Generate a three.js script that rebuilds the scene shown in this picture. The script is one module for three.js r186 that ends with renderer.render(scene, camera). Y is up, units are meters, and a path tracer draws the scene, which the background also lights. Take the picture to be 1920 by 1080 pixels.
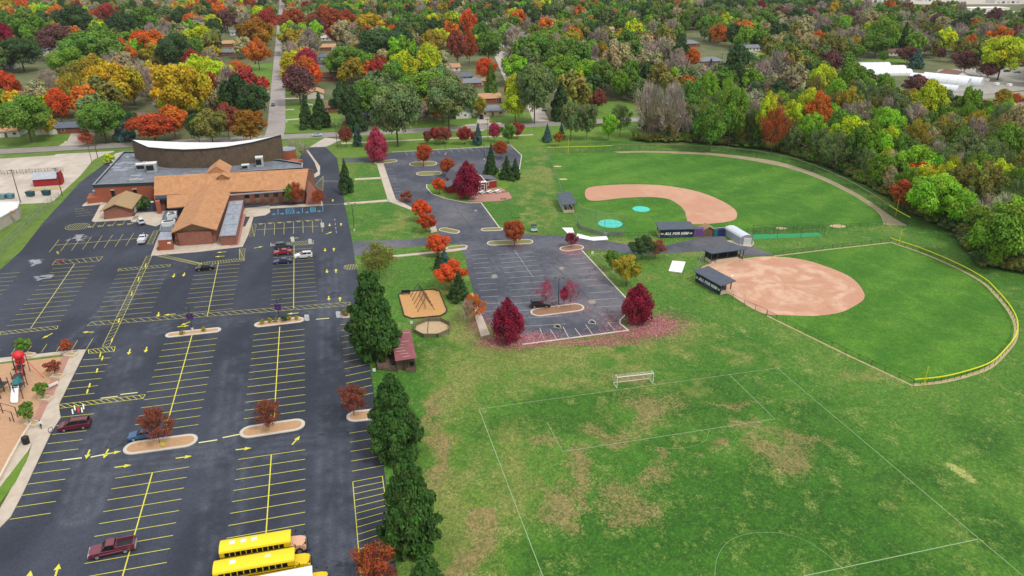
import * as THREE from 'three';
import { mergeGeometries } from 'three/addons/utils/BufferGeometryUtils.js';
import { MarchingCubes } from 'three/addons/objects/MarchingCubes.js';

// ---------- camera, sky, sun, exposure ----------
const scene = new THREE.Scene();
const FOCAL = 1385, PITCH = 24.55 * Math.PI / 180, CAM_H = 77;
const camera = new THREE.PerspectiveCamera(2 * Math.atan(540 / FOCAL) * 180 / Math.PI, 16 / 9, 1, 12000);
camera.position.set(0, CAM_H, 0);
camera.rotation.set(-PITCH, 0, 0);
const renderer = new THREE.WebGLRenderer({ antialias: true });
renderer.toneMapping = THREE.LinearToneMapping;
renderer.toneMappingExposure = 1.34;
renderer.shadowMap.enabled = true;
{ // overcast sky: a grey cloud deck, a third as bright at the horizon as overhead, faintly mottled
  const W = 256, H = 128, d = new Float32Array(W * H * 4);
  for (let j = 0; j < H; j++) for (let i = 0; i < W; i++) {
    const el = ((j + .5) / H - .5) * Math.PI, u = i / W * 2 * Math.PI;
    const s = Math.max(0, Math.sin(el));
    const m = 1 + .07 * Math.sin(u * 3 + el * 5) * Math.sin(el * 9 + u * 2) + .05 * Math.sin(u * 7 - el * 13);
    const l = (el < 0 ? .3 : (1 + 2 * s) / 3 * m) * .95, k = (j * W + i) * 4;
    d[k] = l; d[k + 1] = l; d[k + 2] = l * 1.02; d[k + 3] = 1;
  }
  const t = new THREE.DataTexture(d, W, H, THREE.RGBAFormat, THREE.FloatType);
  t.mapping = THREE.EquirectangularReflectionMapping; t.magFilter = t.minFilter = THREE.LinearFilter; t.needsUpdate = true;
  scene.background = t; scene.environment = t;
}
const sun = new THREE.DirectionalLight(new THREE.Color(1, .96, .88), 1.5);
sun.position.set(190, 330, -60); sun.target.position.set(0, 0, -220);
sun.castShadow = true; sun.shadow.radius = 22; sun.shadow.mapSize.set(4096, 4096);
Object.assign(sun.shadow.camera, { left: -420, right: 420, top: 420, bottom: -420, near: 1, far: 1500 });
scene.add(sun, sun.target);
scene.fog = new THREE.FogExp2(new THREE.Color(.86, .87, .9), .00004);

// ---------- helpers ----------
let seed = 7;
const rnd = (a = 1, b) => { seed = (seed * 1664525 + 1013904223) >>> 0; const r = seed / 4294967296; return b === undefined ? r * a : a + r * (b - a); };
const pick = a => a[Math.floor(rnd(a.length))];
const V = (x, y, z) => new THREE.Vector3(x, y, z);
// survey: sight line of the drone's camera through a point of the 1920 x 1080 photograph, met with the level y = h
function at(px, py, h = 0) {
  const u = (px - 960) / FOCAL, v = (540 - py) / FOCAL, c = Math.cos(PITCH), s = Math.sin(PITCH);
  const dy = v * c - s, dz = c + v * s, t = (CAM_H - h) / -dy;
  return V(u * t, h, -dz * t);
}
function toPx(p) { // the reverse: where a world point falls in the photograph
  const c = Math.cos(PITCH), s = Math.sin(PITCH), y = p.y - CAM_H, f = -p.z;
  const zc = f * c - y * s, yc = y * c + f * s;
  return [960 + FOCAL * p.x / zc, 540 - FOCAL * yc / zc, zc];
}
function heightTo(base, py) { // height above a ground point that reaches up to photo row py
  const v = (540 - py) / FOCAL, c = Math.cos(PITCH), s = Math.sin(PITCH);
  return Math.max(.3, CAM_H + (-base.z) * (v * c - s) / (c + v * s));
}
const P = (...a) => a.map(([x, y, h]) => at(x, y, h || 0));
const yaw = (a, b) => Math.atan2(-(b.z - a.z), b.x - a.x);
const lerp = (a, b, t) => a.clone().lerp(b, t);
const mid = (a, b) => lerp(a, b, .5);

const used = {};
function numbered(n) { const k = used[n] = (used[n] || 0) + 1; return k === 1 ? n : n + '_' + String(k - 1).padStart(3, '0'); }
function tag(o, label, category, group) {
  o.userData.label = label; o.userData.category = category; if (group) o.userData.group = group; return o;
}
function thing(name, label, category, pos = V(0, 0, 0), turn = 0, group) {
  const o = new THREE.Group(); o.name = numbered(name); scene.add(o); o.position.copy(pos); o.rotation.y = turn;
  return tag(o, label, category, group);
}
function obj(name, geo, m, parent) {
  if (Array.isArray(geo)) geo = geo.length > 1 ? merge(geo) : geo[0];
  const o = new THREE.Mesh(geo, m); o.name = parent ? name : numbered(name); o.castShadow = o.receiveShadow = true;
  (parent || scene).add(o); return o;
}
function struct(name, geo, m, parent) { const o = obj(name, geo, m, parent); if (!parent) o.userData.kind = 'structure'; return o; }
function dup(root, pos, turn, label) {
  const r = root.clone(); r.name = numbered(root.name.replace(/_\d{3}$/, '')); r.userData = { ...root.userData, label };
  scene.add(r); r.position.copy(pos); r.rotation.y = turn; return r;
}
const merge = l => mergeGeometries(l.map(g => { g = g.index ? g.toNonIndexed() : g; for (const k of Object.keys(g.attributes)) if (!['position', 'normal', 'uv'].includes(k)) g.deleteAttribute(k); return g; }));

// geometry
const box = (w, h, d, x = 0, y = 0, z = 0, ry = 0) => { const g = new THREE.BoxGeometry(w, h, d); if (ry) g.rotateY(ry); g.translate(x, y, z); return g; };
const cyl = (r0, r1, h, x, y, z, n = 10) => new THREE.CylinderGeometry(r1, r0, h, n).translate(x, y + h / 2, z);
function rod(a, b, r = .05, n = 6, r2) {
  const d = b.clone().sub(a), g = new THREE.CylinderGeometry(r2 ?? r, r, d.length(), n);
  g.applyQuaternion(new THREE.Quaternion().setFromUnitVectors(V(0, 1, 0), d.clone().normalize()));
  const m = mid(a, b); return g.translate(m.x, m.y, m.z);
}
function beam(a, b, w, h) { // square bar
  const d = b.clone().sub(a), L = d.length(), g = new THREE.BoxGeometry(L, h, w);
  const ax = d.normalize(), up = Math.abs(ax.y) > .95 ? V(1, 0, 0) : V(0, 1, 0), az = ax.clone().cross(up).normalize(), ay = az.clone().cross(ax);
  g.applyMatrix4(new THREE.Matrix4().makeBasis(ax, ay, az)); const m = mid(a, b.clone()); return g.translate(m.x, m.y, m.z);
}
function faces(list) { // list of polygons (arrays of Vector3), flat shaded, fan triangles, uv in metres
  const p = [], uv = [];
  for (const f of list) {
    const o = f[0], e1 = f[1].clone().sub(o).normalize(), n = e1.clone().cross(f[f.length - 1].clone().sub(o)).normalize(), e2 = n.clone().cross(e1);
    for (let i = 1; i < f.length - 1; i++) for (const q of [f[0], f[i], f[i + 1]]) { p.push(q.x, q.y, q.z); const d = q.clone().sub(o); uv.push(d.dot(e1), d.dot(e2)); }
  }
  const g = new THREE.BufferGeometry();
  g.setAttribute('position', new THREE.Float32BufferAttribute(p, 3)); g.setAttribute('uv', new THREE.Float32BufferAttribute(uv, 2));
  g.computeVertexNormals(); return g;
}
function slab(poly, y0, y1) { // prism from a plan polygon
  const ccw = area(poly) > 0 ? poly : [...poly].reverse(), n = ccw.length, f = [];
  const tri = THREE.ShapeUtils.triangulateShape(ccw.map(p => new THREE.Vector2(p.x, -p.z)), []);
  const T = (p, y) => V(p.x, y, p.z);
  for (const t of tri) f.push(t.map(i => T(ccw[i], y1)));
  for (let i = 0; i < n; i++) { const a = ccw[i], b = ccw[(i + 1) % n]; f.push([T(a, y0), T(b, y0), T(b, y1), T(a, y1)]); }
  const g = faces(f), pos = g.attributes.position, uv = g.attributes.uv, nm = g.attributes.normal;
  for (let i = 0; i < pos.count; i++) if (Math.abs(nm.getY(i)) > .9) uv.setXY(i, pos.getX(i), -pos.getZ(i));
  return g;
}
function area(poly) { let s = 0; for (let i = 0; i < poly.length; i++) { const a = poly[i], b = poly[(i + 1) % poly.length]; s += a.x * -b.z + a.z * b.x; } return s / 2; }
function sheet(poly, y, rect) { // flat sheet; uv in metres or over a mapped rectangle [x0, x1, z0, z1]
  const ccw = area(poly) > 0 ? poly : [...poly].reverse();
  const tri = THREE.ShapeUtils.triangulateShape(ccw.map(p => new THREE.Vector2(p.x, -p.z)), []);
  const p = [], uv = [];
  for (const t of tri) for (const i of t) { const q = ccw[i]; p.push(q.x, y, q.z); rect ? uv.push((q.x - rect[0]) / (rect[1] - rect[0]), (q.z - rect[2]) / (rect[3] - rect[2])) : uv.push(q.x, -q.z); }
  const g = new THREE.BufferGeometry();
  g.setAttribute('position', new THREE.Float32BufferAttribute(p, 3)); g.setAttribute('uv', new THREE.Float32BufferAttribute(uv, 2));
  g.computeVertexNormals(); return g;
}
function strip(a, b, w, y) { // painted line
  const d = b.clone().sub(a).setY(0).normalize(), n = V(-d.z, 0, d.x).multiplyScalar(w / 2);
  return sheet([a.clone().add(n), b.clone().add(n), b.clone().sub(n), a.clone().sub(n)], y);
}
function path(pts, w, y, closed) { // flat ribbon with mitred corners
  const n = pts.length, l = [], r = [];
  for (let i = 0; i < n; i++) {
    const a = pts[closed ? (i - 1 + n) % n : Math.max(0, i - 1)], b = pts[closed ? (i + 1) % n : Math.min(n - 1, i + 1)], c = pts[i];
    const d1 = c.clone().sub(a).setY(0), d2 = b.clone().sub(c).setY(0);
    if (d1.length() < 1e-6) d1.copy(d2); if (d2.length() < 1e-6) d2.copy(d1);
    d1.normalize(); d2.normalize();
    const m = d1.clone().add(d2).normalize(), nn = V(-m.z, 0, m.x), k = w / 2 / Math.max(.4, nn.dot(V(-d1.z, 0, d1.x)));
    l.push(c.clone().addScaledVector(nn, k)); r.push(c.clone().addScaledVector(nn, -k));
  }
  return [l, r];
}
function ribbon(pts, w, y, closed) {
  const [l, r] = path(pts, w, y, closed), g = [], n = pts.length;
  for (let i = 0; i < n - (closed ? 0 : 1); i++) { const j = (i + 1) % n; g.push(sheet([l[i], l[j], r[j], r[i]], y)); }
  return merge(g);
}
function kerbRing(pts, w, y0, y1, closed = true) { // raised kerb along a line
  const [l, r] = path(pts, w, 0, closed), f = [], n = pts.length, T = (p, y) => V(p.x, y, p.z);
  for (let i = 0; i < n - (closed ? 0 : 1); i++) {
    const j = (i + 1) % n;
    f.push([T(l[i], y1), T(l[j], y1), T(r[j], y1), T(r[i], y1)], [T(l[i], y0), T(l[j], y0), T(l[j], y1), T(l[i], y1)], [T(r[j], y0), T(r[i], y0), T(r[i], y1), T(r[j], y1)]);
  }
  return faces(f);
}
function smooth(pts, n, closed) { return new THREE.CatmullRomCurve3(pts, closed, 'centripetal').getPoints(n).slice(0, closed ? -1 : undefined); }
function stadium(a, b, r, n = 9) {
  const d = b.clone().sub(a).setY(0), t = Math.atan2(d.z, d.x), o = [];
  for (let i = 0; i <= n; i++) { const u = t - Math.PI / 2 + Math.PI * i / n; o.push(V(b.x + r * Math.cos(u), 0, b.z + r * Math.sin(u))); }
  for (let i = 0; i <= n; i++) { const u = t + Math.PI / 2 + Math.PI * i / n; o.push(V(a.x + r * Math.cos(u), 0, a.z + r * Math.sin(u))); }
  return o;
}
function inside(p, poly) { let c = false; for (let i = 0, j = poly.length - 1; i < poly.length; j = i++) { const a = poly[i], b = poly[j]; if ((a.z > p.z) !== (b.z > p.z) && p.x < (b.x - a.x) * (p.z - a.z) / (b.z - a.z) + a.x) c = !c; } return c; }
function segDist(x, z, a, b) { const dx = b.x - a.x, dz = b.z - a.z, t = Math.max(0, Math.min(1, ((x - a.x) * dx + (z - a.z) * dz) / (dx * dx + dz * dz || 1))); return Math.hypot(x - a.x - t * dx, z - a.z - t * dz); }

// noise and computed textures
const HT = new Float32Array(65536); { let s = 99; for (let i = 0; i < 65536; i++) { s = (s * 1664525 + 1013904223) >>> 0; HT[i] = s / 4294967296; } }
const hash = (i, j) => HT[((i * 73 + (j & 255) * 19349 + (i >> 8) * 131) ^ (j * 7919)) & 65535];
function vn(x, y) {
  const i = Math.floor(x), j = Math.floor(y); let u = x - i, v = y - j; u = u * u * (3 - 2 * u); v = v * v * (3 - 2 * v);
  const a = hash(i, j), b = hash(i + 1, j), c = hash(i, j + 1), d = hash(i + 1, j + 1);
  return a + (b - a) * u + (c - a) * v + (a - b - c + d) * u * v;
}
function fbm(x, y, o = 4) { let s = 0, a = .5, t = 0; for (let k = 0; k < o; k++) { s += a * vn(x, y); t += a; a *= .5; x = x * 2.03 + 17.3; y = y * 2.03 + 9.1; } return s / t; }
const sstep = (a, b, x) => { x = Math.max(0, Math.min(1, (x - a) / (b - a))); return x * x * (3 - 2 * x); };
function mix3(a, b, t) { return [a[0] + (b[0] - a[0]) * t, a[1] + (b[1] - a[1]) * t, a[2] + (b[2] - a[2]) * t]; }
function rectTex(rect, W, H, fn) { // colour map of a piece of ground, fn(x, z) gives sRGB 0..255
  const d = new Uint8Array(W * H * 4);
  for (let j = 0; j < H; j++) for (let i = 0; i < W; i++) {
    const c = fn(rect[0] + (i + .5) / W * (rect[1] - rect[0]), rect[2] + (j + .5) / H * (rect[3] - rect[2])), k = (j * W + i) * 4;
    d[k] = Math.max(0, Math.min(255, c[0])); d[k + 1] = Math.max(0, Math.min(255, c[1])); d[k + 2] = Math.max(0, Math.min(255, c[2])); d[k + 3] = 255;
  }
  const t = new THREE.DataTexture(d, W, H); t.colorSpace = THREE.SRGBColorSpace; t.magFilter = THREE.LinearFilter; t.minFilter = THREE.LinearMipmapLinearFilter; t.generateMipmaps = true; t.needsUpdate = true; return t;
}
function tileTex(size, n, fn) { const t = rectTex([0, n, 0, n], n, n, (x, y) => fn(Math.floor(x), Math.floor(y), n)); t.wrapS = t.wrapT = THREE.RepeatWrapping; t.repeat.set(1 / size, 1 / size); return t; }
const hex = h => new THREE.Color(h);
const rgb = h => [(h >> 16) & 255, (h >> 8) & 255, h & 255];
const mat = (c, roughness = .85, o = {}) => new THREE.MeshStandardMaterial({ color: c, roughness, ...o });
function grainMat(c1, c2, size, roughness = .9, n = 256, fine = .5) { // two colours mixed by layered noise and per-texel grain
  const a = rgb(c1), b = rgb(c2);
  return new THREE.MeshStandardMaterial({ roughness, map: tileTex(size, n, (i, j) => {
    const w = (x, y) => { const s = n; return fbm(x * 12 / s, y * 12 / s, 3); };
    const u = i / n, v = j / n, f = w(i, j) * (1 - u) * (1 - v) + w(i - n, j) * u * (1 - v) + w(i, j - n) * (1 - u) * v + w(i - n, j - n) * u * v;
    return mix3(a, b, Math.max(0, Math.min(1, (f - .5) * 2 + .5 + (hash(i, j * 3 + 1) - .5) * fine * 2)));
  }) });
}
// ---------- ground, lawns, roads, lots ----------
const LEAF_RED = [[952, 632, 14, 9], [1000, 640, 30, 5], [1090, 640, 70, 5], [1215, 605, 26, 14], [1160, 630, 60, 8], [940, 640, 40, 9], [1075, 470, 18, 9], [885, 600, 16, 22]];
const gA = [80, 126, 34], gB = [42, 96, 8], gC = [116, 132, 58], gD = [146, 122, 84], gE = [60, 114, 22];
const blob = (x, z, list) => { let m = 0; for (const b of list) { const d = Math.hypot((x - b.x) / b.rx, (z - b.z) / b.rz); if (d < 1.6) m = Math.max(m, 1.6 - d); } return Math.min(1, m); };
const blobs = l => l.map(([px, py, rx, ry]) => { const c = at(px, py), e = at(px + rx, py), f = at(px, py - ry); return { x: c.x, z: c.z, rx: Math.abs(e.x - c.x), rz: Math.abs(f.z - c.z) }; });
const BROWN = blobs([[1190, 716, 44, 7], [1230, 762, 50, 22], [1205, 785, 22, 22], [1145, 818, 36, 16], [1340, 829, 16, 8], [1470, 850, 52, 28], [1500, 830, 30, 16], [1245, 880, 17, 18], [1228, 900, 14, 14], [1180, 930, 34, 40], [1165, 975, 34, 22], [1095, 890, 22, 40], [1090, 945, 20, 22], [1040, 948, 20, 36], [1060, 985, 22, 16], [1028, 825, 18, 14], [1370, 755, 38, 10], [1395, 800, 20, 8], [905, 1035, 30, 40], [870, 1060, 30, 30], [900, 985, 24, 14], [815, 770, 20, 30], [820, 850, 22, 46], [1300, 848, 14, 6], [1085, 860, 22, 10], [1250, 850, 12, 10], [1764, 751, 7, 4]]);
const DRY = blobs([[900, 665, 90, 22], [1020, 670, 120, 24], [1150, 655, 90, 20], [1260, 640, 60, 26], [860, 700, 70, 26], [840, 740, 50, 40], [830, 820, 40, 60], [840, 920, 40, 70], [880, 1010, 60, 60], [940, 860, 40, 60], [965, 930, 40, 50], [1080, 720, 120, 14], [1190, 690, 60, 16], [1310, 620, 40, 16], [1080, 640, 140, 16], [860, 620, 40, 30], [1000, 380, 22, 60], [1020, 330, 14, 50], [1400, 660, 40, 20], [1300, 720, 40, 20], [745, 420, 22, 14], [700, 440, 30, 8], [1290, 470, 60, 8], [1180, 450, 60, 8], [1620, 700, 60, 12]]);
const LUSH = blobs([[1150, 745, 140, 20], [1050, 775, 80, 24], [1100, 790, 60, 30], [1330, 750, 90, 40], [1500, 780, 60, 30], [1250, 1000, 160, 60], [1440, 960, 180, 70], [1400, 900, 130, 40], [1580, 960, 120, 60], [1050, 1060, 70, 50], [1650, 1030, 100, 60], [1560, 840, 60, 40], [1270, 830, 40, 20], [1700, 900, 70, 30], [1850, 830, 50, 40], [1850, 980, 50, 60], [810, 660, 40, 26], [940, 800, 40, 24]]);
const PALE = blobs([[1782, 873, 9, 5], [1790, 878, 9, 5], [1799, 884, 9, 5], [1808, 890, 9, 5], [1816, 895, 9, 5], [1824, 901, 9, 5]]);
const LAWN_RECT = [-60, 250, -430, -58];
const softball = smooth(P([1317, 500], [1385, 486], [1442, 481], [1500, 486], [1550, 500], [1595, 520], [1618, 545], [1620, 560], [1600, 575], [1575, 586], [1525, 592.5], [1475, 591], [1435, 589], [1370, 553], [1322, 520]), 90, true);
const softFence = smooth(P([1668, 454], [1725, 473], [1793, 502], [1843, 530], [1866, 552], [1893, 585], [1905, 612], [1902, 638], [1885, 661], [1855, 689], [1812, 705], [1764, 716.5], [1712, 722]), 48, false);
const softPoly = [...softFence, ...P([1585, 662.5], [1440, 593], [1370, 553], [1322, 518], [1350, 490], [1449, 480])];
const baseFence = smooth(P([1026, 288], [1110, 286], [1200, 283], [1320, 286], [1395, 293], [1465, 304.5], [1538, 329], [1612, 366], [1680, 411], [1703, 424]), 50, false);
const trackIn = smooth(P([1028, 290], [1110, 289], [1207, 286], [1270, 288], [1330, 291], [1395, 299], [1481, 316], [1535, 335], [1590, 361], [1630, 386], [1649, 402], [1657, 421]), 50, false);
const basePoly = [...trackIn, ...P([1570, 427], [1400, 432], [1270, 440], [1138, 443], [1088, 428], [1082, 395], [1060, 375], [1045, 335])];
const inPoly = (poly) => { const xs = poly.map(p => p.x), zs = poly.map(p => p.z), b = [Math.min(...xs), Math.max(...xs), Math.min(...zs), Math.max(...zs)]; return (x, z) => x > b[0] && x < b[1] && z > b[2] && z < b[3] && inside({ x, z }, poly); };
const inSoft = inPoly(softPoly), inBase = inPoly(basePoly);
const redLeaf = blobs(LEAF_RED);
function lawnColour(x, z) {
  const n1 = fbm(x * .045 + 5, z * .045, 4), n2 = fbm(x * .35, z * .35 + 40, 3), n3 = vn(x * 2.3, z * 2.3), g = hash(Math.floor(x * 7), Math.floor(z * 6));
  const wx = x + (fbm(x * .22, z * .22, 4) - .5) * 9, wz = z + (fbm(x * .22 + 31, z * .22 + 7, 4) - .5) * 9;
  if (inSoft(x, z) || inBase(x, z)) {
    const band = .5 + .5 * Math.sin((x * .62 + z * .78) * .42 + n1 * 5);
    let c = mix3([54, 110, 8], [86, 134, 30], sstep(.25, .8, n1 * .5 + n2 * .34 + band * .16));
    c = mix3(c, [98, 138, 46], sstep(.62, .85, n2) * .35);
    const k = .84 + .18 * n3 + .16 * (g - .5) * 2 * .8; return [c[0] * k, c[1] * k, c[2] * k];
  }
  let c = mix3(gE, gA, sstep(.35, .7, n1));
  const lush = blob(wx, wz, LUSH); c = mix3(c, gB, lush * (.55 + .45 * sstep(.3, .6, n2)));
  const dry = blob(wx, wz, DRY); c = mix3(c, gC, Math.min(1, dry * 1.0) * sstep(.25, .6, n2 * .6 + n1 * .4));
  c = mix3(c, gC, sstep(.6, .8, n1) * .55 * sstep(.35, .7, n2));
  const tuft = sstep(.6, .78, n2) * .4; c = mix3(c, [108, 142, 60], tuft * (1 - dry * .6));
  const br = blob(wx, wz, BROWN); c = mix3(c, gD, .8 * sstep(.1, 1.15, br + (n2 - .5) * .8 + (n3 - .5) * .5 + (g - .5) * 1.1));
  const pa = blob(x, z, PALE); c = mix3(c, [176, 174, 104], .8 * sstep(.2, .9, pa + (n2 - .5) * .8 + (g - .5) * .5));
  const rl = blob(wx, wz, redLeaf); c = mix3(c, [128, 84, 74], Math.min(.75, rl * .9) * sstep(.3, .62, n3 * .6 + g * .4));
  const k = .82 + .2 * n3 + .17 * (g - .5) * 2; return [c[0] * k, c[1] * k, c[2] * k];
}
const lawnMat = new THREE.MeshStandardMaterial({ roughness: .97, map: rectTex(LAWN_RECT, 2048, 2048, lawnColour) });
const groundMat = grainMat(0x4a5a34, 0x74704c, 90, 1, 512, .5);
struct('ground', sheet([V(-5000, 0, 200), V(5000, 0, 200), V(5000, 0, -9000), V(-5000, 0, -9000)], -.06), groundMat);
struct('lawn', sheet([V(-60, 0, -58), V(250, 0, -58), V(250, 0, -430), V(-60, 0, -342)], 0, LAWN_RECT), lawnMat);
const grassFar = grainMat(0x4a6c1c, 0x6c8036, 22, 1, 256, .5);
struct('lawn', sheet(P([-60, 700], [-60, 300], [0, 290], [500, 264], [610, 256], [700, 300], [700, 560], [640, 700]), -.02), grassFar);
struct('woodland_floor', sheet(P([1186, 264], [1300, 267], [1400, 276], [1480, 289], [1560, 316], [1620, 343], [1690, 386], [1735, 410], [1790, 438], [1830, 496], [1935, 512], [2050, 500], [2050, 250], [1800, 240], [1650, 202], [1500, 200], [1300, 205], [1200, 232]), .01), grainMat(0x4c4a2c, 0x6a6040, 12, 1, 256, .6));
// soil, dirt and mulch
const dirtA = [190, 143, 118], dirtB = [212, 178, 152], dirtC = [184, 128, 102];
function dirtMat(poly, swirl) {
  const xs = poly.map(p => p.x), zs = poly.map(p => p.z), r = [Math.min(...xs) - 1, Math.max(...xs) + 1, Math.min(...zs) - 1, Math.max(...zs) + 1], cx = (r[0] + r[1]) / 2, cz = (r[2] + r[3]) / 2;
  return [new THREE.MeshStandardMaterial({ roughness: 1, map: rectTex(r, 1024, 512, (x, z) => {
    const rr = Math.hypot(x - cx, (z - cz) * 1.2), th = Math.atan2(z - cz, x - cx);
    const n = swirl ? fbm(rr * .34 + fbm(x * .1, z * .1) * 3, th * 3.2 + rr * .05, 4) : fbm(x * .12, z * .12, 4), m = fbm(x * .5, z * .5 + 9, 3), f = hash(Math.floor(x * 9), Math.floor(z * 9));
    let c = mix3(dirtA, dirtB, sstep(.35, .75, n) * (swirl ? .8 : .3)); c = mix3(c, dirtC, sstep(.55, .8, m) * .4);
    const k = .93 + f * .1; return [c[0] * k, c[1] * k, c[2] * k];
  }) }), r];
}
{
  const [m, r] = dirtMat(softball, true); struct('softball_dirt', sheet(softball, .024, r), m);
  const inf = smooth(P([1097.5, 357.5], [1107, 351], [1170, 346], [1245, 348], [1307, 359], [1352, 376], [1377, 392], [1382, 402], [1377, 412], [1352, 417.5], [1295, 419.5], [1287, 408], [1284, 396], [1270, 382], [1252, 373], [1220, 369.5], [1170, 371], [1107, 376]), 110, true);
  const [m2, r2] = dirtMat(inf, false); struct('infield_dirt', sheet(inf, .024, r2), m2);
  struct('warning_track', sheet([...baseFence.filter(p => p.x > 42), ...trackIn.filter(p => p.x > 42).reverse()], .02), grainMat(0xab9a7c, 0x8a8468, 14));
}
const tan = grainMat(0xbfae84, 0x9a9468, 6);
struct('fence_line_soil', ribbon(softFence, .9, .026), tan);
struct('fence_line_soil', ribbon(P([1449, 480.5], [1560, 467], [1668, 455]), .6, .022), tan);
struct('fence_line_soil', ribbon(P([1438, 592], [1585, 664], [1712, 723.5]), .55, .022), tan);
for (const [x, y, r] of [[1045, 312, 1.5], [1056, 336, 1.4], [1465, 428, 1.6], [1571, 424, 2.2]]) { const c = at(x, y), o = []; for (let i = 0; i < 14; i++) o.push(V(c.x + r * (1 + .2 * vn(i, x)) * Math.cos(i / 14 * 6.283), 0, c.z + r * .7 * Math.sin(i / 14 * 6.283))); struct('bullpen_mound', sheet(o, .02), grainMat(0xc9b28c, 0xb09a74, 3)); }

// main lot: dark sealed asphalt
const LOT_RECT = [-175, 22, -345, -58];
const lanes = [[[630, 1080], [628, 700], [622, 480]], [[408, 1080], [430, 830], [452, 640]], [[150, 960], [200, 800], [240, 660]], [[560, 590], [430, 602], [300, 615]], [[600, 830], [420, 850], [200, 872]], [[150, 640], [230, 560], [330, 500]]].map(l => l.map(p => at(...p)));
const stains = blobs([[70, 491, 10, 5], [82, 520, 12, 3], [145, 447, 18, 3]]);
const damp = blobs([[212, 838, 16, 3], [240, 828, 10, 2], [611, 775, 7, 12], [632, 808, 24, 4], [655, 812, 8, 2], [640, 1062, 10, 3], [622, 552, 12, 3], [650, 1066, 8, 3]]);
const lotMat = new THREE.MeshStandardMaterial({ roughness: .88, map: rectTex(LOT_RECT, 1024, 2048, (x, z) => {
  const n = fbm(x * .05, z * .05, 4), m = fbm(x * .6, z * .6, 3), g = hash(Math.floor(x * 8), Math.floor(z * 8));
  let w = 0; for (const l of lanes) for (let i = 0; i < 2; i++) { const d = segDist(x, z, l[i], l[i + 1]); for (const o of [.9, 2.6]) w = Math.max(w, 1 - Math.abs(d - o) / 1.3); }
  let c = mix3([40, 46, 60], [60, 66, 80], sstep(.3, .7, n * .6 + fbm(x * .2 + 7, z * .05, 3) * .4)); c = mix3(c, [88, 92, 102], Math.max(0, w) * .6 * sstep(.3, .7, m * .5 + n * .5));
  const wx = x + (m - .5) * 5, wz = z + (fbm(x * .6 + 50, z * .6, 3) - .5) * 7;
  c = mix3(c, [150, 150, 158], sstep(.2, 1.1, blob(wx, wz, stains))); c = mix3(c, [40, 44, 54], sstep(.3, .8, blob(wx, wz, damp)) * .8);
  const k = .9 + .26 * (g - .5) + .14 * m; return [c[0] * k, c[1] * k, c[2] * k];
}) });
const LOT = P([-70, 1110], [0, 990], [41, 930], [97, 810], [114, 784], [110, 760], [162, 656], [-80, 682], [-80, 572], [0, 506], [40, 470], [117, 372], [150, 340], [195, 306], [232, 284], [262, 292], [560, 300], [572, 277.5], [611, 276], [632, 297], [640, 345], [647, 385], [660, 450], [665, 485], [675, 530], [690, 660], [699, 722], [712, 810], [735, 1000], [745, 1080], [752, 1130]);
const lot = struct('parking_lot', sheet(LOT, .03, LOT_RECT), lotMat);

// older grey lots and drives with tar-filled cracks
const OLD_RECT = [-85, 105, -312, -112];
const cracks = []; {
  const L = (...p) => { const q = P(...p); for (let i = 0; i + 1 < q.length; i++) cracks.push([q[i], q[i + 1]]); };
  L([915, 462], [935, 500], [965, 540], [988, 575]); L([958, 466], [985, 500], [1020, 535]); L([1000, 462], [1040, 500], [1090, 545], [1120, 580]); L([900, 500], [1000, 490], [1070, 482]); L([890, 545], [960, 535], [1090, 520], [1130, 515]); L([1010, 470], [1075, 505]); L([760, 330], [800, 345]); L([790, 390], [870, 400], [915, 395]); L([850, 382], [885, 430]); L([1255, 465], [1290, 457], [1330, 462]); L([1290, 457], [1300, 475]); L([1320, 452], [1345, 470]); L([1100, 456], [1150, 475]); L([905, 520], [950, 600]);
  for (let i = 0; i < 26; i++) { const a = at(rnd(880, 1130), rnd(470, 610)), t = rnd(6.28); let p = a; for (let k = 0; k < 5; k++) { const q = V(p.x + Math.cos(t + rnd(-.7, .7)) * 3, 0, p.z + Math.sin(t + rnd(-.7, .7)) * 3); cracks.push([p, q]); p = q; } }
  for (let i = 0; i < 12; i++) { const a = at(rnd(735, 930), rnd(285, 430)), t = rnd(6.28); let p = a; for (let k = 0; k < 4; k++) { const q = V(p.x + Math.cos(t + rnd(-.7, .7)) * 4, 0, p.z + Math.sin(t + rnd(-.7, .7)) * 4); cracks.push([p, q]); p = q; } }
}
const crackGrid = {}; for (const s of cracks) for (let i = Math.floor(Math.min(s[0].x, s[1].x) / 4) - 1; i <= Math.max(s[0].x, s[1].x) / 4 + 1; i++) for (let j = Math.floor(Math.min(s[0].z, s[1].z) / 4) - 1; j <= Math.max(s[0].z, s[1].z) / 4 + 1; j++) (crackGrid[i + ',' + j] ||= []).push(s);
const patches = blobs([[927, 518, 6, 4], [1053, 503, 5, 3], [892, 395, 3, 2], [1110, 566, 8, 4]]);
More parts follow.
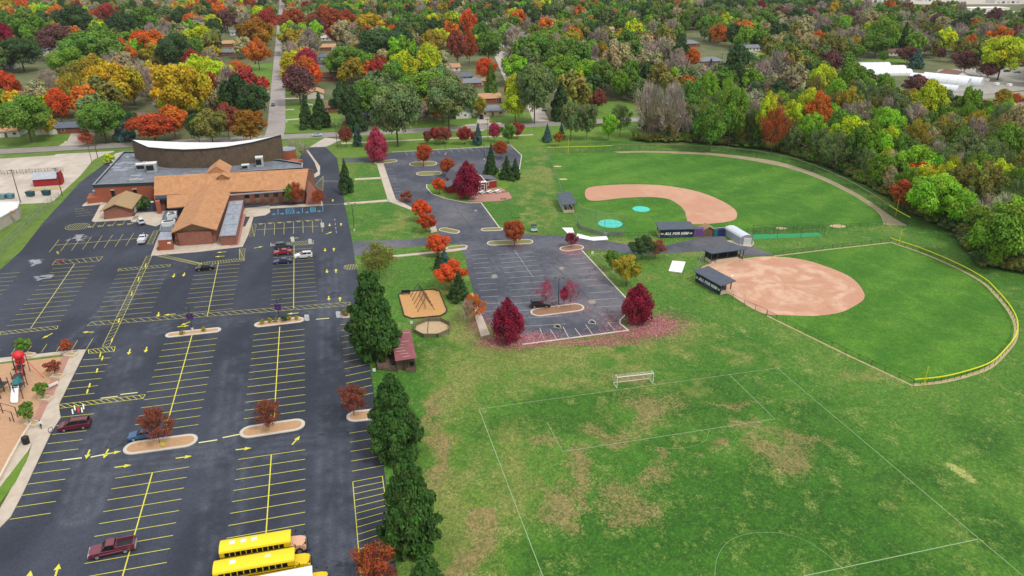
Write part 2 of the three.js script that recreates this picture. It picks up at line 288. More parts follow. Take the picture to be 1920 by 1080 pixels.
const oldMat = new THREE.MeshStandardMaterial({ roughness: .92, map: rectTex(OLD_RECT, 1536, 1536, (x, z) => {
  const n = fbm(x * .09 + 3, z * .09, 4), m = fbm(x * .8, z * .8, 3), g = hash(Math.floor(x * 8), Math.floor(z * 8) + 77);
  let c = mix3([64, 68, 80], [92, 94, 104], sstep(.3, .7, n * .7 + m * .3));
  const px = toPx({ x, y: 0, z })[1], pinkish = sstep(.45, .7, fbm(x * .05 + 80, z * .05, 3));
  c = mix3(c, [134, 126, 122], pinkish * .3);
  let d = 9; for (const s of crackGrid[Math.floor(x / 4) + ',' + Math.floor(z / 4)] || []) d = Math.min(d, segDist(x + (m - .5) * .8, z + (n - .5) * .8, s[0], s[1]));
  if (d < .13) c = mix3(c, [58, 60, 68], .55);
  c = mix3(c, [156, 144, 132], sstep(.4, .9, blob(x, z, patches)) * .8);
  c = mix3(c, [150, 92, 100], Math.min(.8, blob(x + (m - .5) * 3, z, redLeaf)) * (g > .45 ? .75 : .1));
  const k = .88 + .24 * g; return [c[0] * k, c[1] * k, c[2] * k];
}) });
const OLD = P([979, 646], [1178, 619], [1162, 606], [1174, 590], [1174, 559], [1092, 470], [1107, 467], [1192, 477], [1255, 475], [1320, 471], [1380, 481], [1450, 478], [1410, 462], [1362, 452], [1360, 443], [1332, 441], [1307, 447], [1250, 460], [1180, 459], [1137, 452], [1055, 442], [990, 440], [937, 428], [902, 380], [877, 380], [835, 372], [905, 345], [972, 320], [977, 292], [957, 272.5], [915, 276], [735, 286], [700, 296], [640, 297], [640, 304], [705, 305], [722, 315], [742, 375], [775, 392], [815, 424], [825, 434], [800, 446], [740, 450], [661, 452], [665, 481], [737, 466], [800, 461], [858, 457], [872, 480], [880, 520], [905, 600]);
const oldLot = struct('old_parking_lot', sheet(OLD, .034, OLD_RECT), oldMat);

// roads
const roadMat = grainMat(0x9a948f, 0x86827f, 30, .95, 256, .35), roadPale = grainMat(0xc2b8ae, 0xaea49a, 20, .95, 256, .35), sandMat = grainMat(0xc8beb2, 0xaa9f94, 45, 1, 512, .35);
const roadPts = P([-200, 293], [0, 284], [480, 259], [850, 241.5], [1240, 221.5], [1790, 186], [2100, 160]);
const road = struct('road', ribbon(roadPts, 9.5, .03), roadMat);
const streetPts = P([513, 258], [518, 240], [522.5, 140], [527.5, 40], [528.5, 14]);
const street = struct('street', ribbon([...streetPts, streetPts[4].clone().add(V(-90, 0, -320))], 8.4, .04), grainMat(0xa8a09c, 0x928b88, 30, .95, 256, .35));
const paintW = mat(hex(0xd8d8d0), .8), paintY = grainMat(0xe6e240, 0xbcb648, 1.2, .8, 64, .8), paintY2 = grainMat(0xd4cc62, 0x9c9862, 1.2, .85, 64, .9), paintB = mat(hex(0x4aa6cc), .75), paintR = mat(hex(0xb3242a), .7), paintG = mat(hex(0xb0aea8), .85);
for (const o of [-4.3, 4.3]) struct('edge_line', ribbon(roadPts.map((p, i) => { const a = roadPts[Math.max(0, i - 1)], b = roadPts[Math.min(6, i + 1)], d = b.clone().sub(a).setY(0).normalize(); return p.clone().add(V(-d.z * o, 0, d.x * o)); }), .14, .042), paintG, road);
struct('centre_line', ribbon(roadPts, .18, .042), paintY2, road);
struct('side_street', ribbon([...P([1015, 228], [1005, 205], [985, 185], [962, 160], [948, 130]), at(930, 92), at(905, 40)], 8, .036), roadPale);
struct('gravel_yard', sheet(P([-90, 330], [-90, 300], [0, 292.5], [60, 291.5], [215, 283], [190, 303], [150, 335], [110, 372], [92, 380], [-90, 388]), .0), sandMat);
struct('verge', sheet(P([0, 293], [105, 287], [103, 291], [0, 297.5]), .02), grassFar);
struct('verge', sheet(P([200, 288], [222, 284], [210, 300], [195, 308], [150, 342], [120, 375], [60, 440], [0, 505], [-30, 520], [-30, 500], [40, 440], [115, 362], [150, 330], [175, 300]), .035), grassFar);
for (const q of [[[640, 262], [610, 258], [580, 276], [612, 275]], [[232, 284], [216, 288], [196, 306], [232, 300]]]) struct('concrete_apron', sheet(P(...q), .038), roadPale);
struct('nursery_yard', sheet(P([1690, 205], [1770, 192], [1925, 172], [2000, 172], [2000, 240], [1800, 232], [1745, 215]), .0), grainMat(0x9a8d86, 0x857a72, 25));
struct('nursery_yard', sheet(P([1725, 180], [1760, 130], [1930, 125], [2000, 140], [2000, 160], [1800, 182]), .0), grainMat(0xa8a49e, 0x8a867e, 25));
struct('distant_lot', sheet(P([1795, 42], [1800, 22], [1990, 20], [1990, 42]), .02), roadPale);
struct('distant_lot', sheet(P([1610, 0], [1640, -6], [1990, -6], [1990, 8], [1700, 8]), .02), roadPale);
for (const [l, w] of [[[[533, 185], [560, 184]], 3], [[[533, 206], [552, 205]], 3], [[[533, 225], [560, 223]], 3], [[[508, 158], [490, 158]], 3], [[[505, 172], [492, 172]], 3], [[[895, 245], [905, 232], [907, 218]], 6], [[[860, 243], [880, 235], [940, 231]], 4], [[[130, 275], [150, 262], [158, 245]], 10], [[[1375, 168], [1400, 170], [1460, 190]], 5], [[[1620, 178], [1650, 188], [1670, 196]], 8], [[[1500, 188], [1600, 178]], 4]]) struct('driveway', ribbon(P(...l), w, .02), roadPale);
const lawnPatch = grainMat(0x4e761c, 0x6c8630, 18, 1, 256, .5);
for (const q of [[[533, 192], [640, 186], [640, 246], [533, 250]], [[440, 125], [512, 118], [508, 165], [440, 170]], [[1080, 245], [1110, 190], [1210, 190], [1250, 215]], [[0, 250], [150, 245], [130, 272], [0, 278]], [[640, 255], [1000, 235], [1160, 226], [1200, 262], [1020, 272], [640, 296]], [[1570, 120], [1700, 105], [1700, 118], [1580, 130]], [[1590, 178], [1690, 165], [1720, 182], [1620, 195]], [[1750, 195], [1920, 178], [1920, 186], [1780, 200]], [[700, 240], [890, 215], [1000, 210], [1000, 228], [720, 250]], [[535, 145], [560, 140], [560, 180], [535, 182]]]) struct('front_lawn', sheet(P(...q), .012), lawnPatch);

// concrete walks (raised pavements) and kerbs
const concrete = grainMat(0xc6baaa,0xaea292, 12, .9, 256, .35), kerbMat = grainMat(0xcfc9be, 0xb6aea2, 6, .9, 128, .35), brickPave = grainMat(0xb98a7a, 0x9c7266, 3, .95, 128, .6), mulchMat = grainMat(0xd2a06a, 0xb07c4c, 3, 1, 256, .9), mulchPink = grainMat(0xc8a080, 0xa88464, 3, 1, 256, .9);
const walk = (pts, m = concrete, h = .13) => struct('pavement', slab(P(...pts), -.02, h), m);
walk([[-60, 1040], [0, 990], [20, 970], [41, 930], [97, 810], [114, 784], [110, 760], [162, 656], [140, 657], [133, 664], [96, 752], [88, 762], [76, 788], [50, 866], [0, 955], [-60, 1010]]);
walk([[-60, 682], [0, 672], [150, 656], [140, 662], [0, 680], [-60, 690]]);
struct('brick_pavement', slab(P([133, 665], [96, 752], [88, 762], [76, 788], [60, 792], [80, 750], [104, 694], [118, 668]), -.02, .14), brickPave);
struct('mulch_bed', sheet(P([-70, 698], [0, 683], [118, 669], [104, 695], [80, 750], [60, 792], [45, 818], [0, 905], [-70, 960]), .055), mulchPink);
walk([[60, 793], [76, 789], [62, 830], [8, 925], [-40, 985], [-40, 965], [0, 905], [45, 818]], concrete, .1);
struct('lawn_strip', slab(P([50, 850], [56, 852], [30, 905], [0, 945], [-20, 965], [-20, 940], [0, 915]), -.02, .135), lawnPatch);
// church walks
walk([[283, 480], [298, 440], [312, 425], [322, 425], [345, 450], [460, 425], [470, 405], [476, 405], [466, 440], [455, 463], [370, 473]]);
walk([[256, 400], [307, 396], [302, 420], [292, 425], [262, 418], [245, 416]]);
walk([[172, 415], [188, 385], [200, 376], [200, 383], [195, 412], [260, 405], [258, 412], [176, 416.5]]);
walk([[154, 386], [166, 376], [200, 374], [200, 380], [185, 384], [155, 387]]);
walk([[453, 406], [459, 392], [505, 386], [507, 398], [498, 404], [475, 407]]);
walk([[455, 391], [604, 381], [606, 386], [506, 391.5]]);
walk([[585, 352], [600, 368], [606, 384], [598, 384], [585, 370]]);
walk([[574, 282], [577, 281], [588, 296], [600, 312], [600, 328], [585, 336], [586, 330], [596, 322], [590, 305]]);
struct('brick_pavement', slab(P([452, 400], [461, 402], [448, 460], [430, 462]), -.02, .15), brickPave);
// campus walks on the lawn
walk([[706, 307], [719, 307], [730, 340], [742, 374], [775, 391], [775, 396], [728, 378]]);
walk([[665, 335], [715, 332.5], [716, 335.5], [665, 338]]); walk([[645, 381], [729, 374.5], [730, 378], [645, 384.5]]);
walk([[805, 420], [815, 420], [820, 434], [808, 437]]); walk([[737, 479.5], [845, 468.5], [875, 463.5], [875, 468], [845, 472.5], [737, 483]]); walk([[878, 552], [886, 550], [919, 628], [902, 632]]);
walk([[640, 268], [740, 263], [1000, 252], [1000, 253.5], [740, 265], [640, 270.5]], concrete, .06);
// kerbs of the old lots
const kl = (...p) => struct('kerb', kerbRing(P(...p), .35, -.02, .15, false), kerbMat);
kl([979, 646.5], [1178, 620], [1162, 607], [1163, 600], [1174, 590]); kl([1174, 560], [1091, 470]); kl([735, 285.5], [915, 275.5], [957, 272], [978, 292], [974, 318]); kl([937, 428], [902, 380.5], [877, 381], [835, 372.5], [810, 364], [800, 352], [800, 346]);
function island(name, a, b, r, fillM, kerbW = .5) {
  const ring = stadium(at(...a), at(...b), r);
  const g = thing(name, '', 'island'); g.userData = { kind: 'structure' };
  obj('kerb', kerbRing(ring, kerbW, -.02, .16), kerbMat, g); obj('bed', sheet(ring, .13), fillM, g); return g;
}
const islandMulch = grainMat(0xc4a07c, 0xa8825c, 3, 1, 128, .8), grassIsl = grainMat(0x6c7e40, 0x8a7450, 4, 1, 128, .7);
for (const [a, b, r] of [[[321, 628.5], [404, 619.5], .95], [[488, 609], [560, 600.5], 1.05], [[647, 592], [690, 589], 1], [[254, 840], [349, 827], 1.65], [[470, 810], [552, 797.5], 1.6], [[668, 781], [705, 777], 1.5]]) island('mulch_island', a, b, r, islandMulch, .55);
for (const [a, b, r] of [[[925, 456.5], [988, 453.5], 1.7], [[784, 308], [803, 307], 3.4], [[794, 326], [815, 325], 2.6], [[833, 431], [852, 435], 1.5], [[845, 466], [868, 463], 1.2], [[910, 431], [935, 430], 1.2], [[712, 305], [735, 302], 2]]) island('grass_island', a, b, r, grassIsl, .35);
island('leafy_island', [1011, 586], [1079, 577], 1.9, grainMat(0x9c6a58, 0x86704e, 4, 1, 128, .8), .4); island('leafy_island', [1062, 467], [1082, 464], 1.8, grainMat(0xa07060, 0x8a6c50, 4, 1, 128, .8), .35);
struct('barn_lawn', slab(P([800, 346], [803, 355], [812, 364], [835, 371.5], [877, 379.5], [901, 379], [936, 365], [960, 345], [972, 318], [930, 316], [912, 330], [850, 335], [815, 345]), .0, .12), lawnPatch);
struct('brick_patio', slab(P([878, 378], [885, 362], [905, 357], [938, 352], [955, 362], [960, 372], [940, 377], [903, 379]), .0, .15), brickPave);
// garden soil and play beds
struct('mulch_bed', sheet(P([747, 553], [758, 548], [812, 543], [824, 547], [838, 582], [836, 587], [826, 593], [772, 598], [758, 593]), .05), grainMat(0xcc9c68, 0xb08450, 3, 1, 256, .8));
struct('dirt_pit', sheet((() => { const c = at(810, 617), o = []; for (let i = 0; i < 8; i++) o.push(V(c.x + 4 * Math.cos((i + .5) / 8 * 6.283), 0, c.z + 4 * Math.sin((i + .5) / 8 * 6.283))); return o; })(), .03), grainMat(0xc4ac88, 0xa89272, 3));
struct('shed_apron', sheet(P([1363, 452], [1382, 447], [1412, 450], [1414, 458], [1408, 463], [1385, 460]), .04), concrete);
struct('batting_carpet', sheet(P([1410, 440], [1534, 436], [1545, 443], [1412, 449]), .04), grainMat(0x3ba063, 0x2f9056, 5, .95, 128, .5));
// ---------- painted markings ----------
const YL = .04, YM = .046;
function mark(name, geo, m = paintY, parent = lot) { const o = obj(name, geo, m, parent); o.castShadow = false; return o; }
const lineW = .11;
function bay(l0, r0, l1, r1, n, centre, extra = 0, m = paintY, gap) {
  const [a, b, c, d] = P(l0, r0, l1, r1);
  for (let i = 0; i < n + extra; i++) { if (gap && gap.includes(i)) continue; const t = i / (n - 1); mark('stall_line', strip(lerp(a, c, t), lerp(b, d, t), lineW, YL), m); }
  if (centre) { const [p, q] = P(...centre); mark('centre_line', strip(p, q, .18, YM), m); }
}
bay([216, 897], [354.5, 875.8], [158.8, 1057], [318.8, 1028.8], 8, [[286, 886], [222, 1108]], 3);
bay([446.3, 861.8], [572.5, 843.5], [428.3, 985.8], [572.2, 960.6], 7, [[508.8, 853], [494, 1075]], 4);
bay([475.8, 627.5], [571, 617.5], [457, 785.5], [572.5, 770], 13, [[524.5, 613], [514, 785]]);
bay([306.8, 645.8], [408, 634.5], [253.3, 796.8], [375.8, 780], 12, [[360, 629], [312, 800]], 1);
bay([156, 675], [207.5, 671], [117.5, 744.5], [177.5, 737.5], 6);
bay([113.8, 782.5], [176, 776], [18.8, 974], [95, 962.5], 11);
bay([513, 470], [585.3, 465.3], [507.4, 571.1], [595.6, 563.3], 14, [[551.5, 461], [550.5, 579]], 0, paintY2);
bay([367, 501.5], [450, 495.5], [343.8, 588], [435.8, 578.8], 11, [[410, 491], [388.8, 592.5]], 0, paintY2);
bay([218.8, 516], [315, 507.5], [176, 595], [284, 585.5], 10, null, 0, paintY2);
bay([98.8, 504], [177.5, 498.8], [12.5, 611], [115, 601], 13, [[140, 495], [57.5, 616]], 0, paintY2);
bay([-25, 516], [37.5, 511], [-70, 560], [4, 552], 6, null, 0, paintY2);
bay([180.6, 416.3], [172.5, 427.5], [273.8, 408], [266.3, 418], 6, null, 0, paintY2);
bay([111, 449.3], [92.5, 473], [270, 435.6], [256, 459.4], 9, [[103, 460], [262, 447]], 0, paintY2);
bay([497.5, 419.4], [495.6, 441.9], [602.8, 412.5], [604.6, 435], 7, [[482, 431], [598, 424]], 0, paintY2);
bay([638, 609.5], [684, 602], [652, 748], [699, 737], 12);
bay([655, 812.5], [697, 806], [660, 883.8], [720, 873], 5);
bay([-8, 667], [0, 655.5], [162, 655], [174, 635], 7, null, 0, paintY2);
bay([140, 392], [158, 391], [143, 406], [177, 402], 4, null, 0, paintY2);
function hatch(tl, tr, br, bl, n, slant = .5, m = paintY2) {
  const [a, b, c, d] = P(tl, tr, br, bl), g = [strip(a, b, lineW, YL), strip(d, c, lineW, YL), strip(a, d, lineW, YL), strip(b, c, lineW, YL)];
  for (let i = 0; i < n; i++) { const t0 = i / n, t1 = Math.min(1, (i + slant) / n); g.push(strip(lerp(a, b, t0), lerp(d, c, t1), lineW * .9, YM)); }
  mark('hatched_zone', g, m);
}
hatch([172, 603.5], [656, 566.5], [657, 573], [163, 611], 34, 1.2);
hatch([2, 622], [109, 611], [107, 617], [0, 628], 9, 1.2);
hatch([103, 490], [193, 481], [185, 490], [98, 497], 7, 1.2);
hatch([223, 504], [320, 495.5], [318, 500], [221, 508.5], 10, 1);
hatch([285, 480], [205, 650], [192, 650], [275, 480.5], 30, .9);
hatch([290, 479], [306, 478], [382, 495.5], [365, 495.5], 1, 1); hatch([306, 478], [378, 494], [366, 496], [292, 479.5], 18, 1);
hatch([378, 492.5], [457, 484], [458, 489], [372, 498], 16, 1);
hatch([449, 467], [460, 466], [458, 487], [449, 487.5], 1, 1); hatch([460, 466], [458, 487], [449, 487.5], [449.5, 467], 9, 1);
hatch([110, 758.5], [272.5, 740], [268, 747.5], [111, 766], 13, 1.1, paintY);
hatch([165, 656], [216, 650], [214, 659], [167, 663], 6, 1, paintY);
hatch([537, 455], [587.5, 451], [587.5, 458], [540, 461], 10, 1);
hatch([471, 420], [480.5, 420.3], [477, 443.5], [467.5, 443.5], 1, 1); hatch([480.5, 420.5], [477, 443.5], [467.5, 443.5], [471, 420], 8, .9);
hatch([297, 432], [285, 458], [276, 458], [288.8, 433], 9, .9);
hatch([606, 330], [605.5, 358], [590, 348], [601, 336], 8, .9);
hatch([661.5, 903.7], [676, 1075], [738, 1050], [717, 893], 13, .001, paintY);
{ // half round hatched ends
  const fan = (c, r, n, a0, a1) => { const o = at(...c), g = [], pt = (t, k = r) => V(o.x + k * Math.cos(t), 0, o.z + k * Math.sin(t) * .9); for (let i = 0; i < n; i++) { const t = a0 + (a1 - a0) * i / n; g.push(strip(pt(t), pt(a0 + (a1 - a0) * (i + 1) / n), lineW, YL)); } for (let i = 1; i < 9; i++) { const x = -r + 2 * r * i / 9, h = Math.sqrt(r * r - x * x); g.push(strip(V(o.x + x - .5, 0, o.z - h * .9), V(o.x + x + .5, 0, o.z + h * .9), lineW, YM)); } mark('hatched_zone', g, paintY2); };
  fan([145, 425], 3.4, 20, 0, 6.283); fan([659, 501], 2, 14, Math.PI * .5, Math.PI * 1.9);
}
// arrows
function arrow(px, py, dx, dy, L = 2.6, m = paintY, w = .85) {
  const a = at(px, py), b = at(px + dx, py + dy), d = b.sub(a).setY(0).normalize(), n = V(-d.z, 0, d.x), q = (f, s) => a.clone().addScaledVector(d, f * L).addScaledVector(n, s * w);
  mark('arrow', [sheet([q(-.5, .16), q(.08, .16), q(.08, -.16), q(-.5, -.16)], YM + .004), sheet([q(.06, .55), q(.5, 0), q(.06, -.55)], YM + .004)], m);
}
for (const [x, y, dx, dy] of [[326, 517, -4, 10], [345, 515, -4, 10], [297, 590, -2, 10], [318, 590, -10, 1], [242.5, 660, -3, 10], [274, 656, -3, 10], [609.5, 468.8, .4, 10], [626, 468, .2, -10], [613, 508.8, .6, 10], [630, 508, 0, -10], [616.5, 559.5, .8, 10], [637.5, 561, 0, -10], [618, 422, 0, 10], [639.5, 421, 0, -10], [551, 446.8, -10, .8], [485, 463.8, 10, -2], [415, 473, -10, .8], [412, 481, -10, .8], [549, 588, -10, .9], [552, 595, 10, -1], [348, 607, -10, 4], [344, 612, 10, -1], [165, 623, -10, 0], [89, 630, -10, 5], [165, 852, -4, 10], [199, 851, -5, 10], [212, 849.5, 10, -2], [231, 874.5, 10, -1.4], [345, 857.5, 10, -1.4], [457, 842, 10, -1.2], [555, 826, 8, -9], [107, 1070, 3, -10], [54, 1083, 3, -10], [617, 437, 10, -4], [624, 376, 0, -10]]) arrow(x, y, dx, dy);
for (const [a, b] of [[[188.8, 747], [221, 743.3]], [[226, 740], [258, 736.3]], [[117.5, 863], [153.8, 858.8]], [[170, 857.5], [207.5, 850]], [[372.5, 830.5], [407.5, 825]], [[417.5, 821], [450, 814.5]], [[592.5, 599], [617.5, 596.8]]]) mark('dash', strip(at(...a), at(...b), .28, YM), mat(hex(0xdedc9a), .75));
for (const [x, y, w] of [[187, 666, .25], [191, 672, .25], [181, 695, .3], [167, 723, .3], [163, 734, .3], [209, 638, .25], [222, 601, .25], [246, 551, .22], [259, 523, .22], [272, 498, .22]]) { const a = at(x, y + 4), b = at(x + 2, y - 4); mark('curved_arrow', [strip(a, b, w, YM + .004)], paintY); }
// painted play marks by the pavement: a red wedge between pale bars
mark('red_wedge', sheet(P([143.5, 764], [150, 763], [149, 773.5], [146.5, 774]), YM), paintR);
for (const [x, y] of [[136, 772], [140, 765], [153.5, 769], [156.5, 763]]) mark('pale_bar', strip(at(x - .8, y - 4.6), at(x + 1, y + 4.6), .22, YM + .004), mat(hex(0xe2dfc4), .7));
// blue accessible stalls
for (const [x0, y0, x1, y1] of [[521.3, 392, 521.3, 402.5], [566.9, 388.8, 567.3, 398.8], [605, 386.9, 605.6, 396.9]]) mark('blue_stall_line', strip(at(x0, y0), at(x1, y1), .16, YL), paintB);
hatch([536.3, 391.3], [551.3, 390.6], [551.3, 400.6], [536.3, 401.9], 5, 1, paintB); hatch([581.9, 388], [591.3, 387.5], [591.3, 397.5], [582.5, 398], 5, 1, paintB);
for (const [x, y] of [[513, 402], [529, 401], [559, 399], [575.5, 398.5], [598, 396.3]]) { const c = at(x, y); mark('wheelchair_symbol', [new THREE.RingGeometry(.35, .55, 12).rotateX(-Math.PI / 2).translate(c.x, YM, c.z), strip(V(c.x - .1, 0, c.z - 1), V(c.x + .1, 0, c.z), .2, YM), strip(V(c.x, 0, c.z), V(c.x + .6, 0, c.z + .3), .2, YM)], paintB); }
for (let i = 0; i < 7; i++) { const x = 489 + i * 17.6, y = 420.5 - i * 1.2, c = at(x, y); mark('van_symbol', [new THREE.RingGeometry(.3, .5, 8).rotateX(-Math.PI / 2).translate(c.x, YM, c.z), strip(V(c.x - 1.1, 0, c.z - .5), V(c.x + 1.1, 0, c.z - .6), .22, YM)], paintY2); }
for (let i = 0; i < 5; i++) { const c = at(168 + i * 18.5, 426 - i * 1.4); mark('van_symbol', [new THREE.RingGeometry(.3, .5, 8).rotateX(-Math.PI / 2).translate(c.x, YM, c.z), strip(V(c.x - 1, 0, c.z - .5), V(c.x + 1, 0, c.z - .6), .2, YM)], paintY2); }
// centre dashes of the drive
for (const y of [410, 418, 426, 433]) mark('drive_dash', strip(at(627.5 + (y - 410) * .12, y), at(628 + (y - 410) * .12, y + 4), .13, YL), paintG);
for (const [l, r] of [[[607, 338.5], [640, 339.5]], [[607, 341], [640, 341.5]], [[606, 384], [646, 382.5]]]) mark('crosswalk_line', strip(at(...l), at(...r), .14, YL), paintG);
// faded white stalls of the old lots
const faded = mat(hex(0xb4b4b8), .9), OM = (n, a, b, w = .1) => mark('faded_line', strip(at(...a), at(...b), w, .04), n ? faded : paintW, oldLot);
for (let i = 0; i < 13; i++) { const y = 479 + i * i * .35 + i * 7; OM(1, [884 + (y - 479) * .22, y], [912 + (y - 479) * .3, y - 2]); OM(1, [934 + (y - 479) * .32, y - 1], [1000 + (y - 479) * .45, y - 6]); OM(1, [1062 + (y - 479) * .55, y - 8], [1087 + (y - 479) * .8, y - 11]); }
for (const [a, b] of [[[972, 630], [979, 645]], [[1012, 615], [1021, 638]], [[1032, 618], [1043.5, 635.5]], [[1056, 613], [1066, 632.5]], [[1078, 616], [1090, 631]], [[1098, 609], [1111.5, 627.5]], [[1140, 604], [1153, 621]]]) OM(0, a, b);
for (let i = 0; i < 17; i++) OM(1, [760 + i * 12, 284.6 - i * .7], [764 + i * 12.3, 292 - i * .8]);
for (let i = 0; i < 9; i++) OM(1, [722 + i * 2.4, 318 + i * 6], [737 + i * 2.4, 317 + i * 6]);
OM(1, [965, 470], [1000, 520], .09);
// soccer field lines
const fieldLine = mat(hex(0x90a87c), .95);
const sl = (a, b, w = .09) => { const o = struct('field_line', strip(at(...a), at(...b), w, .012), fieldLine); o.castShadow = false; };
sl([898, 767], [1457, 690]); sl([898, 767], [1030, 1112], .11); sl([1457, 690], [1838, 1012]); sl([1838, 1012], [1960, 1115]); sl([1507, 1080], [1834, 1011], .13); sl([1366.7, 701.5], [1453, 785.5]); sl([1055, 847], [1453, 785.5], .1); sl([1026, 792], [1055, 847], .08);
struct('field_line', ribbon(smooth(P([1330, 807], [1322, 826], [1295, 838], [1262, 841], [1230, 838]), 20), .045, .012), fieldLine);
struct('field_line', ribbon(smooth(P([1340, 1080], [1345, 1045], [1363, 1018], [1390, 1004], [1427, 998.5], [1465, 1000], [1500, 1009], [1545, 1035], [1587, 1073]), 40), .045, .012), fieldLine);
// ---------- the church building ----------
const shingle = grainMat(0xc6946a, 0x9c6e4a, 9, .95, 256, .8), brickRed = grainMat(0xae6446, 0x8a4c38, 7, .95, 256, .8), brickBrown = grainMat(0xa06c5a, 0x7c5044, 7, .95, 256, .8), darkShingle = grainMat(0x74644f, 0x493d34, 8, .95, 256, .8), membrane = grainMat(0x80858f, 0x5c626c, 16, .9, 256, .25), membranePale = grainMat(0xa0a6b2, 0x7f8692, 8, .85, 256, .3), whiteRoof = grainMat(0xe8e6e6, 0xd6d4d4, 20, .8, 128, .2), tealTrim = mat(hex(0x1d3844), .8), greyTrim = mat(hex(0x8c8e94), .8), glassDark = mat(hex(0x20262c), .15, { metalness: .1 }), glassBlue = mat(hex(0x34404c), .12), metalGrey = mat(hex(0xb4bab8), .55, { metalness: .3 }), metalPale = mat(hex(0xd4d8d6), .6), gableTan = grainMat(0x9c8468, 0x84705a, 2, .95, 128, .6), concretePale = mat(hex(0xcfc3b2), .9), woodBrown = grainMat(0x8a6a4e, 0x6a5040, 2, .95, 128, .7);
const quadWall = (a, b, y0, y1, t = .3) => { const d = b.clone().sub(a).setY(0).normalize(), n = V(-d.z, 0, d.x).multiplyScalar(t / 2); return slab([a.clone().add(n), b.clone().add(n), b.clone().sub(n), a.clone().sub(n)], y0, y1); };
function thickRoof(pts, t = .25) { // a roof plane with thickness
  const dn = p => V(p.x, p.y - t, p.z), f = [pts, [...pts].reverse().map(dn)];
  for (let i = 0; i < pts.length; i++) { const a = pts[i], b = pts[(i + 1) % pts.length]; f.push([dn(a), dn(b), b, a]); }
  return faces(f);
}
const church = thing('church_building', 'sprawling brick church with orange shingle gables and swooping dark brown sanctuary roof', 'building');
{
  const add = (n, g, m) => obj(n, g, m, church), H = 6.3;
  // flat wing
  const fl = P([175, 346, H], [291, 341, H], [293, 331, H], [566, 314, H], [567, 306, H], [522, 299, H], [253, 284, H], [232, 284, H]);
  add('wall', slab(fl, -.1, H - .9), brickRed);
  add('flat_roof', sheet(fl, H - .55), membrane);
  const [pl, pr] = path(fl, .4, 0, true);
  add('parapet', kerbRing(fl, .45, H - .9, H, true), tealTrim);
  add('coping', kerbRing(fl, .5, H + .004, H + .07, true), greyTrim);
  for (let i = 0; i < 14; i++) { const c = at(rnd(200, 260), rnd(296, 335), H), s = rnd(1, 3); add('roof_patch', sheet([V(c.x - s, 0, c.z - s * .5), V(c.x + s, 0, c.z - s * .6), V(c.x + s * .9, 0, c.z + s * .5), V(c.x - s, 0, c.z + s * .4)], H - .54 + i * .003), i % 3 ? membranePale : membrane); }
  for (const [x, y] of [[208, 363], [249.5, 360], [289, 355]]) { const a = at(x, y + 4, 0), w = at(175, 346, H), e = at(291, 341, H), t = (x - 175) / 116, p = lerp(w, e, t); const g = add('window', box(1.1, 2.3, .12, p.x, 2.9, p.z + .12, yaw(w, e)), glassDark); obj('lintel', box(1.4, .25, .2, p.x, 4.2, p.z + .14, yaw(w, e)), concretePale, g); }
  // low annex wall at the corner
  add('annex_wall', slab(P([165, 383], [200, 379], [198, 371], [170, 373]), -.05, 2), brickRed);
  // sanctuary
  const B = [[254, 298, 262], [270, 304.5, 270], [285, 311, 276.5], [318, 315.5, 279.5], [352, 316, 281], [392, 315, 279.5], [432, 312, 275.5], [480, 306.5, 267], [510, 302, 259.5], [533, 299, 253.5]];
  const bp = B.map(([x, y]) => at(x, y, H - .6)), top = B.map(([, , r], i) => V(bp[i].x, heightTo(bp[i], r), bp[i].z));
  const n = B.length, back = top.map((t, i) => { const p = lerp(bp[0], bp[n - 1], i / (n - 1)); const bow = Math.sin(i / (n - 1) * Math.PI) * 4; return V(p.x - bow * .25, 0, p.z - bow); });
  const rows = [262, 264, 265.5, 266.5, 267, 267, 266, 262.5, 258.5, 253.5]; back.forEach((p, i) => p.y = Math.max(top[i].y - 2.5, heightTo(p, rows[i])));
  back[0].copy(top[0]); back[n - 1].copy(top[n - 1]);
  const fw = [], rf = [], bw = [];
  for (let i = 0; i + 1 < n; i++) { fw.push([bp[i], bp[i + 1], top[i + 1], top[i]]); rf.push([top[i], top[i + 1], back[i + 1], back[i]]); bw.push([V(back[i + 1].x, 0, back[i + 1].z), V(back[i].x, 0, back[i].z), back[i], back[i + 1]]); }
  add('shingled_front', faces(fw), darkShingle); add('sweeping_roof', faces(rf), whiteRoof); add('rear_wall', faces(bw), brickRed);
  const fas = []; for (let i = 0; i + 1 < n; i++) { const o = V(0, .02, .16); fas.push(beam(top[i].clone().add(o), top[i + 1].clone().add(o), .3, .35)); } add('fascia', fas, tealTrim);
  add('porch_wing', slab([bp[n - 1], back[n - 1].clone().setY(0).add(V(2, 0, -4)), bp[n - 1].clone().add(V(6, 0, -3)), bp[n - 1].clone().add(V(5, 0, 1))], -.05, 5), brickRed);
  { const c = at(541, 309), tw = add('round_tower', new THREE.CylinderGeometry(3.4, 3.6, 6.2, 20).translate(c.x, 3.1, c.z), brickRed); obj('tower_roof', new THREE.CylinderGeometry(3.5, 3.5, .25, 20).translate(c.x, 6.33, c.z), membranePale, tw); }
  // long gable wing
  const eh = 4.8, rh = 9, eL = at(289, 366, eh), eR = at(572, 353.5, eh), rL = at(289, 330.5, rh), rR = at(578, 316, rh);
  const bL = rL.clone().multiplyScalar(2).sub(eL).setY(eh + 1), bR = rR.clone().multiplyScalar(2).sub(eR).setY(eh + 1);
  add('gable_roof', [thickRoof([eL, eR, rR, rL]), thickRoof([rL, rR, bR, bL])], shingle);
  const iL = eL.clone().add(V(.6, 0, -.8)).setY(0), iR = eR.clone().add(V(-.6, 0, -.8)).setY(0);
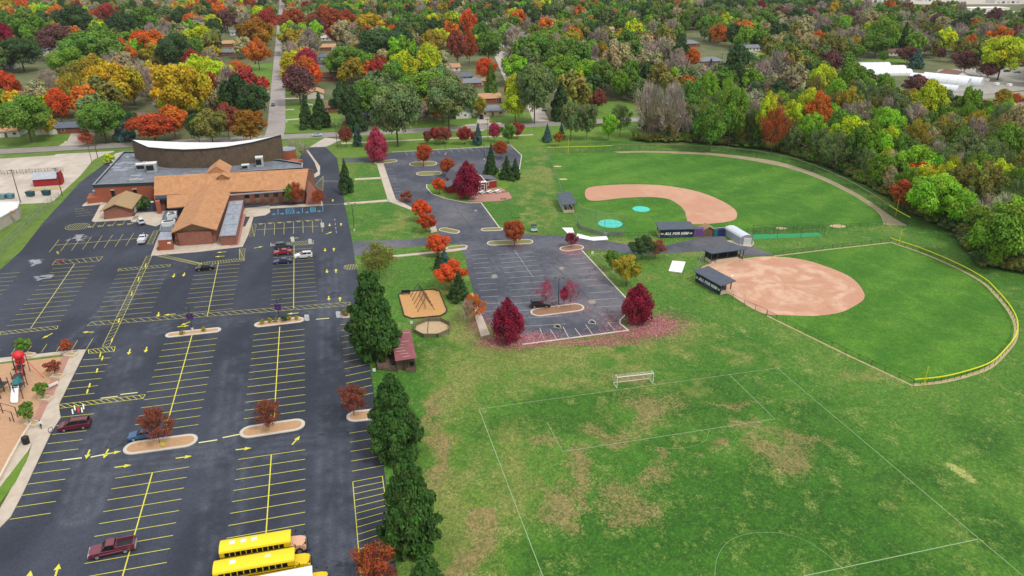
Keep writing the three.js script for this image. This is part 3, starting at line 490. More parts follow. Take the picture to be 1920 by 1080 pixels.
  add('wall', [slab([iL, iR, bR.clone().setY(0), bL.clone().setY(0)], -.05, eh - .1), faces([[iR.clone().setY(eh - .1), bR.clone().setY(eh - .1), rR.clone().setY(rh - .35)], [bL.clone().setY(eh - .1), iL.clone().setY(eh - .1), rL.clone().setY(rh - .35)]])], brickBrown);
  add('gutter', beam(at(430, 365.5, eh - .25).add(V(0, 0, .15)), eR.clone().add(V(0, -.25, .25)), .8, .3), greyTrim);
  for (const [x, y] of [[459, 376], [478.5, 375.5], [497, 374.5], [515, 373.5], [533, 372.5]]) {
    const t = (x - 289) / 283, p = lerp(iL, iR, t), a = yaw(iL, iR), w = add('window', box(1.5, 1.5, .12, p.x, 3, p.z + .1, a), glassDark);
    obj('panel', box(1.5, 1.6, .14, p.x, 1.25, p.z + .1, a), gableTan, w); add('pilaster', box(.7, 4.5, .35, p.x + 1.9, 2.3, p.z - .35, a), brickBrown);
  }
  // right end: steep brick gable with its low wings
  { const c = at(587, 384), a = at(573, 385), b = at(602, 383), k = V(-1.6, 0, -9), top2 = V(c.x - 1.5, 7.5, c.z - 3); add('end_gable', faces([[a, b, top2], [b, b.clone().add(k), top2], [b.clone().add(k), a.clone().add(k), top2], [a.clone().add(k), a, top2]]), grainMat(0x9c6a5c, 0x84564a, 2.5, .95, 128, .7)); }
  // cross gable behind the ridge and the louvred dormer on the slope
  { const c = lerp(rL, rR, .4), d = V(-2.2, 0, -9.5), l = lerp(rL, rR, .325).setY(rh - .3), r = lerp(rL, rR, .475).setY(rh - .3), p = c.clone().setY(11.3), pb = p.clone().add(d);
    add('cross_gable', [thickRoof([l, p, pb, l.clone().add(d)]), thickRoof([p, r, r.clone().add(d), pb]), faces([[l, r, p]])], shingle);
    const a = yaw(eL, eR), q = at(418, 341, 6.6), dm = add('dormer', box(3.4, 2.4, 4, q.x, 7.1, q.z - 1.6, a), gableTan);
    const R = (x, y, z) => { const v = V(x, y, z).applyAxisAngle(V(0, 1, 0), a); return V(q.x + v.x, v.y, q.z - 1.6 + v.z); };
    obj('dormer_roof', [thickRoof([R(-2.1, 8.2, 2.4), R(0, 9.5, 2.4), R(0, 9.5, -3), R(-2.1, 8.2, -3)].reverse(), .2), thickRoof([R(0, 9.5, 2.4), R(2.1, 8.2, 2.4), R(2.1, 8.2, -3), R(0, 9.5, -3)].reverse(), .2), faces([[R(-1.8, 8.2, 2.02), R(1.8, 8.2, 2.02), R(0, 9.4, 2.02)]])], shingle, dm); }
  // front gable wing
  const fh = 7, fe = 4.4, pk = at(360, 419, fh), L = at(320, 436.5, fe), Rr = at(406, 431, fe), ax = at(395, 345, fh).sub(pk).setY(0), bk = pk.clone().add(ax), Lb = L.clone().addScaledVector(ax, .98), Rb = Rr.clone().addScaledVector(ax, .98);
  add('gable_roof', [thickRoof([L, pk, bk, Lb]), thickRoof([pk, Rr, Rb, bk])], shingle);
  const inn = lerp(L, Rr, .06), inr = lerp(L, Rr, .94), dz = ax.clone().normalize().multiplyScalar(1);
  const wl = inn.clone().add(dz).setY(0), wr = inr.clone().add(dz).setY(0);
  add('wall', slab([wl, wr, wr.clone().addScaledVector(ax, .9), wl.clone().addScaledVector(ax, .9)], -.05, fe - .05), brickBrown);
  add('gable_panel', faces([[wl.clone().setY(fe - .05), wr.clone().setY(fe - .05), pk.clone().add(dz).setY(fh - .4)]]), gableTan);
  add('front_bay', slab([lerp(wl, wr, .08), lerp(wl, wr, .92), lerp(wl, wr, .92).add(V(.1, 0, .6)), lerp(wl, wr, .08).add(V(.1, 0, .6))], -.05, fe - .4), brickBrown);
  // low flat wings either side
  const fr = P([431, 377, 3.2], [455, 375, 3.2], [441, 440, 3.2], [412, 441.5, 3.2]);
  add('wall', slab(fr, -.05, 2.9), brickBrown); add('flat_roof', sheet(fr, 3.06), membranePale); add('coping', kerbRing(fr, .35, 2.9, 3.15, true), greyTrim);
  for (const t of [.12, .42, .72]) { const a = lerp(fr[0], fr[3], t), b = lerp(fr[1], fr[2], t); add('roof_seam', strip(a, b, .25, 3.08), tealTrim); }
  for (let i = 0; i < 9; i++) { const a = lerp(lerp(fr[0], fr[3], .06 + i * .06), lerp(fr[1], fr[2], .06 + i * .06), .2 + rnd(.5)); add('roof_patch', sheet([V(a.x - .5, 0, a.z - .3), V(a.x + .4, 0, a.z - .4), V(a.x + .6, 0, a.z + .3), V(a.x - .3, 0, a.z + .4)], 3.085 + i * .002), membrane); }
  const fl2 = P([301, 434, 3.2], [322, 433, 3.2], [322, 449, 3.2], [295.5, 450.6, 3.2]);
  add('wall', slab(fl2, -.05, 3.15), brickRed); add('flat_roof', sheet(fl2, 3.2), membranePale);
  const yard = P([308, 397, 3.4], [331, 396, 3.4], [322, 433, 3.4], [300, 433, 3.4]);
  add('yard_wall', slab(yard, -.05, 3.0), brickRed); add('equipment_deck', sheet(yard, 3.06), membrane); add('parapet', kerbRing(yard, .35, 2.9, 3.6, true), membrane);
  for (const [x, y, s] of [[322, 401, 2.2], [318, 405, 1.4], [312, 417, 2.4], [322, 416, 1.8], [326, 403, 1.4]]) { const c = at(x, y, 4), u = add('condenser', box(s, 1.3, s, c.x, 3.72, c.z, .25), metalPale); obj('fan_grille', new THREE.CylinderGeometry(s * .38, s * .38, .06, 14).translate(c.x, 4.4, c.z), glassDark, u); }
  // link roof to the left
  const kl1 = [at(313, 389.5, 3.6), at(345, 387, 3.6), at(392, 361, 5), at(313, 366.5, 5)];
  add('link_roof', thickRoof(kl1), shingle); add('wall', slab(P([315, 392], [343, 390], [352, 375], [316, 378]), -.05, 3.4), concretePale);
  add('porch_wall', slab(P([296, 402], [304, 401], [304, 386], [292, 387]), -.05, 4.2), brickRed); add('porch_wall', slab(P([303.6, 396], [312, 395], [311, 385], [303, 386]), -.05, 3.9), brickBrown);
  add('eave_shade_slab', slab(P([291, 369, 4.4], [315, 367, 4.4], [315, 372, 4.4], [291, 374, 4.4]), 3.9, 4.6), tealTrim);  // dark slab standing in for the shade beneath the left eave
  // roof plant
  for (const [x, y, w, h, d] of [[286.5, 321, 3.4, 3, 3.2], [267, 317.5, 3.6, 2, 2.4], [488, 311.5, 2.6, 3.4, 2.6], [461, 316, 2.6, 1.4, 2], [252, 340.5, 2.8, .9, 1], [240, 298, 1, .9, 1], [272, 309, 1.4, 1.2, 1.2]]) {
    const c = at(x, y, H - .5), u = add('air_handler', box(w, h, d, c.x, H - .5 + h / 2, c.z, .3), metalGrey);
    if (h > 1.2) { obj('louvre', box(w * .7, h * .6, .06, c.x + .08, H - .5 + h * .55, c.z + d / 2 + .12, .3), glassDark, u); obj('hood', box(w * 1.04, .12, d * 1.04, c.x, H - .44 + h, c.z, .3), metalPale, u); }
  }
  for (const [x, y] of [[390, 311], [401, 322], [333, 450]]) { const c = at(x, y, 9.2); add('vent_pipe', cyl(.18, .18, 1, c.x, 8.7, c.z), tealTrim); }
  for (const [x, y] of [[177, 357], [286, 378], [318, 455]]) { const c = at(x, y, 4); add('wall_lamp', box(.8, .35, .5, c.x, 4, c.z + .3), metalPale); }
}
{ // small garage in front of the flat wing
  const a = at(197.5, 412), b = at(248, 406.5), c = b.clone().add(V(-3.2, 0, -13)), d = a.clone().add(V(-3.2, 0, -13)), g = thing('garage', 'small windowless brick garage with low tan shingle gable by the parking stalls', 'garage');
  obj('wall', slab([a, b, c, d], -.05, 3), brickBrown, g);
  const up = (p, y) => p.clone().setY(y), o = V(-.4, 0, .7), e1 = up(a, 2.9).add(V(-.8, 0, .7)), e2 = up(b, 2.9).add(V(.8, 0, .7)), e3 = up(c, 2.9).add(V(.8, 0, -.7)), e4 = up(d, 2.9).add(V(-.8, 0, -.7)), r1 = lerp(e1, e2, .5).setY(4.9), r2 = lerp(e4, e3, .5).setY(4.9);
  obj('roof', [thickRoof([e1, r1, r2, e4]), thickRoof([r1, e2, e3, r2])], grainMat(0xb4946c, 0x8c7858, 3, .95, 128, .8), g);
  for (const [p, q] of [[a, b], [c, d]]) obj('gable', faces([[up(p, 3), up(q, 3), lerp(p, q, .5).setY(4.7)]]), woodBrown, g);
  obj('door', quadWall(lerp(b, c, .3).add(V(.06, 0, 0)), lerp(b, c, .5).add(V(.06, 0, 0)), 0, 2.2, .2), metalPale, g);
}
{ // fenced white patio furniture beside the garage
  const g = thing('picket_screen', 'white picket screen around the small yard beside the tan-roofed garage', 'fence'), pts = P([250, 401], [252, 389], [262, 385], [279, 384], [279, 397]);
  for (let i = 0; i + 1 < pts.length; i++) for (let k = 0; k < 7; k++) { const p = lerp(pts[i], pts[i + 1], k / 7); obj('picket', box(.5, 1.5, .08, p.x, .88, p.z, yaw(pts[i], pts[i + 1])), metalPale, g); }
  for (let i = 0; i + 1 < pts.length; i++) obj('rail', beam(pts[i].clone().setY(1.35), pts[i + 1].clone().setY(1.35), .1, .1), metalPale, g);
}
// ---------- ball fields ----------
const steel = mat(hex(0x9aa0a0), .5, { metalness: .5 }), steelDark = mat(hex(0x3a4240), .6, { metalness: .3 }), navy = mat(hex(0x1a2b4c), .8), capY = mat(hex(0xd4d21c), .6), shingleBlue = grainMat(0x5a6470, 0x434c58, 5, .95, 128, .7), blockTan = mat(hex(0xc6b49a), .9), darkWood = mat(hex(0x4a4038), .9);
const linkTex = (() => { // woven wire: two sets of crossing diagonals
  const n = 64, d = new Uint8Array(n * n * 4);
  for (let j = 0; j < n; j++) for (let i = 0; i < n; i++) { const a = (i + j) % 16, b = (i - j + n) % 16, v = Math.min(a, 16 - a) < .6 || Math.min(b, 16 - b) < .6 ? 255 : 0, k = (j * n + i) * 4; d[k] = d[k + 1] = d[k + 2] = v; d[k + 3] = 255; }
  const t = new THREE.DataTexture(d, n, n); t.wrapS = t.wrapT = THREE.RepeatWrapping; t.magFilter = THREE.LinearFilter; t.minFilter = THREE.LinearMipmapLinearFilter; t.generateMipmaps = true; t.repeat.set(1 / .3, 1 / .3); t.needsUpdate = true; return t;
})();
const linkMat = c => new THREE.MeshStandardMaterial({ color: hex(c), roughness: .6, alphaMap: linkTex, transparent: true, side: THREE.DoubleSide });
const linkGrey = linkMat(0x8c9490), linkBlack = linkMat(0x2c3430), netWhite = linkMat(0xe4e6e2), netBlack = linkMat(0x20262a);
function fence(label, pts, h, o = {}) {
  const f = thing('chain_link_fence', label, 'fence'), step = o.step || 3, pm = o.post || steelDark, lm = o.link || linkBlack;
  const line = []; for (let i = 0; i + 1 < pts.length; i++) { const d = pts[i].distanceTo(pts[i + 1]), n = Math.max(1, Math.round(d / step)); for (let k = 0; k < n; k++) line.push(lerp(pts[i], pts[i + 1], k / n)); } line.push(pts[pts.length - 1]);
  line.forEach((p, i) => {
    obj('post', cyl(.045, .045, h + .05, p.x, -.05, p.z, 6), pm, f);
    const q = line[i + 1]; if (!q) return;
    const U = (v, y) => V(v.x, y, v.z);
    const panel = obj('mesh_panel', faces([[U(p, .03), U(q, .03), U(q, h), U(p, h)]]), lm, f);
    obj('top_rail', o.cap ? beam(U(p, h + .03), U(q, h + .03), .2, .16) : rod(U(p, h), U(q, h), .035, 5), o.cap ? o.cap : pm, panel);
  }); return f;
}
fence('curved outfield fence of the baseball field with yellow topped ends', baseFence.filter((p, i) => i < 9), 2.6, { cap: capY, step: 4 });
fence('tall black outfield fence curving along the edge of the woods', baseFence.filter((p, i) => i >= 8 && i < 44), 2.8, { step: 4, cap: mat(hex(0x7c7a60), .7) });
fence('short yellow capped end of the outfield fence beside the warning track', baseFence.filter((p, i) => i >= 43), 2.8, { step: 4, cap: capY });
fence('low yellow capped fence arcing around the softball outfield', softFence, 1.25, { cap: capY, step: 3.2 });
fence('low black fence along the softball first base side near the soccer field', P([1438, 591], [1510, 626.5], [1585, 663], [1712, 722.5]), 1.25);
fence('low black fence between softball outfield and batting cage', P([1449, 480], [1560, 466.5], [1668, 454.5]), 1.25);
fence('long grey fence beside the third base line of the baseball field', P([1026, 288], [1040, 325], [1055, 368]), 1.6, { post: steel, link: linkGrey });
fence('grey fence from the baseball dugout to the backstop', P([1068, 395], [1082, 417], [1088, 427]), 1.3, { post: steel, link: linkGrey });
fence('low black fence on the right field side of the baseball diamond', P([1140, 443.5], [1235, 443]), 1.3);
fence('low black fence behind the batting cage by right field', P([1352, 441], [1450, 433.5], [1560, 429], [1660, 424]), 1.4);
{ // backstop
  const b = thing('backstop', 'tall curved chain-link backstop behind the turquoise home plate cover', 'backstop'), pts = P([1082, 420], [1090, 430], [1116, 437.5], [1133, 442], [1168, 443]), h = 7;
  pts.forEach((p, i) => { obj('post', cyl(.07, .07, h, p.x, 0, p.z, 6), steel, b); const q = pts[i + 1]; if (!q) return; const U = (v, y) => V(v.x, y, v.z);
    obj('mesh_panel', faces([[U(p, 1.1), U(q, 1.1), U(q, h), U(p, h)]]), linkGrey, b); for (const y of [1.1, 3.9, h]) obj('rail', rod(U(p, y), U(q, y), .04, 5), steel, b);
    obj('kickboard', quadWall(p, q, .02, 1.05, .1), steel, b); });
}
for (const [x, y, rr, t] of [[1144, 419.5, 3.7, 'turquoise round tarp covering home plate of the baseball diamond'], [1202, 392.3, 2.75, 'turquoise round tarp covering the pitching mound']]) {
  const c = at(x, y), g = thing('field_cover', t, 'tarp', c), m = mat(hex(0x45c8b8), .6);
  const geo = new THREE.CylinderGeometry(rr, rr * 1.03, .1, 36, 1).translate(0, .09, 0); obj('tarp_sheet', geo, m, g);
  for (const o of [-.45, 0, .45]) obj('seam', box(.06, .02, rr * 2 * Math.sqrt(1 - o * o) * .98, o * rr, .152, 0), mat(hex(0x2a9aa0), .6), g);
}
const bannerTex = (() => {
  const W = 1024, H = 256, c = document.createElement('canvas'); c.width = W; c.height = H; const x = c.getContext('2d');
  x.fillStyle = '#1b2c4e'; x.fillRect(0, 0, W, H);
  for (const [y, col] of [[92, '#c8d86a'], [112, '#e4e8e2'], [132, '#c8d86a']]) { x.fillStyle = col; x.fillRect(0, y, 95, 15); x.fillRect(W - 95, y, 95, 15); }
  x.fillStyle = '#f0f0ea'; x.textAlign = 'center'; x.font = 'italic bold 124px sans-serif'; x.fillText('ALL FOR HIM', W / 2, 158); x.lineWidth = 7; x.strokeStyle = '#f0f0ea'; x.strokeText('ALL FOR HIM', W / 2, 158);
  x.fillStyle = '#9aa8c0'; for (let i = 0, px = 250; px < 770; i++) { const w = 6 + (i * 37 % 17); x.fillRect(px, 204, w, 12); px += w + (i % 5 === 4 ? 26 : 8); }
  const t = new THREE.CanvasTexture(c); t.colorSpace = THREE.SRGBColorSpace; return t;
})();
function dugout(name, label, a, b, depth, opt = {}) { // a-b: the closed back wall as seen from outside; depth goes to the field side
  const ca = mid(a, b), L = a.distanceTo(b), d = thing(name, label, 'dugout', ca.clone().setY(0), yaw(a, b)), h = opt.h || 2.7, s = opt.side || -1, D = depth * s;
  obj('back_wall', box(L, h, .25, 0, h / 2, 0), opt.banner ? navy : opt.wall || navy, d);
  for (const k of [-1, 1]) { obj('end_wall', box(.2, .9, depth, k * (L / 2 - .12), .45, D / 2), blockTan, d); for (const f of [.5, 1]) obj('post', box(.2, h, .2, k * (L / 2 - .15), h / 2, D * f - .1 * s * f), darkWood, d); }
  obj('front_wall', box(L * .66, .9, .2, 0, .45, D * .98), blockTan, d);
  for (const f of [-.3, 0, .3]) obj('post', box(.14, h, .14, L * f, h / 2, D * .96), darkWood, d);
  obj('bench', box(L * .8, .1, .5, 0, .5, D * .3), darkWood, d); obj('floor', box(L, .08, depth, 0, .05, D / 2), concretePale, d);
  const rf = obj('roof', thickRoof(s < 0 ? [V(-L / 2 - .5, h + .1, .6), V(L / 2 + .5, h + .1, .6), V(L / 2 + .5, h + .55, D - .7), V(-L / 2 - .5, h + .55, D - .7)] : [V(-L / 2 - .5, h + .55, D + .7), V(L / 2 + .5, h + .55, D + .7), V(L / 2 + .5, h + .1, -.6), V(-L / 2 - .5, h + .1, -.6)], .22), shingleBlue, d);
  if (opt.banner) { const g = new THREE.PlaneGeometry(L * .97, h * .82); if (s > 0) g.rotateY(Math.PI); obj('banner', g.translate(0, h * .44, -.14 * s), new THREE.MeshStandardMaterial({ map: bannerTex, roughness: .7 }), d); }
  return d;
}
dugout('dugout', 'dugout by the sheds with its navy ALL FOR HIM banner facing the drive', at(1237, 446), at(1298, 444.5), 4, { banner: 1 });
dugout('dugout', 'dugout with a navy ALL FOR HIM banner facing the soccer field', at(1304, 527), at(1350, 553), 3.4, { banner: 1 });
dugout('dugout', 'open dugout facing the softball dirt with dark interior', at(1321, 487), at(1382, 479), 3, { side: 1, h: 2.8, wall: mat(hex(0x2e3440), .9) });
dugout('dugout', 'grey roofed dugout beside the long fence on the third base side', at(1057, 399), at(1047, 378), 3.4, { side: 1, wall: metalGrey });
fence('tall grey chain-link backstop joining the two softball dugouts', P([1305, 524], [1309, 508], [1318, 494]), 3.4, { post: steel, link: linkGrey });
fence('dark fence shielding the softball dirt right of the banner dugout', P([1352, 552], [1395, 573], [1437, 591]), 1.5);
function foulPole(x, y, h, label) { const c = at(x, y), f = thing('foul_pole', label, 'foul pole', c); obj('pole', cyl(.09, .07, h, 0, 0, 0, 8), capY, f); obj('cap', cyl(.09, .09, .12, 0, h, 0, 8), capY, f); }
foulPole(1065, 289, 6.2, 'yellow foul pole at the far left corner of the baseball outfield'); foulPole(1685, 458.6, 4.4, 'yellow foul pole at the upper end of the softball fence'); foulPole(1731.8, 722, 4, 'yellow foul pole at the lower end of the softball fence'); foulPole(1679, 405, 5.6, 'yellow foul pole beside the woods at the end of the warning track');
{ // home plate bits of softball
  const c = at(1373, 517.5), g = tag(obj('home_plate', box(.7, .05, .7, 0, .06, 0), mat(hex(0xeee8dc), .7)), 'white home plate in the softball dirt', 'plate'); g.position.copy(c);
}
{ // metal shed with arched roof and roller door
  const a = at(1372, 454), b = at(1411, 457), d = V(-4.5, 0, -11), s = thing('metal_shed', 'white metal shed with curved roof and roller door on concrete apron', 'shed'), up = (p, y) => p.clone().setY(y);
  const fa = at(1387, 459), fb = at(1411, 458.5), L = fb.distanceTo(fa), ang = yaw(fa, fb), c = mid(fa, fb); s.position.copy(c); s.rotation.y = ang;
  const prof = [[-.5, 0], [-.5, 2.1], [-.42, 2.55], [-.22, 2.9], [0, 3.0], [.22, 2.9], [.42, 2.55], [.5, 2.1], [.5, 0]].map(([x, y]) => V(x * L, y, 0)), D = V(-2.0, 0, -8.5), wl = [], rf = [];
  for (let i = 0; i + 1 < prof.length; i++) { const f = [prof[i + 1], prof[i], prof[i].clone().add(D), prof[i + 1].clone().add(D)]; (i === 0 || i === 7 ? wl : rf).push(f); }
  wl.push(prof, [...prof].reverse().map(p => p.clone().add(D)));
  obj('wall', faces(wl), grainMat(0xa8aeb6, 0x969ca4, 3, .5, 64, .3), s); obj('curved_roof', faces(rf.map(f => f.map(p => p.clone().add(V(0, .03, .2))))), grainMat(0xd4dae2, 0xc0c8d2, 3, .5, 64, .3), s);
  const dr = obj('roller_door', box(L * .62, 2, .1, L * .06, 1.02, .06), metalPale, s); for (let i = 1; i < 6; i++) obj('door_rib', box(L * .62, .04, .04, L * .06, i * .33, .13), metalGrey, dr);
  obj('trim', [box(.2, 2.1, .12, -L * .34, 1.05, .07), box(.2, 2.1, .12, L * .42, 1.05, .07)], greyTrim, s);
}
{ // wooden hut, purple lockers, portable toilets
  const a = at(1318, 444), b = at(1338, 443), c = mid(a, b), L = 3.6, s = thing('wooden_shed', 'small brown wooden shed with shingle gable between purple and navy cabins', 'shed', c, yaw(a, b));
  obj('wall', box(L, 2.1, 3, 0, 1.05, -1.5), woodBrown, s); obj('roof', [thickRoof([V(-L / 2 - .3, 1.95, .3), V(0, 3.2, .3), V(0, 3.2, -3.3), V(-L / 2 - .3, 1.95, -3.3)].reverse(), .15), thickRoof([V(0, 3.2, .3), V(L / 2 + .3, 1.95, .3), V(L / 2 + .3, 1.95, -3.3), V(0, 3.2, -3.3)].reverse(), .15)], grainMat(0xa88a6c, 0x886c54, 2, .95, 64, .7), s);
  obj('gable', faces([[V(-L / 2, 2.1, .01), V(L / 2, 2.1, .01), V(0, 3.08, .01)]]), woodBrown, s); obj('door', box(1.1, 1.9, .08, 0, .95, .05), grainMat(0x7a5e48, 0x644c3c, 1, .9, 64, .5), s);
  const toilet = (x, y, col, label) => { const p = at(x, y), t = thing('portable_toilet', label, 'toilet', p, .1), m = mat(hex(col), .5); obj('cabin', box(1.2, 2.2, 1.2, 0, 1.1, 0), m, t); obj('roof', new THREE.CylinderGeometry(.62, .66, 1.25, 14, 1, false, 0, Math.PI).rotateZ(Math.PI / 2).rotateX(-Math.PI / 2).scale(1, .35, 1).translate(0, 2.2, 0), mat(hex(0xc6ccd0), .6), t); const d = obj('door', box(.8, 1.9, .06, 0, 1, .62), m, t); obj('handle', box(.06, .2, .06, .28, 1.05, .67), steel, d); };
  toilet(1340, 442.5, 0x1f6a6e, 'teal portable toilet next to the brown wooden shed'); toilet(1346, 442, 0x22286a, 'navy portable toilet, middle of the three by the wooden shed'); toilet(1353, 441.5, 0x1c2a5c, 'navy portable toilet farthest right beside the wooden shed');
  const p = at(1309, 443.5), k = thing('purple_locker', 'purple storage locker between the banner dugout and the wooden shed', 'locker', p, .05), pm = mat(hex(0x5a3a78), .6);
  obj('cabinet', box(3.2, 2.3, 1.8, 0, 1.3, -.6), pm, k); for (const x of [-1, 0, 1]) obj('door', box(.96, 2.1, .06, x * 1.02, 1.3, .34), mat(hex(0x6a4a8a), .6), k); obj('base', box(3.4, .2, 2, 0, .1, -.6), woodBrown, k);
}
{ // batting cage: frame and net over the green carpet
  const q = P([1410, 441], [1534, 437], [1545, 442.5], [1412, 448.5]), g = thing('batting_cage', 'black netted batting cage over a green carpet strip beside the metal shed', 'batting cage'), h = 3.2, U = (p, y) => V(p.x, y, p.z);
  for (let i = 0; i < 4; i++) for (const e of [0, 1]) { const p = lerp(q[3 * e], e ? q[2] : q[1], i / 3); obj('post', cyl(.05, .05, h, p.x, .03, p.z, 6), steelDark, g); }
  for (const [a, b] of [[q[0], q[1]], [q[3], q[2]]]) { obj('cable', rod(U(a, h), U(b, h), .02, 4), steelDark, g); obj('net', faces([[U(a, .05), U(b, .05), U(b, h), U(a, h)]]), netBlack, g); }
}
{ // soccer goal
  const a = at(1156.5, 728), b = at(1224, 720), c = mid(a, b), g = thing('soccer_goal', 'white soccer goal with sagging net at the near end of the field', 'goal', c, yaw(a, b)), L = a.distanceTo(b) / 2, h = 2.44, w = mat(hex(0xeceeea), .5);
  for (const k of [-1, 1]) { obj('post', cyl(.06, .06, h, k * L, 0, 0, 8), w, g); obj('side_frame', [rod(V(k * L, h, 0), V(k * L, h, -1), .04), rod(V(k * L, h, -1), V(k * L, .04, -2), .04), rod(V(k * L, .04, -2), V(k * L, .04, 0), .04)], w, g); obj('side_net', faces([[V(k * L, 0, 0), V(k * L, 0, -2), V(k * L, h, -1), V(k * L, h, 0)]]), netWhite, g); }
  obj('crossbar', rod(V(-L, h, 0), V(L, h, 0), .06, 8), w, g); obj('back_bar', rod(V(-L, .05, -2), V(L, .05, -2), .045, 6), w, g); obj('back_net', faces([[V(-L, 0, -2), V(L, 0, -2), V(L, h, -1), V(-L, h, -1)]]), netWhite, g); obj('top_net', faces([[V(-L, h, -1), V(L, h, -1), V(L, h, 0), V(-L, h, 0)]]), netWhite, g);
}
{ // two small practice hoops on the old lot, tarps, cart
  for (const [x, y, t, col] of [[1045, 615, 'small folded pop-up goal with yellowish trim on the old lot', 0xd8d8a8], [1110, 607, 'small white pop-up goal beside the end stalls of the old lot', 0xe8eaec]]) {
    const c = at(x, y), g = thing('popup_goal', t, 'goal', c, -.3), m = mat(hex(col), .6), arc = []; for (let i = 0; i <= 10; i++) arc.push(V(Math.cos(i / 10 * Math.PI) * .85, Math.sin(i / 10 * Math.PI) * .95, 0));
    obj('hoop', new THREE.TubeGeometry(new THREE.CatmullRomCurve3(arc), 20, .07, 6), m, g); const f = []; for (let i = 0; i < 10; i++) f.push([arc[i], arc[i + 1], V(0, .04, -1)]); obj('net_back', faces(f), mat(hex(0xdadcd4), .8), g); obj('ground_bar', rod(V(-.85, .05, 0), V(.85, .05, 0), .06), m, g);
  }
  const tarp = (pts, label) => { const q = P(...pts), g = thing('white_tarp', label, 'tarp'); obj('sheet', slab(q, .03, .16), mat(hex(0xe6e8ec), .6), g); obj('edge_hem', kerbRing(q, .12, .16, .19, true), mat(hex(0xf0f0f0), .6), g); };
  tarp([[1054, 428], [1073, 428], [1077, 440], [1066, 440]], 'folded white tarp panel lying left of the small crimson tree'); tarp([[1083, 439], [1108, 445.5], [1137, 444], [1140, 450], [1112, 452], [1080, 446]], 'long white bent tarp strip lying below the backstop'); tarp([[1261, 490], [1285, 492], [1278, 512], [1254, 509]], 'square white slab scattered with red leaves on the lawn');
  const c = at(1001, 434), k = thing('utility_cart', 'small teal and white utility cart parked on grass above the drive', 'cart', c, .1); obj('body', box(2, .9, 1.5, 0, .75, 0), mat(hex(0x3a9a88), .6), k); obj('canopy', box(1.8, .12, 1.5, 0, 2, -.1), mat(hex(0x22303a), .6), k); for (const x of [-.8, .8]) for (const z of [-.6, .5]) obj('strut', cyl(.04, .04, 1, x, 1, z, 5), steel, k); for (const x of [-.7, .7]) for (const z of [-.7, .7]) obj('wheel', new THREE.CylinderGeometry(.3, .3, .2, 12).rotateX(Math.PI / 2).translate(x, .3, z), mat(hex(0x181818), .9), k); obj('front_panel', box(1.9, .7, .06, 0, .8, .78), metalPale, k);
}
// ---------- vehicles ----------
const tyreM = mat(hex(0x16171a), .9), rimM = mat(hex(0xa8acb0), .35, { metalness: .6 }), carGlass = mat(hex(0x141c24), .08, { metalness: .2 }), lampW = mat(hex(0xe8e8e0), .2), lampR = mat(hex(0x8e1418), .3), blackTrim = mat(hex(0x1c1d20), .7);
const paint = c => new THREE.MeshPhysicalMaterial({ color: hex(c), roughness: .35, metalness: .15, clearcoat: .8, clearcoatRoughness: .12 });
function sideBody(pts, w, bevel = .08) { const s = new THREE.Shape(); pts.forEach(([x, y], i) => i ? s.lineTo(x, y) : s.moveTo(x, y)); return new THREE.ExtrudeGeometry(s, { depth: w - 2 * bevel, bevelEnabled: true, bevelThickness: bevel, bevelSize: bevel * .7, bevelSegments: 2, curveSegments: 4 }).translate(0, 0, -(w - 2 * bevel) / 2); }
function wheel(v, x, z, r) { const t = obj('wheel', new THREE.CylinderGeometry(r, r, .24, 18).rotateX(Math.PI / 2).translate(x, r, z), tyreM, v), s = Math.sign(z); obj('rim', new THREE.CylinderGeometry(r * .62, r * .62, .05, 14).rotateX(Math.PI / 2).translate(x, r, z + s * .11), rimM, t); }
const KINDS = {
  sedan: { L: 4.7, w: 1.82, r: .34, low: [[-2.3, .32], [-2.35, .62], [-2.25, .92], [-1.6, 1.0], [.75, .96], [1.7, .86], [2.25, .7], [2.33, .5], [2.25, .3]], cab: [[-1.75, .97], [-1.05, 1.42], [.15, 1.44], [1.0, .95]] },
  suv: { L: 4.8, w: 1.9, r: .38, low: [[-2.3, .36], [-2.38, .7], [-2.32, 1.1], [-1.6, 1.14], [.8, 1.12], [1.8, 1.02], [2.3, .84], [2.36, .55], [2.28, .34]], cab: [[-2.24, 1.1], [-2.0, 1.7], [.05, 1.74], [.98, 1.1]] },
  minivan: { L: 5.1, w: 1.98, r: .36, low: [[-2.5, .34], [-2.56, .7], [-2.5, 1.06], [-1.6, 1.1], [1.2, 1.06], [2.1, .92], [2.5, .74], [2.55, .5], [2.45, .32]], cab: [[-2.46, 1.06], [-2.25, 1.72], [.4, 1.76], [1.62, 1.02]] },
};
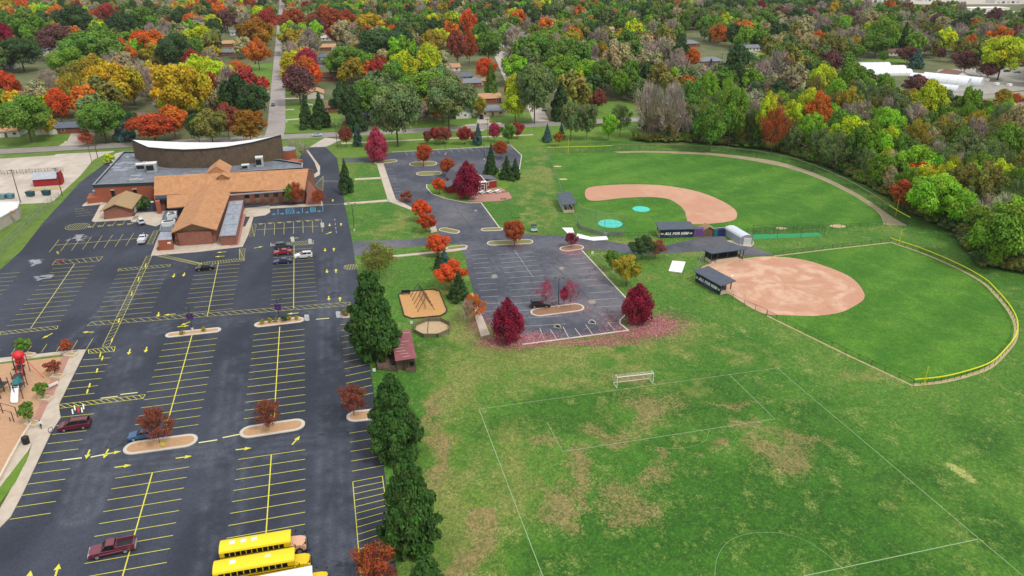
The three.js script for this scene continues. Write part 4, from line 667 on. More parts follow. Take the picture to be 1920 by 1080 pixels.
function car(kind, label, colour, pos, turn, opt = {}) {
  const K = KINDS[kind], v = thing(opt.name || { sedan: 'parked_car', suv: 'parked_suv', minivan: 'parked_minivan' }[kind], label, kind === 'suv' ? 'suv' : kind === 'minivan' ? 'minivan' : 'car', pos, turn), p = paint(colour);
  obj('body', sideBody(K.low, K.w), p, v);
  const [c0, c1, c2, c3] = K.cab, W = K.w / 2 - .1, T = K.w / 2 - .3, q = ([x, y], s, w) => V(x, y, s * w);
  const g = (list) => faces(list);
  obj('windscreen', g([[q(c3, 1, W), q(c3, -1, W), q(c2, -1, T), q(c2, 1, T)]]), carGlass, v); obj('rear_window', g([[q(c0, -1, W), q(c0, 1, W), q(c1, 1, T), q(c1, -1, T)]]), carGlass, v);
  for (const s of [-1, 1]) {
    const f = [q(c0, s, W), q(c3, s, W), q(c2, s, T), q(c1, s, T)]; if (s < 0) f.reverse(); const w = obj('side_windows', g([f]), carGlass, v);
    for (const t of [.42]) { const a = lerp(q(c0, s, W), q(c3, s, W), t), b = lerp(q(c1, s, T), q(c2, s, T), t); obj('pillar', rod(a.add(V(0, 0, s * .01)), b.add(V(0, 0, s * .01)), .05, 5), p, w); }
    obj('headlight', box(.16, .14, .4, K.low[7][0] - .12, K.low[6][1] - .02, s * (W - .22)), lampW, v); obj('tail_light', box(.1, .26, .22, K.low[1][0] + .02, K.low[2][1] - .16, s * (W - .08)), lampR, v);
    obj('door_mirror', box(.16, .14, .2, c3[0] - .15, c3[1] + .06, s * (K.w / 2 + .06)), p, v);
    for (const x of [1.42, -1.42]) wheel(v, x * K.L / 4.7, s * (K.w / 2 - .1), K.r);
    obj('sill', box(K.L * .5, .12, .06, 0, .34, s * (K.w / 2 - .02)), blackTrim, v);
  }
  const e = .04, r = obj('roof', thickRoof([q(c1, 1, T + .02), q(c2, 1, T + .02), q(c2, -1, T + .02), q(c1, -1, T + .02)].map(a => a.add(V(0, e, 0))), .07), p, v);
  for (const s of [-1, 1]) { obj('a_pillar', rod(q(c3, s, W), q(c2, s, T), .05, 5), p, v); obj('c_pillar', rod(q(c0, s, W), q(c1, s, T), .07, 5), p, v); if (kind !== 'sedan') obj('roof_rail', rod(q([c1[0] + .2, c1[1] + .1], s, T - .08), q([c2[0] - .2, c2[1] + .1], s, T - .08), .025, 5), opt.rail || blackTrim, r); }
  for (const x of [K.low[7][0] - .02, K.low[1][0] - .02]) obj('bumper', box(.14, .2, K.w - .3, x, .49, 0), blackTrim, v);
  obj('grille', box(.06, .16, K.w * .45, K.low[7][0] - .01, .68, 0), blackTrim, v);
  return v;
}
function pickup(label, colour, pos, turn, opt = {}) {
  const v = thing('pickup_truck', label, 'pickup', pos, turn), p = paint(colour), L = 5.8, w = 2, W = w / 2 - .1, T = w / 2 - .3;
  obj('body', sideBody([[-2.85, .5], [-2.9, .75], [-2.88, 1.0], [-.6, 1.02], [1.1, 1.1], [2.5, 1.04], [2.85, .9], [2.9, .6], [2.8, .42]], w), p, v);
  obj('bed_floor', box(2.1, .05, w - .5, -1.75, 1.06, 0), opt.bed || blackTrim, v); for (const s of [-1, 1]) obj('bed_side', box(2.3, .4, .12, -1.72, 1.2, s * (w / 2 - .1)), p, v); obj('tailgate', box(.1, .42, w - .2, -2.84, 1.2, 0), p, v); obj('bed_front', box(.1, .5, w - .3, -.6, 1.24, 0), p, v);
  const c0 = [-.55, 1.06], c1 = [-.45, 1.8], c2 = [.65, 1.82], c3 = [1.35, 1.1], q = ([x, y], s, k) => V(x, y, s * k);
  obj('windscreen', faces([[q(c3, 1, W), q(c3, -1, W), q(c2, -1, T), q(c2, 1, T)]]), carGlass, v); obj('rear_window', faces([[q(c0, -1, W), q(c0, 1, W), q(c1, 1, T), q(c1, -1, T)]]), carGlass, v);
  for (const s of [-1, 1]) {
    const f = [q(c0, s, W), q(c3, s, W), q(c2, s, T), q(c1, s, T)]; if (s < 0) f.reverse(); obj('side_windows', faces([f]), carGlass, v);
    obj('headlight', box(.16, .2, .4, 2.82, .86, s * (W - .2)), lampW, v); obj('tail_light', box(.1, .4, .16, -2.9, 1.05, s * (W + .0)), lampR, v); obj('a_pillar', rod(q(c3, s, W), q(c2, s, T), .05, 5), p, v); obj('rear_pillar', rod(q(c0, s, W), q(c1, s, T), .08, 5), p, v); obj('chrome_strip', box(4.6, .06, .03, 0, .72, s * (w / 2 + .0)), rimM, v);
    for (const x of [1.85, -1.7]) wheel(v, x, s * (w / 2 - .1), .42);
  }
  obj('roof', thickRoof([q(c1, 1, T + .04), q(c2, 1, T + .04), q(c2, -1, T + .04), q(c1, -1, T + .04)].map(a => a.add(V(0, .05, 0))), .09), p, v); for (const x of [2.95, -2.98]) obj('bumper', box(.2, .24, w - .1, x, .59, 0), rimM, v);
  return v;
}
const along = (x, y, dx, dy) => yaw(at(x, y), at(x + dx, y + dy)), gy = (x, y, h = .6) => { const p = at(x, y, h); return V(p.x, .045, p.z); };
car('minivan', 'maroon minivan parked beside the playground pavement', 0x6a1c30, gy(140, 797), along(140, 797, -10, 1.4));
car('sedan', 'blue car half hidden under the red-brown tree on an island', 0x1c5a8c, gy(268, 815), along(268, 815, -10, 1.4));
pickup('maroon pickup truck with empty dark bed near the lower left stalls', 0x70243c, gy(211, 1029), along(211, 1029, -10, 2.2));
car('sedan', 'black car parked nose left at the head of its bay below the church', 0x16181c, gy(384, 502), along(384, 502, -10, 1));
car('suv', 'dark grey suv above the red car in the parking row', 0x3c464e, gy(532, 461.5), along(532, 461, 10, -.9), { rail: rimM });
car('sedan', 'red car parked between the grey suv and navy sedan', 0xa01c34, gy(530, 472.5), along(530, 472, -10, .9));
car('sedan', 'navy sedan at the lower end of the three parked cars', 0x24305a, gy(530, 490), along(530, 490, -10, .9));
car('suv', 'white suv facing the red car across the painted centre line', 0xe6e6ea, gy(569, 479.5), along(569, 479, -10, .9));
car('suv', 'white car with its hatch towards the church garage row', 0xdadde4, gy(264, 415), along(264, 415, -6, -9.5));
pickup('white pickup truck parked beside the hatched zone left of the church', 0xdfe2e8, gy(268, 449), along(268, 449, 5.5, -9), { bed: mat(hex(0xc9cdd4), .6) });
car('suv', 'black suv parked behind the leafy island in the old lot', 0x12161c, gy(1013, 571), along(1013, 571, 10, -.2));
car('sedan', 'pale silver car driving along the main road by the church drive', 0xc6d2e0, gy(595, 253), along(595, 253, 10, -.5), { name: 'moving_car' });
car('minivan', 'white van on the road near the greenhouses', 0xe4e6e8, gy(1803, 184.5), along(1803, 184, 10, -.7), { name: 'delivery_van' });
for (const [x, y, c, k, l, dx, dy] of [[903, 220, 0x1a1c22, 'suv', 'black suv in the driveway of the grey-roofed house', 1, 8], [578, 197, 0xd8dde4, 'sedan', 'white car in a driveway beside the two dark pines', 10, -.5], [1247, 218, 0xd8dde4, 'minivan', 'white van half hidden by trees on the main road', 10, -.6], [103, 126, 0x3a5a80, 'sedan', 'blue car among the trees left of the street', 10, -.5], [1338, 67, 0x9ab0c8, 'sedan', 'pale blue car parked among distant houses', 10, -.5], [1908, 135, 0x58b0a0, 'sedan', 'teal car at the far edge of the nursery yard', 10, -.5], [1888, 133, 0x22262c, 'sedan', 'black car next to the teal one at the nursery', 10, -.5], [1625, 168, 0x2c3238, 'suv', 'dark suv parked by the gabled house in the woods', 10, 1], [1020, 205, 0x484c50, 'suv', 'grey suv on the curving side street', 3, 8], [840, 82, 0x2c5a80, 'sedan', 'blue car in front of distant brick houses', 10, -.4], [512, 196, 0x5a6a78, 'sedan', 'grey car at the left edge of the straight street', 1, -10]]) car(k, l, c, gy(x, y), along(x, y, dx, dy));
// school buses
const busY = mat(hex(0xe8c408), .45), busRoof = mat(hex(0xeed21a), .5), busBlack = mat(hex(0x17181a), .6);
function bus(label, rear, front, opt = {}) {
  const a = at(...rear, 3), b = at(...front, 3); a.y = b.y = .05;
  const L = opt.L || 9.2, dir = b.clone().sub(a).setY(0).normalize(), w = 2.42, v = thing('school_bus', label, 'bus', a.clone(), yaw(a, b)), roofM = opt.roof || busRoof, hoodM = opt.hood || busY;
  // local +x forward, origin at rear
  obj('body', sideBody([[.05, .55], [0, .9], [0, 2.5], [L, 2.5], [L + .05, 1.3], [L, .55]], w, .06), opt.body || busY, v);
  const rp = []; for (let i = 0; i <= 8; i++) { const t = i / 8 * Math.PI; rp.push([-Math.cos(t) * (w / 2), 2.5 + Math.sin(t) * .5]); }
  const rs = new THREE.Shape(); rp.forEach(([z, y], i) => i ? rs.lineTo(z, y) : rs.moveTo(z, y));
  const roof = obj('roof', new THREE.ExtrudeGeometry(rs, { depth: L + .1, bevelEnabled: true, bevelThickness: .06, bevelSize: .04, bevelSegments: 1 }).rotateY(Math.PI / 2).translate(0, .004, 0), roofM, v);
  (opt.hatches || []).forEach(([x, m]) => obj('roof_hatch', box(.75, .1, .65, x, 3.03, 0), m || metalPale, roof));
  for (const s of [-1, 1]) {
    const n = 11; for (let i = 0; i < n; i++) { const x = .55 + (L - 1.3) / n * (i + .5), wn = obj('window', box((L - 1.3) / n * .82, .62, .04, x, 2.1, s * (w / 2 + .01)), carGlass, v); obj('sash', box((L - 1.3) / n * .82, .05, .05, x, 2.12, s * (w / 2 + .02)), busBlack, wn); }
    for (const y of [.95, 1.35, 1.7]) obj('rub_rail', box(L, .07, .05, L / 2, y, s * (w / 2 + .02)), busBlack, v);
    wheel(v, 2.2, s * (w / 2 - .1), .5); wheel(v, L + 1.1, s * (w / 2 - .15), .5);
    obj('mirror', [rod(V(L + .3, 2.2, s * 1.15), V(L + .7, 2, s * 1.5), .03, 5), box(.1, .4, .25, L + .7, 1.95, s * 1.5)], busBlack, v);
    obj('fender_mirror', [rod(V(L + 1.5, 1.3, s * .9), V(L + 2, 1.8, s * 1.1), .025, 5), new THREE.SphereGeometry(.14, 8, 6).translate(L + 2, 1.85, s * 1.1)], busBlack, v);
    obj('headlight', box(.08, .22, .3, L + 1.98, .95, s * .8), lampW, v); obj('tail_lamp', box(.06, .25, .25, -.06, 1.9, s * .95), lampR, v);
  }
  const hood = obj('hood', sideBody([[L, .5], [L, 1.55], [L + 1.3, 1.45], [L + 1.85, 1.25], [L + 1.95, .6], [L + 1.9, .5]], 2.0, .14), hoodM, v); obj('grille', box(.05, .6, .9, L + 1.99, .95, 0), busBlack, hood);
  obj('windscreen', box(.06, .95, w - .3, L + .06, 1.98, 0), mat(hex(0x2c4a58), .1, { metalness: .2 }), v); for (const x of [L + 2.1, -.1]) obj('bumper', box(.18, .3, w, x, .5, 0), busBlack, v); obj('rear_window', box(.05, .5, 1.1, -.04, 2.1, 0), carGlass, v);
  obj('warning_light_bar', box(.1, .22, 1.9, L + .04, 2.62, 0), busBlack, v); return v;
}
bus('yellow school bus with a faded tan hood, rearmost of the parked buses', [412, 1022], [546, 1000], { hood: mat(hex(0xd8a88a), .5), hatches: [[1.6], [3.1], [4.5]] });
bus('yellow school bus with yellow hood, middle of the three parked buses', [400, 1061], [548.5, 1035], { L: 10.2, hatches: [[2.4, mat(hex(0xf0f0ee), .5)], [6.9, mat(hex(0xd8d4a8), .5)]] });
bus('white roofed school bus cut off by the bottom edge of the picture', [432, 1100], [572, 1072], { L: 10, roof: mat(hex(0xf2f2f2), .45) });
// ---------- street furniture, play areas, yards ----------
const poleWood = mat(hex(0x5e5248), .95), purple = mat(hex(0x4a1c70), .7), deckWood = grainMat(0x7c6658, 0x5e4c42, 2, .95, 128, .7), redMetal = grainMat(0x9a5c60, 0x82484c, 4, .7, 128, .4), playPost = mat(hex(0x4a3242), .6), playRed = mat(hex(0xd0202c), .5), teal = mat(hex(0x1c7074), .6), white = mat(hex(0xe8e8e8), .6);
function utilityPole(x, y, rowTop, label, arms = 1, thick = .16) {
  const c = at(x, y), h = heightTo(c, rowTop), p = thing('utility_pole', label, 'utility pole', c, -.22);
  obj('pole', cyl(thick, thick * .65, h, 0, 0, 0, 8), poleWood, p);
  for (let i = 0; i < arms; i++) { const a = obj('crossarm', box(2.6, .14, .14, 0, h - .5 - i * 1.1, .12), poleWood, p); for (const k of [-1.1, -.5, .5, 1.1]) obj('insulator', cyl(.05, .04, .22, k, h - .43 - i * 1.1, .12, 6), metalPale, a); }
  return [c, h, p];
}
utilityPole(38.9, 380, 317, 'tall utility pole at the left beside the teal dumpsters'); utilityPole(117.2, 368, 314, 'utility pole in front of the red shed');
const [pa] = utilityPole(172.8, 306, 255, 'thin utility pole left of the pair by the gravel drive', 1, .12); utilityPole(183.4, 296, 243, 'dark utility pole right of the pair by the gravel drive', 2);
{ const [, h, p] = utilityPole(633, 278, 222, 'utility pole between the main road and the lawn', 2); obj('transformer', cyl(.28, .28, 1, .35, h - 2.6, 0, 10), metalGrey, p); }
for (const [x, y, t, l] of [[1077, 232, 198, 'thin pole at the mouth of the side street'], [1352, 128, 100, 'pole above the greenhouses near the blue spruce'], [1434, 122, 88, 'distant pole left of the dark orchard trees'], [1558, 138, 108, 'pole rising from the greenhouse yard'], [1838, 148, 115, 'tall pole standing in the nursery yard'], [1816, 190, 160, 'pole at the roadside by the white van'], [915, 262, 222, 'pole on the verge above the upper lot'], [1625, 72, 50, 'pole standing over the distant brown trees']]) utilityPole(x, y, t, l, 1, .14);
function lampPost(x, y, rowTop, label, opt = {}) {
  const c = at(x, y), h = heightTo(c, rowTop), p = thing('lamp_post', label, 'lamp post', c, opt.turn || 0);
  obj('pole', cyl(.1, .07, h, 0, .02, 0, 8), steelDark, p); obj('base', cyl(.28, .24, .7, 0, 0, 0, 10), concretePale, p); obj('arm', box(1.8, .07, .07, 0, h, 0), steelDark, p);
  for (const k of [-1, 1]) { const l = obj('lamp_head', box(.7, .12, .4, k * .95, h + .02, 0), steelDark, p); obj('lens', box(.5, .02, .3, k * .95, h - .05, 0), lampW, l); }
  if (opt.banner) for (const k of [-1, 1]) obj('banner', box(.6, 1.5, .03, k * .42, h * .62, 0), purple, p);
}
lampPost(524.4, 601, 560, 'lamp post with purple banners on the shrub island nearest the drive', { banner: 1 }); lampPost(361, 620, 577, 'lamp post with purple banners on the middle planted island', { banner: 1 });
lampPost(664.4, 433, 382, 'dark lamp post on the lawn beside the drive'); lampPost(1046.8, 577, 521, 'lamp post between two pink trees on the old lot island'); lampPost(967, 455, 408, 'lamp post on the grass island behind the rust tree'); lampPost(908, 300, 258, 'slim lamp post in the upper lot near the spruces'); lampPost(835, 290, 262, 'lamp post at the back edge of the upper lot');
function boardSign(x, y, label, turn = -.1) { const c = at(x, y), s = thing('board_sign', label, 'sign', c, turn); for (const k of [-1, 1]) { obj('board', box(.95, 1.35, .05, 0, .72, k * .2).rotateX(0), white, s); obj('foot', box(1.1, .06, .1, 0, .08, k * .22), metalGrey, s); } obj('hinge', box(.9, .05, .4, 0, 1.4, 0), metalGrey, s); }
boardSign(605, 426, 'white sandwich board at the right end of the short stall row'); boardSign(582, 457, 'white sandwich board above the white suv'); boardSign(576, 601, 'white sandwich board at the tip of the shrub island'); boardSign(635, 595, 'white sandwich board left of the lone shrub kerb island'); boardSign(549, 453, 'small white board beside the dark grey suv', .2);
function smallSign(x, y, label, h = 2, col = white) { const c = at(x, y), s = thing('sign_post', label, 'sign', c, .1); obj('post', cyl(.04, .04, h, 0, 0, 0, 6), steel, s); obj('panel', box(.6, .75, .03, 0, h - .3, .04), col, s); }
smallSign(1110, 488, 'white sign on a post at the corner of the old lot kerb', 2.6); smallSign(1151, 522, 'white sign behind the green tree beside the old lot'); smallSign(702, 699, 'white box sign by the cabin deck at the lot edge', 1); smallSign(772, 611, 'small white sign behind the cabin roof', 1.2); smallSign(307, 839, 'yellow marker post on the mulch island', 1, capY); smallSign(1300, 262, 'white sign at the edge of the woods behind the outfield', 2.2); smallSign(124, 271, 'white marker post on the lawn left of the driveway', 1.4); smallSign(497, 262, 'white marker by the road left of the street', 1.2); smallSign(538, 232, 'white marker post on the corner lawn', 1.4);
{ // orange and white barrier beside the grey suv
  const c = at(513, 462), b = thing('barrier', 'orange and white barrier next to the dark grey suv', 'barrier', c, -.1); for (const k of [-1, 1]) obj('leg', box(.08, 1, .5, k * .7, .5, 0), white, b); obj('orange_board', box(1.6, .35, .05, 0, .85, .05), mat(hex(0xc8683c), .6), b); obj('white_board', box(1.6, .25, .05, 0, .4, .05), white, b);
}
{ // wooden barrier and umbrella-yellow cone at the left bay
  const c = at(115, 493), b = thing('barrier', 'wooden trestle barrier at the head of the left parking bay', 'barrier', c, .2); for (const k of [-1, 1]) for (const z of [-1, 1]) obj('leg', rod(V(k * 1, 0, z * .4), V(k * 1, 1, 0), .06, 5), woodBrown, b); obj('top_beam', box(2.6, .22, .12, 0, 1, 0), gableTan, b); obj('sign_plate', box(.9, .5, .04, .1, .6, .3), paintR, b);
  smallSign(111, 483, 'yellow sign on a post above the wooden trestle barrier', 1.8, paintY);
}
function shrub(x, y, r, label, m) { const c = at(x, y, .13); return { c, r, label, m }; }
// octagonal ball pit
{
  const c = at(810, 617), g = thing('ball_pit', 'octagonal wooden ball pit with dirt floor beside the swing bed', 'play pit', c), r = 4.2, v = i => V(r * Math.cos((i + .5) / 8 * 6.283), 0, r * Math.sin((i + .5) / 8 * 6.283)), wm = grainMat(0x8a7c66, 0x6c604e, 2, .95, 64, .6);
  for (let i = 0; i < 8; i++) { const a = v(i), b = v(i + 1); for (let k = 0; k < 3; k++) obj('board', beam(V(a.x, .2 + k * .3, a.z), V(b.x, .2 + k * .3, b.z), .07, .27), wm, g); obj('post', box(.2, 1.05, .2, a.x, .52, a.z), wm, g); }
  for (const i of [1, 2]) obj('gate_panel', box(.5, .8, .1, v(i).x * 1.02, .5, v(i).z * 1.03), mat(hex(0x1c5a34), .7), g);
  const bar = at(800, 617).sub(c); obj('tie_rope', rod(V(bar.x, .12, -3.6), V(bar.x + .5, .12, 3.6), .06, 5), steelDark, g);
}
{ // swing set
  const a = at(785, 555), b = at(799, 583), g = thing('swing_set', 'long arched dark frame swing set standing in the tan mulch bed', 'swing set'), h = 3.4, m = mat(hex(0x3c2c2c), .6), d = b.clone().sub(a), n = V(-d.z, 0, d.x).normalize();
  const N = 4; let prev; for (let i = 0; i <= N; i++) { const p = lerp(a, b, i / N), t = p.clone().setY(h); for (const k of [-1, 1]) obj('leg', rod(p.clone().addScaledVector(n, k * 2.1), t, .07, 6), m, g); if (prev) obj('beam', rod(prev, t, .06, 6), m, g); prev = t; }
  for (let i = 0; i < N; i++) for (const e of [.3, .7]) { const p = lerp(a, b, (i + e) / N), s = obj('swing', box(.5, .05, .2, p.x, .6, p.z, yaw(a, b)), blackTrim, g); for (const k of [-.2, .2]) { const q = p.clone().add(d.clone().setY(0).normalize().multiplyScalar(k)); obj('chain', rod(q.clone().setY(.6), q.clone().setY(h), .015, 4), steelDark, s); } }
}
{ // timber edge of the swing bed
  const q = P([747, 553], [758, 548], [812, 543], [824, 547], [838, 582], [836, 587], [826, 593], [772, 598], [758, 593]), g = thing('bed_edging', 'dark timber edging around the tan swing bed', 'edging');
  for (let i = 0; i < q.length; i++) { const a = q[i].clone().setY(.14), b = q[(i + 1) % q.length].clone().setY(.14), n = Math.max(1, Math.round(a.distanceTo(b) / 2.4)); for (let k = 0; k < n; k++) obj('timber', beam(lerp(a, b, k / n), lerp(a, b, (k + .985) / n), .22, .26), mat(hex(0x38302c), .9), g); }
  const t = at(761, 552), e = thing('park_bench', 'dark bench box at the corner of the swing bed', 'bench', t, .1); obj('seat', box(2.2, .1, .6, 0, .5, 0), blackTrim, e); obj('back', box(2.2, .5, .08, 0, .8, -.3), blackTrim, e); for (const k of [-.9, .9]) obj('leg', box(.12, .48, .5, k, .24, 0), steelDark, e);
}
{ // cabin with metal roof and deck
  const a = at(743.5, 697), b = at(781, 696), g = thing('cabin', 'log cabin with rusty red metal roof and wooden deck under the pine', 'cabin', mid(a, b), yaw(a, b)), L = a.distanceTo(b), D = 12, h = 2.6, sk = -2.0;
  const R = (x, y, z) => V(x * L / 2 + z * -sk / D, y, z);
  obj('wall', slab([R(-.92, 0, -.6), R(.92, 0, -.6), R(.92, 0, -D + .4), R(-.92, 0, -D + .4)], 0, h - .1), deckWood, g);
  obj('roof', [thickRoof([R(-1.05, h + .15, .4), R(1.05, h + .7, .4), R(1.05, h + .7, -D), R(-1.05, h + .15, -D)], .12)], redMetal, g);
  for (let i = 0; i < 9; i++) { const z = -.6 - i * 1.25, x0 = rnd(-.9, 0); obj('roof_batten', beam(R(x0, h + .22 + (x0 + 1.05) * .262, z), R(Math.min(1, x0 + rnd(.5, 1)), h + .22 + (Math.min(1, x0 + .8) + 1.05) * .262, z), .09, .03), mat(hex(0xd8c8c4), .6), g); }
  obj('door', box(1, 2, .08, -.05 * L, 1, -.54), darkWood, g); obj('window', box(.9, .8, .08, .28 * L, 1.5, -.54), glassDark, g); obj('porch_wall', box(L * .5, 1, .1, L * .24, .5, .3), deckWood, g); for (const k of [-1, 0, 1]) obj('post', box(.15, h, .15, k * L * .46, h / 2, .25), darkWood, g);
  const p0 = at(707, 693), p1 = at(743, 697), p2 = at(743, 668), p3 = at(712, 668);
  const d = thing('wooden_deck', 'weathered wooden deck with railings joined to the cabin side', 'deck'), q = [p0, p1, p2, p3];
  for (let i = 0; i < 14; i++) { const u = i / 14, w = (i + .93) / 14; obj('plank', slab([lerp(p0, p3, u), lerp(p1, p2, u), lerp(p1, p2, w), lerp(p0, p3, w)], .18, .3), deckWood, d); }
  for (const [s, e] of [[p0, p1], [p3, p0]]) { for (let k = 0; k <= 3; k++) { const p = lerp(s, e, k / 3); obj('post', box(.13, 1.3, .13, p.x, .65, p.z), deckWood, d); } for (const y of [.75, 1.2]) obj('rail', beam(s.clone().setY(y), e.clone().setY(y), .08, .1), deckWood, d); }
  const bx = at(740, 685), cc = tag(obj('storage_box', box(.9, .9, .8, 0, .75, 0), steelDark), 'dark storage box on the deck against the cabin', 'box'); cc.position.copy(bx);
}
// playground at the left
{
  const post = (g, x, y, h, r = .08) => { const c = at(x, y); obj('post', cyl(r, r, h, c.x, 0, c.z, 6), playPost, g); return c; };
  const g = thing('play_structure', 'climbing tower with red dome roof, dark posts and white slide', 'play structure');
  const pts = [[30, 745], [44, 748], [28, 725], [47, 726], [33, 708], [46, 706], [38, 697], [52, 722], [22, 738]]; const cs = pts.map(([x, y], i) => post(g, x, y, i < 3 ? 3.2 : 3.6));
  const dk = at(38, 728); for (const [x, y, hh] of [[38, 735, 1.5], [38, 720, 1.8], [41, 706, 2.1]]) { const c = at(x, y); obj('deck', box(1.8, .12, 1.8, c.x, hh, c.z, .2), steelDark, g); }
  const s0 = at(33, 738), s1 = at(28, 757), sl = obj('slide', faces([[V(s0.x - .6, 1.6, s0.z), V(s1.x - .6, .25, s1.z), V(s1.x + .6, .25, s1.z), V(s0.x + .6, 1.6, s0.z)]]), white, g); for (const k of [-1, 1]) obj('slide_side', beam(V(s0.x + k * .65, 1.75, s0.z), V(s1.x + k * .65, .4, s1.z), .08, .3), white, sl); obj('teal_canopy', faces([[V(s0.x - .8, 2.2, s0.z + .3), V(s0.x + .8, 2.2, s0.z + .3), V(s0.x + .3, 3.3, s0.z - 1)], [V(s0.x + .8, 2.2, s0.z + .3), V(s0.x + .9, 2.2, s0.z - 1.2), V(s0.x + .3, 3.3, s0.z - 1)], [V(s0.x - .9, 2.2, s0.z - 1.2), V(s0.x - .8, 2.2, s0.z + .3), V(s0.x + .3, 3.3, s0.z - 1)]]), teal, g);
  const t = at(45, 700); obj('red_dome', new THREE.SphereGeometry(1.1, 14, 8, 0, 6.283, 0, 1.6).translate(t.x, 4, t.z), playRed, g); obj('tower_tube', new THREE.CylinderGeometry(.75, .75, 1.6, 14, 1, true).translate(t.x, 3.2, t.z), playRed, g); for (const [ox, oz] of [[-.8, -.8], [.8, -.8], [-.8, .8], [.8, .8]]) obj('post', cyl(.07, .07, 4, t.x + ox, 0, t.z + oz, 6), playPost, g);
  for (let i = 0; i < 8; i++) { const a = at(41, 718 - i * 2.4); obj('rung', box(1.1, .08, .08, a.x, 1 + i * .32, a.z), steelDark, g); } for (const k of [-.55, .55]) obj('ladder_rail', rod(at(41, 720).add(V(k, .8, 0)), at(42, 699).add(V(k, 3.5, 0)), .06, 6), playRed, g);
  obj('red_pole', rod(at(52, 695).setY(3), at(83, 709).setY(.05), .05, 6), playRed, g);
  const h = thing('climbing_frame', 'dark climbing frame cut by the left edge beside the slide', 'climbing frame'); for (const [x, y] of [[3, 720], [9, 735], [-6, 738], [2, 748]]) post(h, x, y, 3.2, .1); obj('deck', box(2.4, .12, 2.4, at(2, 735).x, 1.6, at(2, 735).z), steelDark, h); obj('roof_panel', thickRoof([at(-6, 738).setY(3), at(9, 735).setY(3), at(6, 722).setY(3.7), at(-8, 724).setY(3.7)], .1), playPost, h);
  const s = thing('pull_up_bars', 'dark pull-up bars standing in the mulch below the slide', 'bars'); const q = [[6, 775], [34, 783], [27, 792], [0, 786]].map(([x, y]) => post(s, x, y, 2.3)); for (const [i, j] of [[0, 1], [3, 2]]) obj('bar', rod(q[i].clone().setY(2.25), q[j].clone().setY(2.25), .05, 6), playPost, s); post(s, 20, 790, .9);
}
for (const [x, y, l] of [[55, 668, 'stone framed planter nearest the left edge of the playground wall'], [133, 668, 'stone framed planter at the top corner of the playground'], [109, 708, 'stone framed planter beside the small rust tree'], [87, 750, 'stone framed planter between the two green saplings'], [62, 797, 'stone framed planter under the lower green sapling']]) {
  const c = at(x, y), p = thing('planter', l, 'planter', c, -.22), st = mat(hex(0xcabca2), .9); for (const k of [-1, 1]) { obj('long_side', box(2.3, .5, .25, 0, .32, k * .65), st, p); obj('short_side', box(.25, .5, 1.04, k * 1.02, .32, 0), st, p); } obj('soil', box(1.76, .1, 1.04, 0, .4, 0), mat(hex(0xb09a74), 1), p);
}
{ const c = at(50, 832), b = thing('litter_bin', 'round black litter bin beside the playground path', 'bin', c); obj('drum', cyl(.55, .6, 1.2, 0, .1, 0, 16), mat(hex(0x1e1a1c), .7), b); obj('lid', new THREE.SphereGeometry(.58, 14, 6, 0, 6.283, 0, 1.57).scale(1, .5, 1).translate(0, 1.3, 0), mat(hex(0x301a1c), .6), b);
  const r = at(96, 811, .1), k = thing('bike_rack', 'grey hoop rack at the kerb beside the maroon minivan', 'rack', r, 1.2); obj('hoop', new THREE.TorusGeometry(.42, .05, 6, 18).translate(0, .6, 0), steelDark, k); obj('foot', box(.6, .06, .3, 0, .15, 0), steel, k);
  const w = at(99, 727, .13), bn = thing('park_bench', 'white bench on the pavement beside the upper green sapling', 'bench', w, 1.05); obj('seat', box(2.2, .1, .5, 0, .55, 0), white, bn); obj('back', box(2.2, .45, .08, 0, .85, .28), white, bn); for (const x of [-.9, .9]) obj('leg', box(.1, .5, .45, x, .3, 0), metalGrey, bn); }
{ // low wall of the playground
  const g = thing('garden_wall', 'low pale stone wall along the lower playground mulch', 'wall'), q = P([62, 792], [45, 818], [20, 862], [0, 900], [-40, 970]); for (let i = 0; i + 1 < q.length; i++) { const n = Math.round(q[i].distanceTo(q[i + 1]) / 1.5); for (let k = 0; k < n; k++) obj('block', quadWall(lerp(q[i], q[i + 1], k / n), lerp(q[i], q[i + 1], (k + .97) / n), .02, .55, .35), concretePale, g); }
}
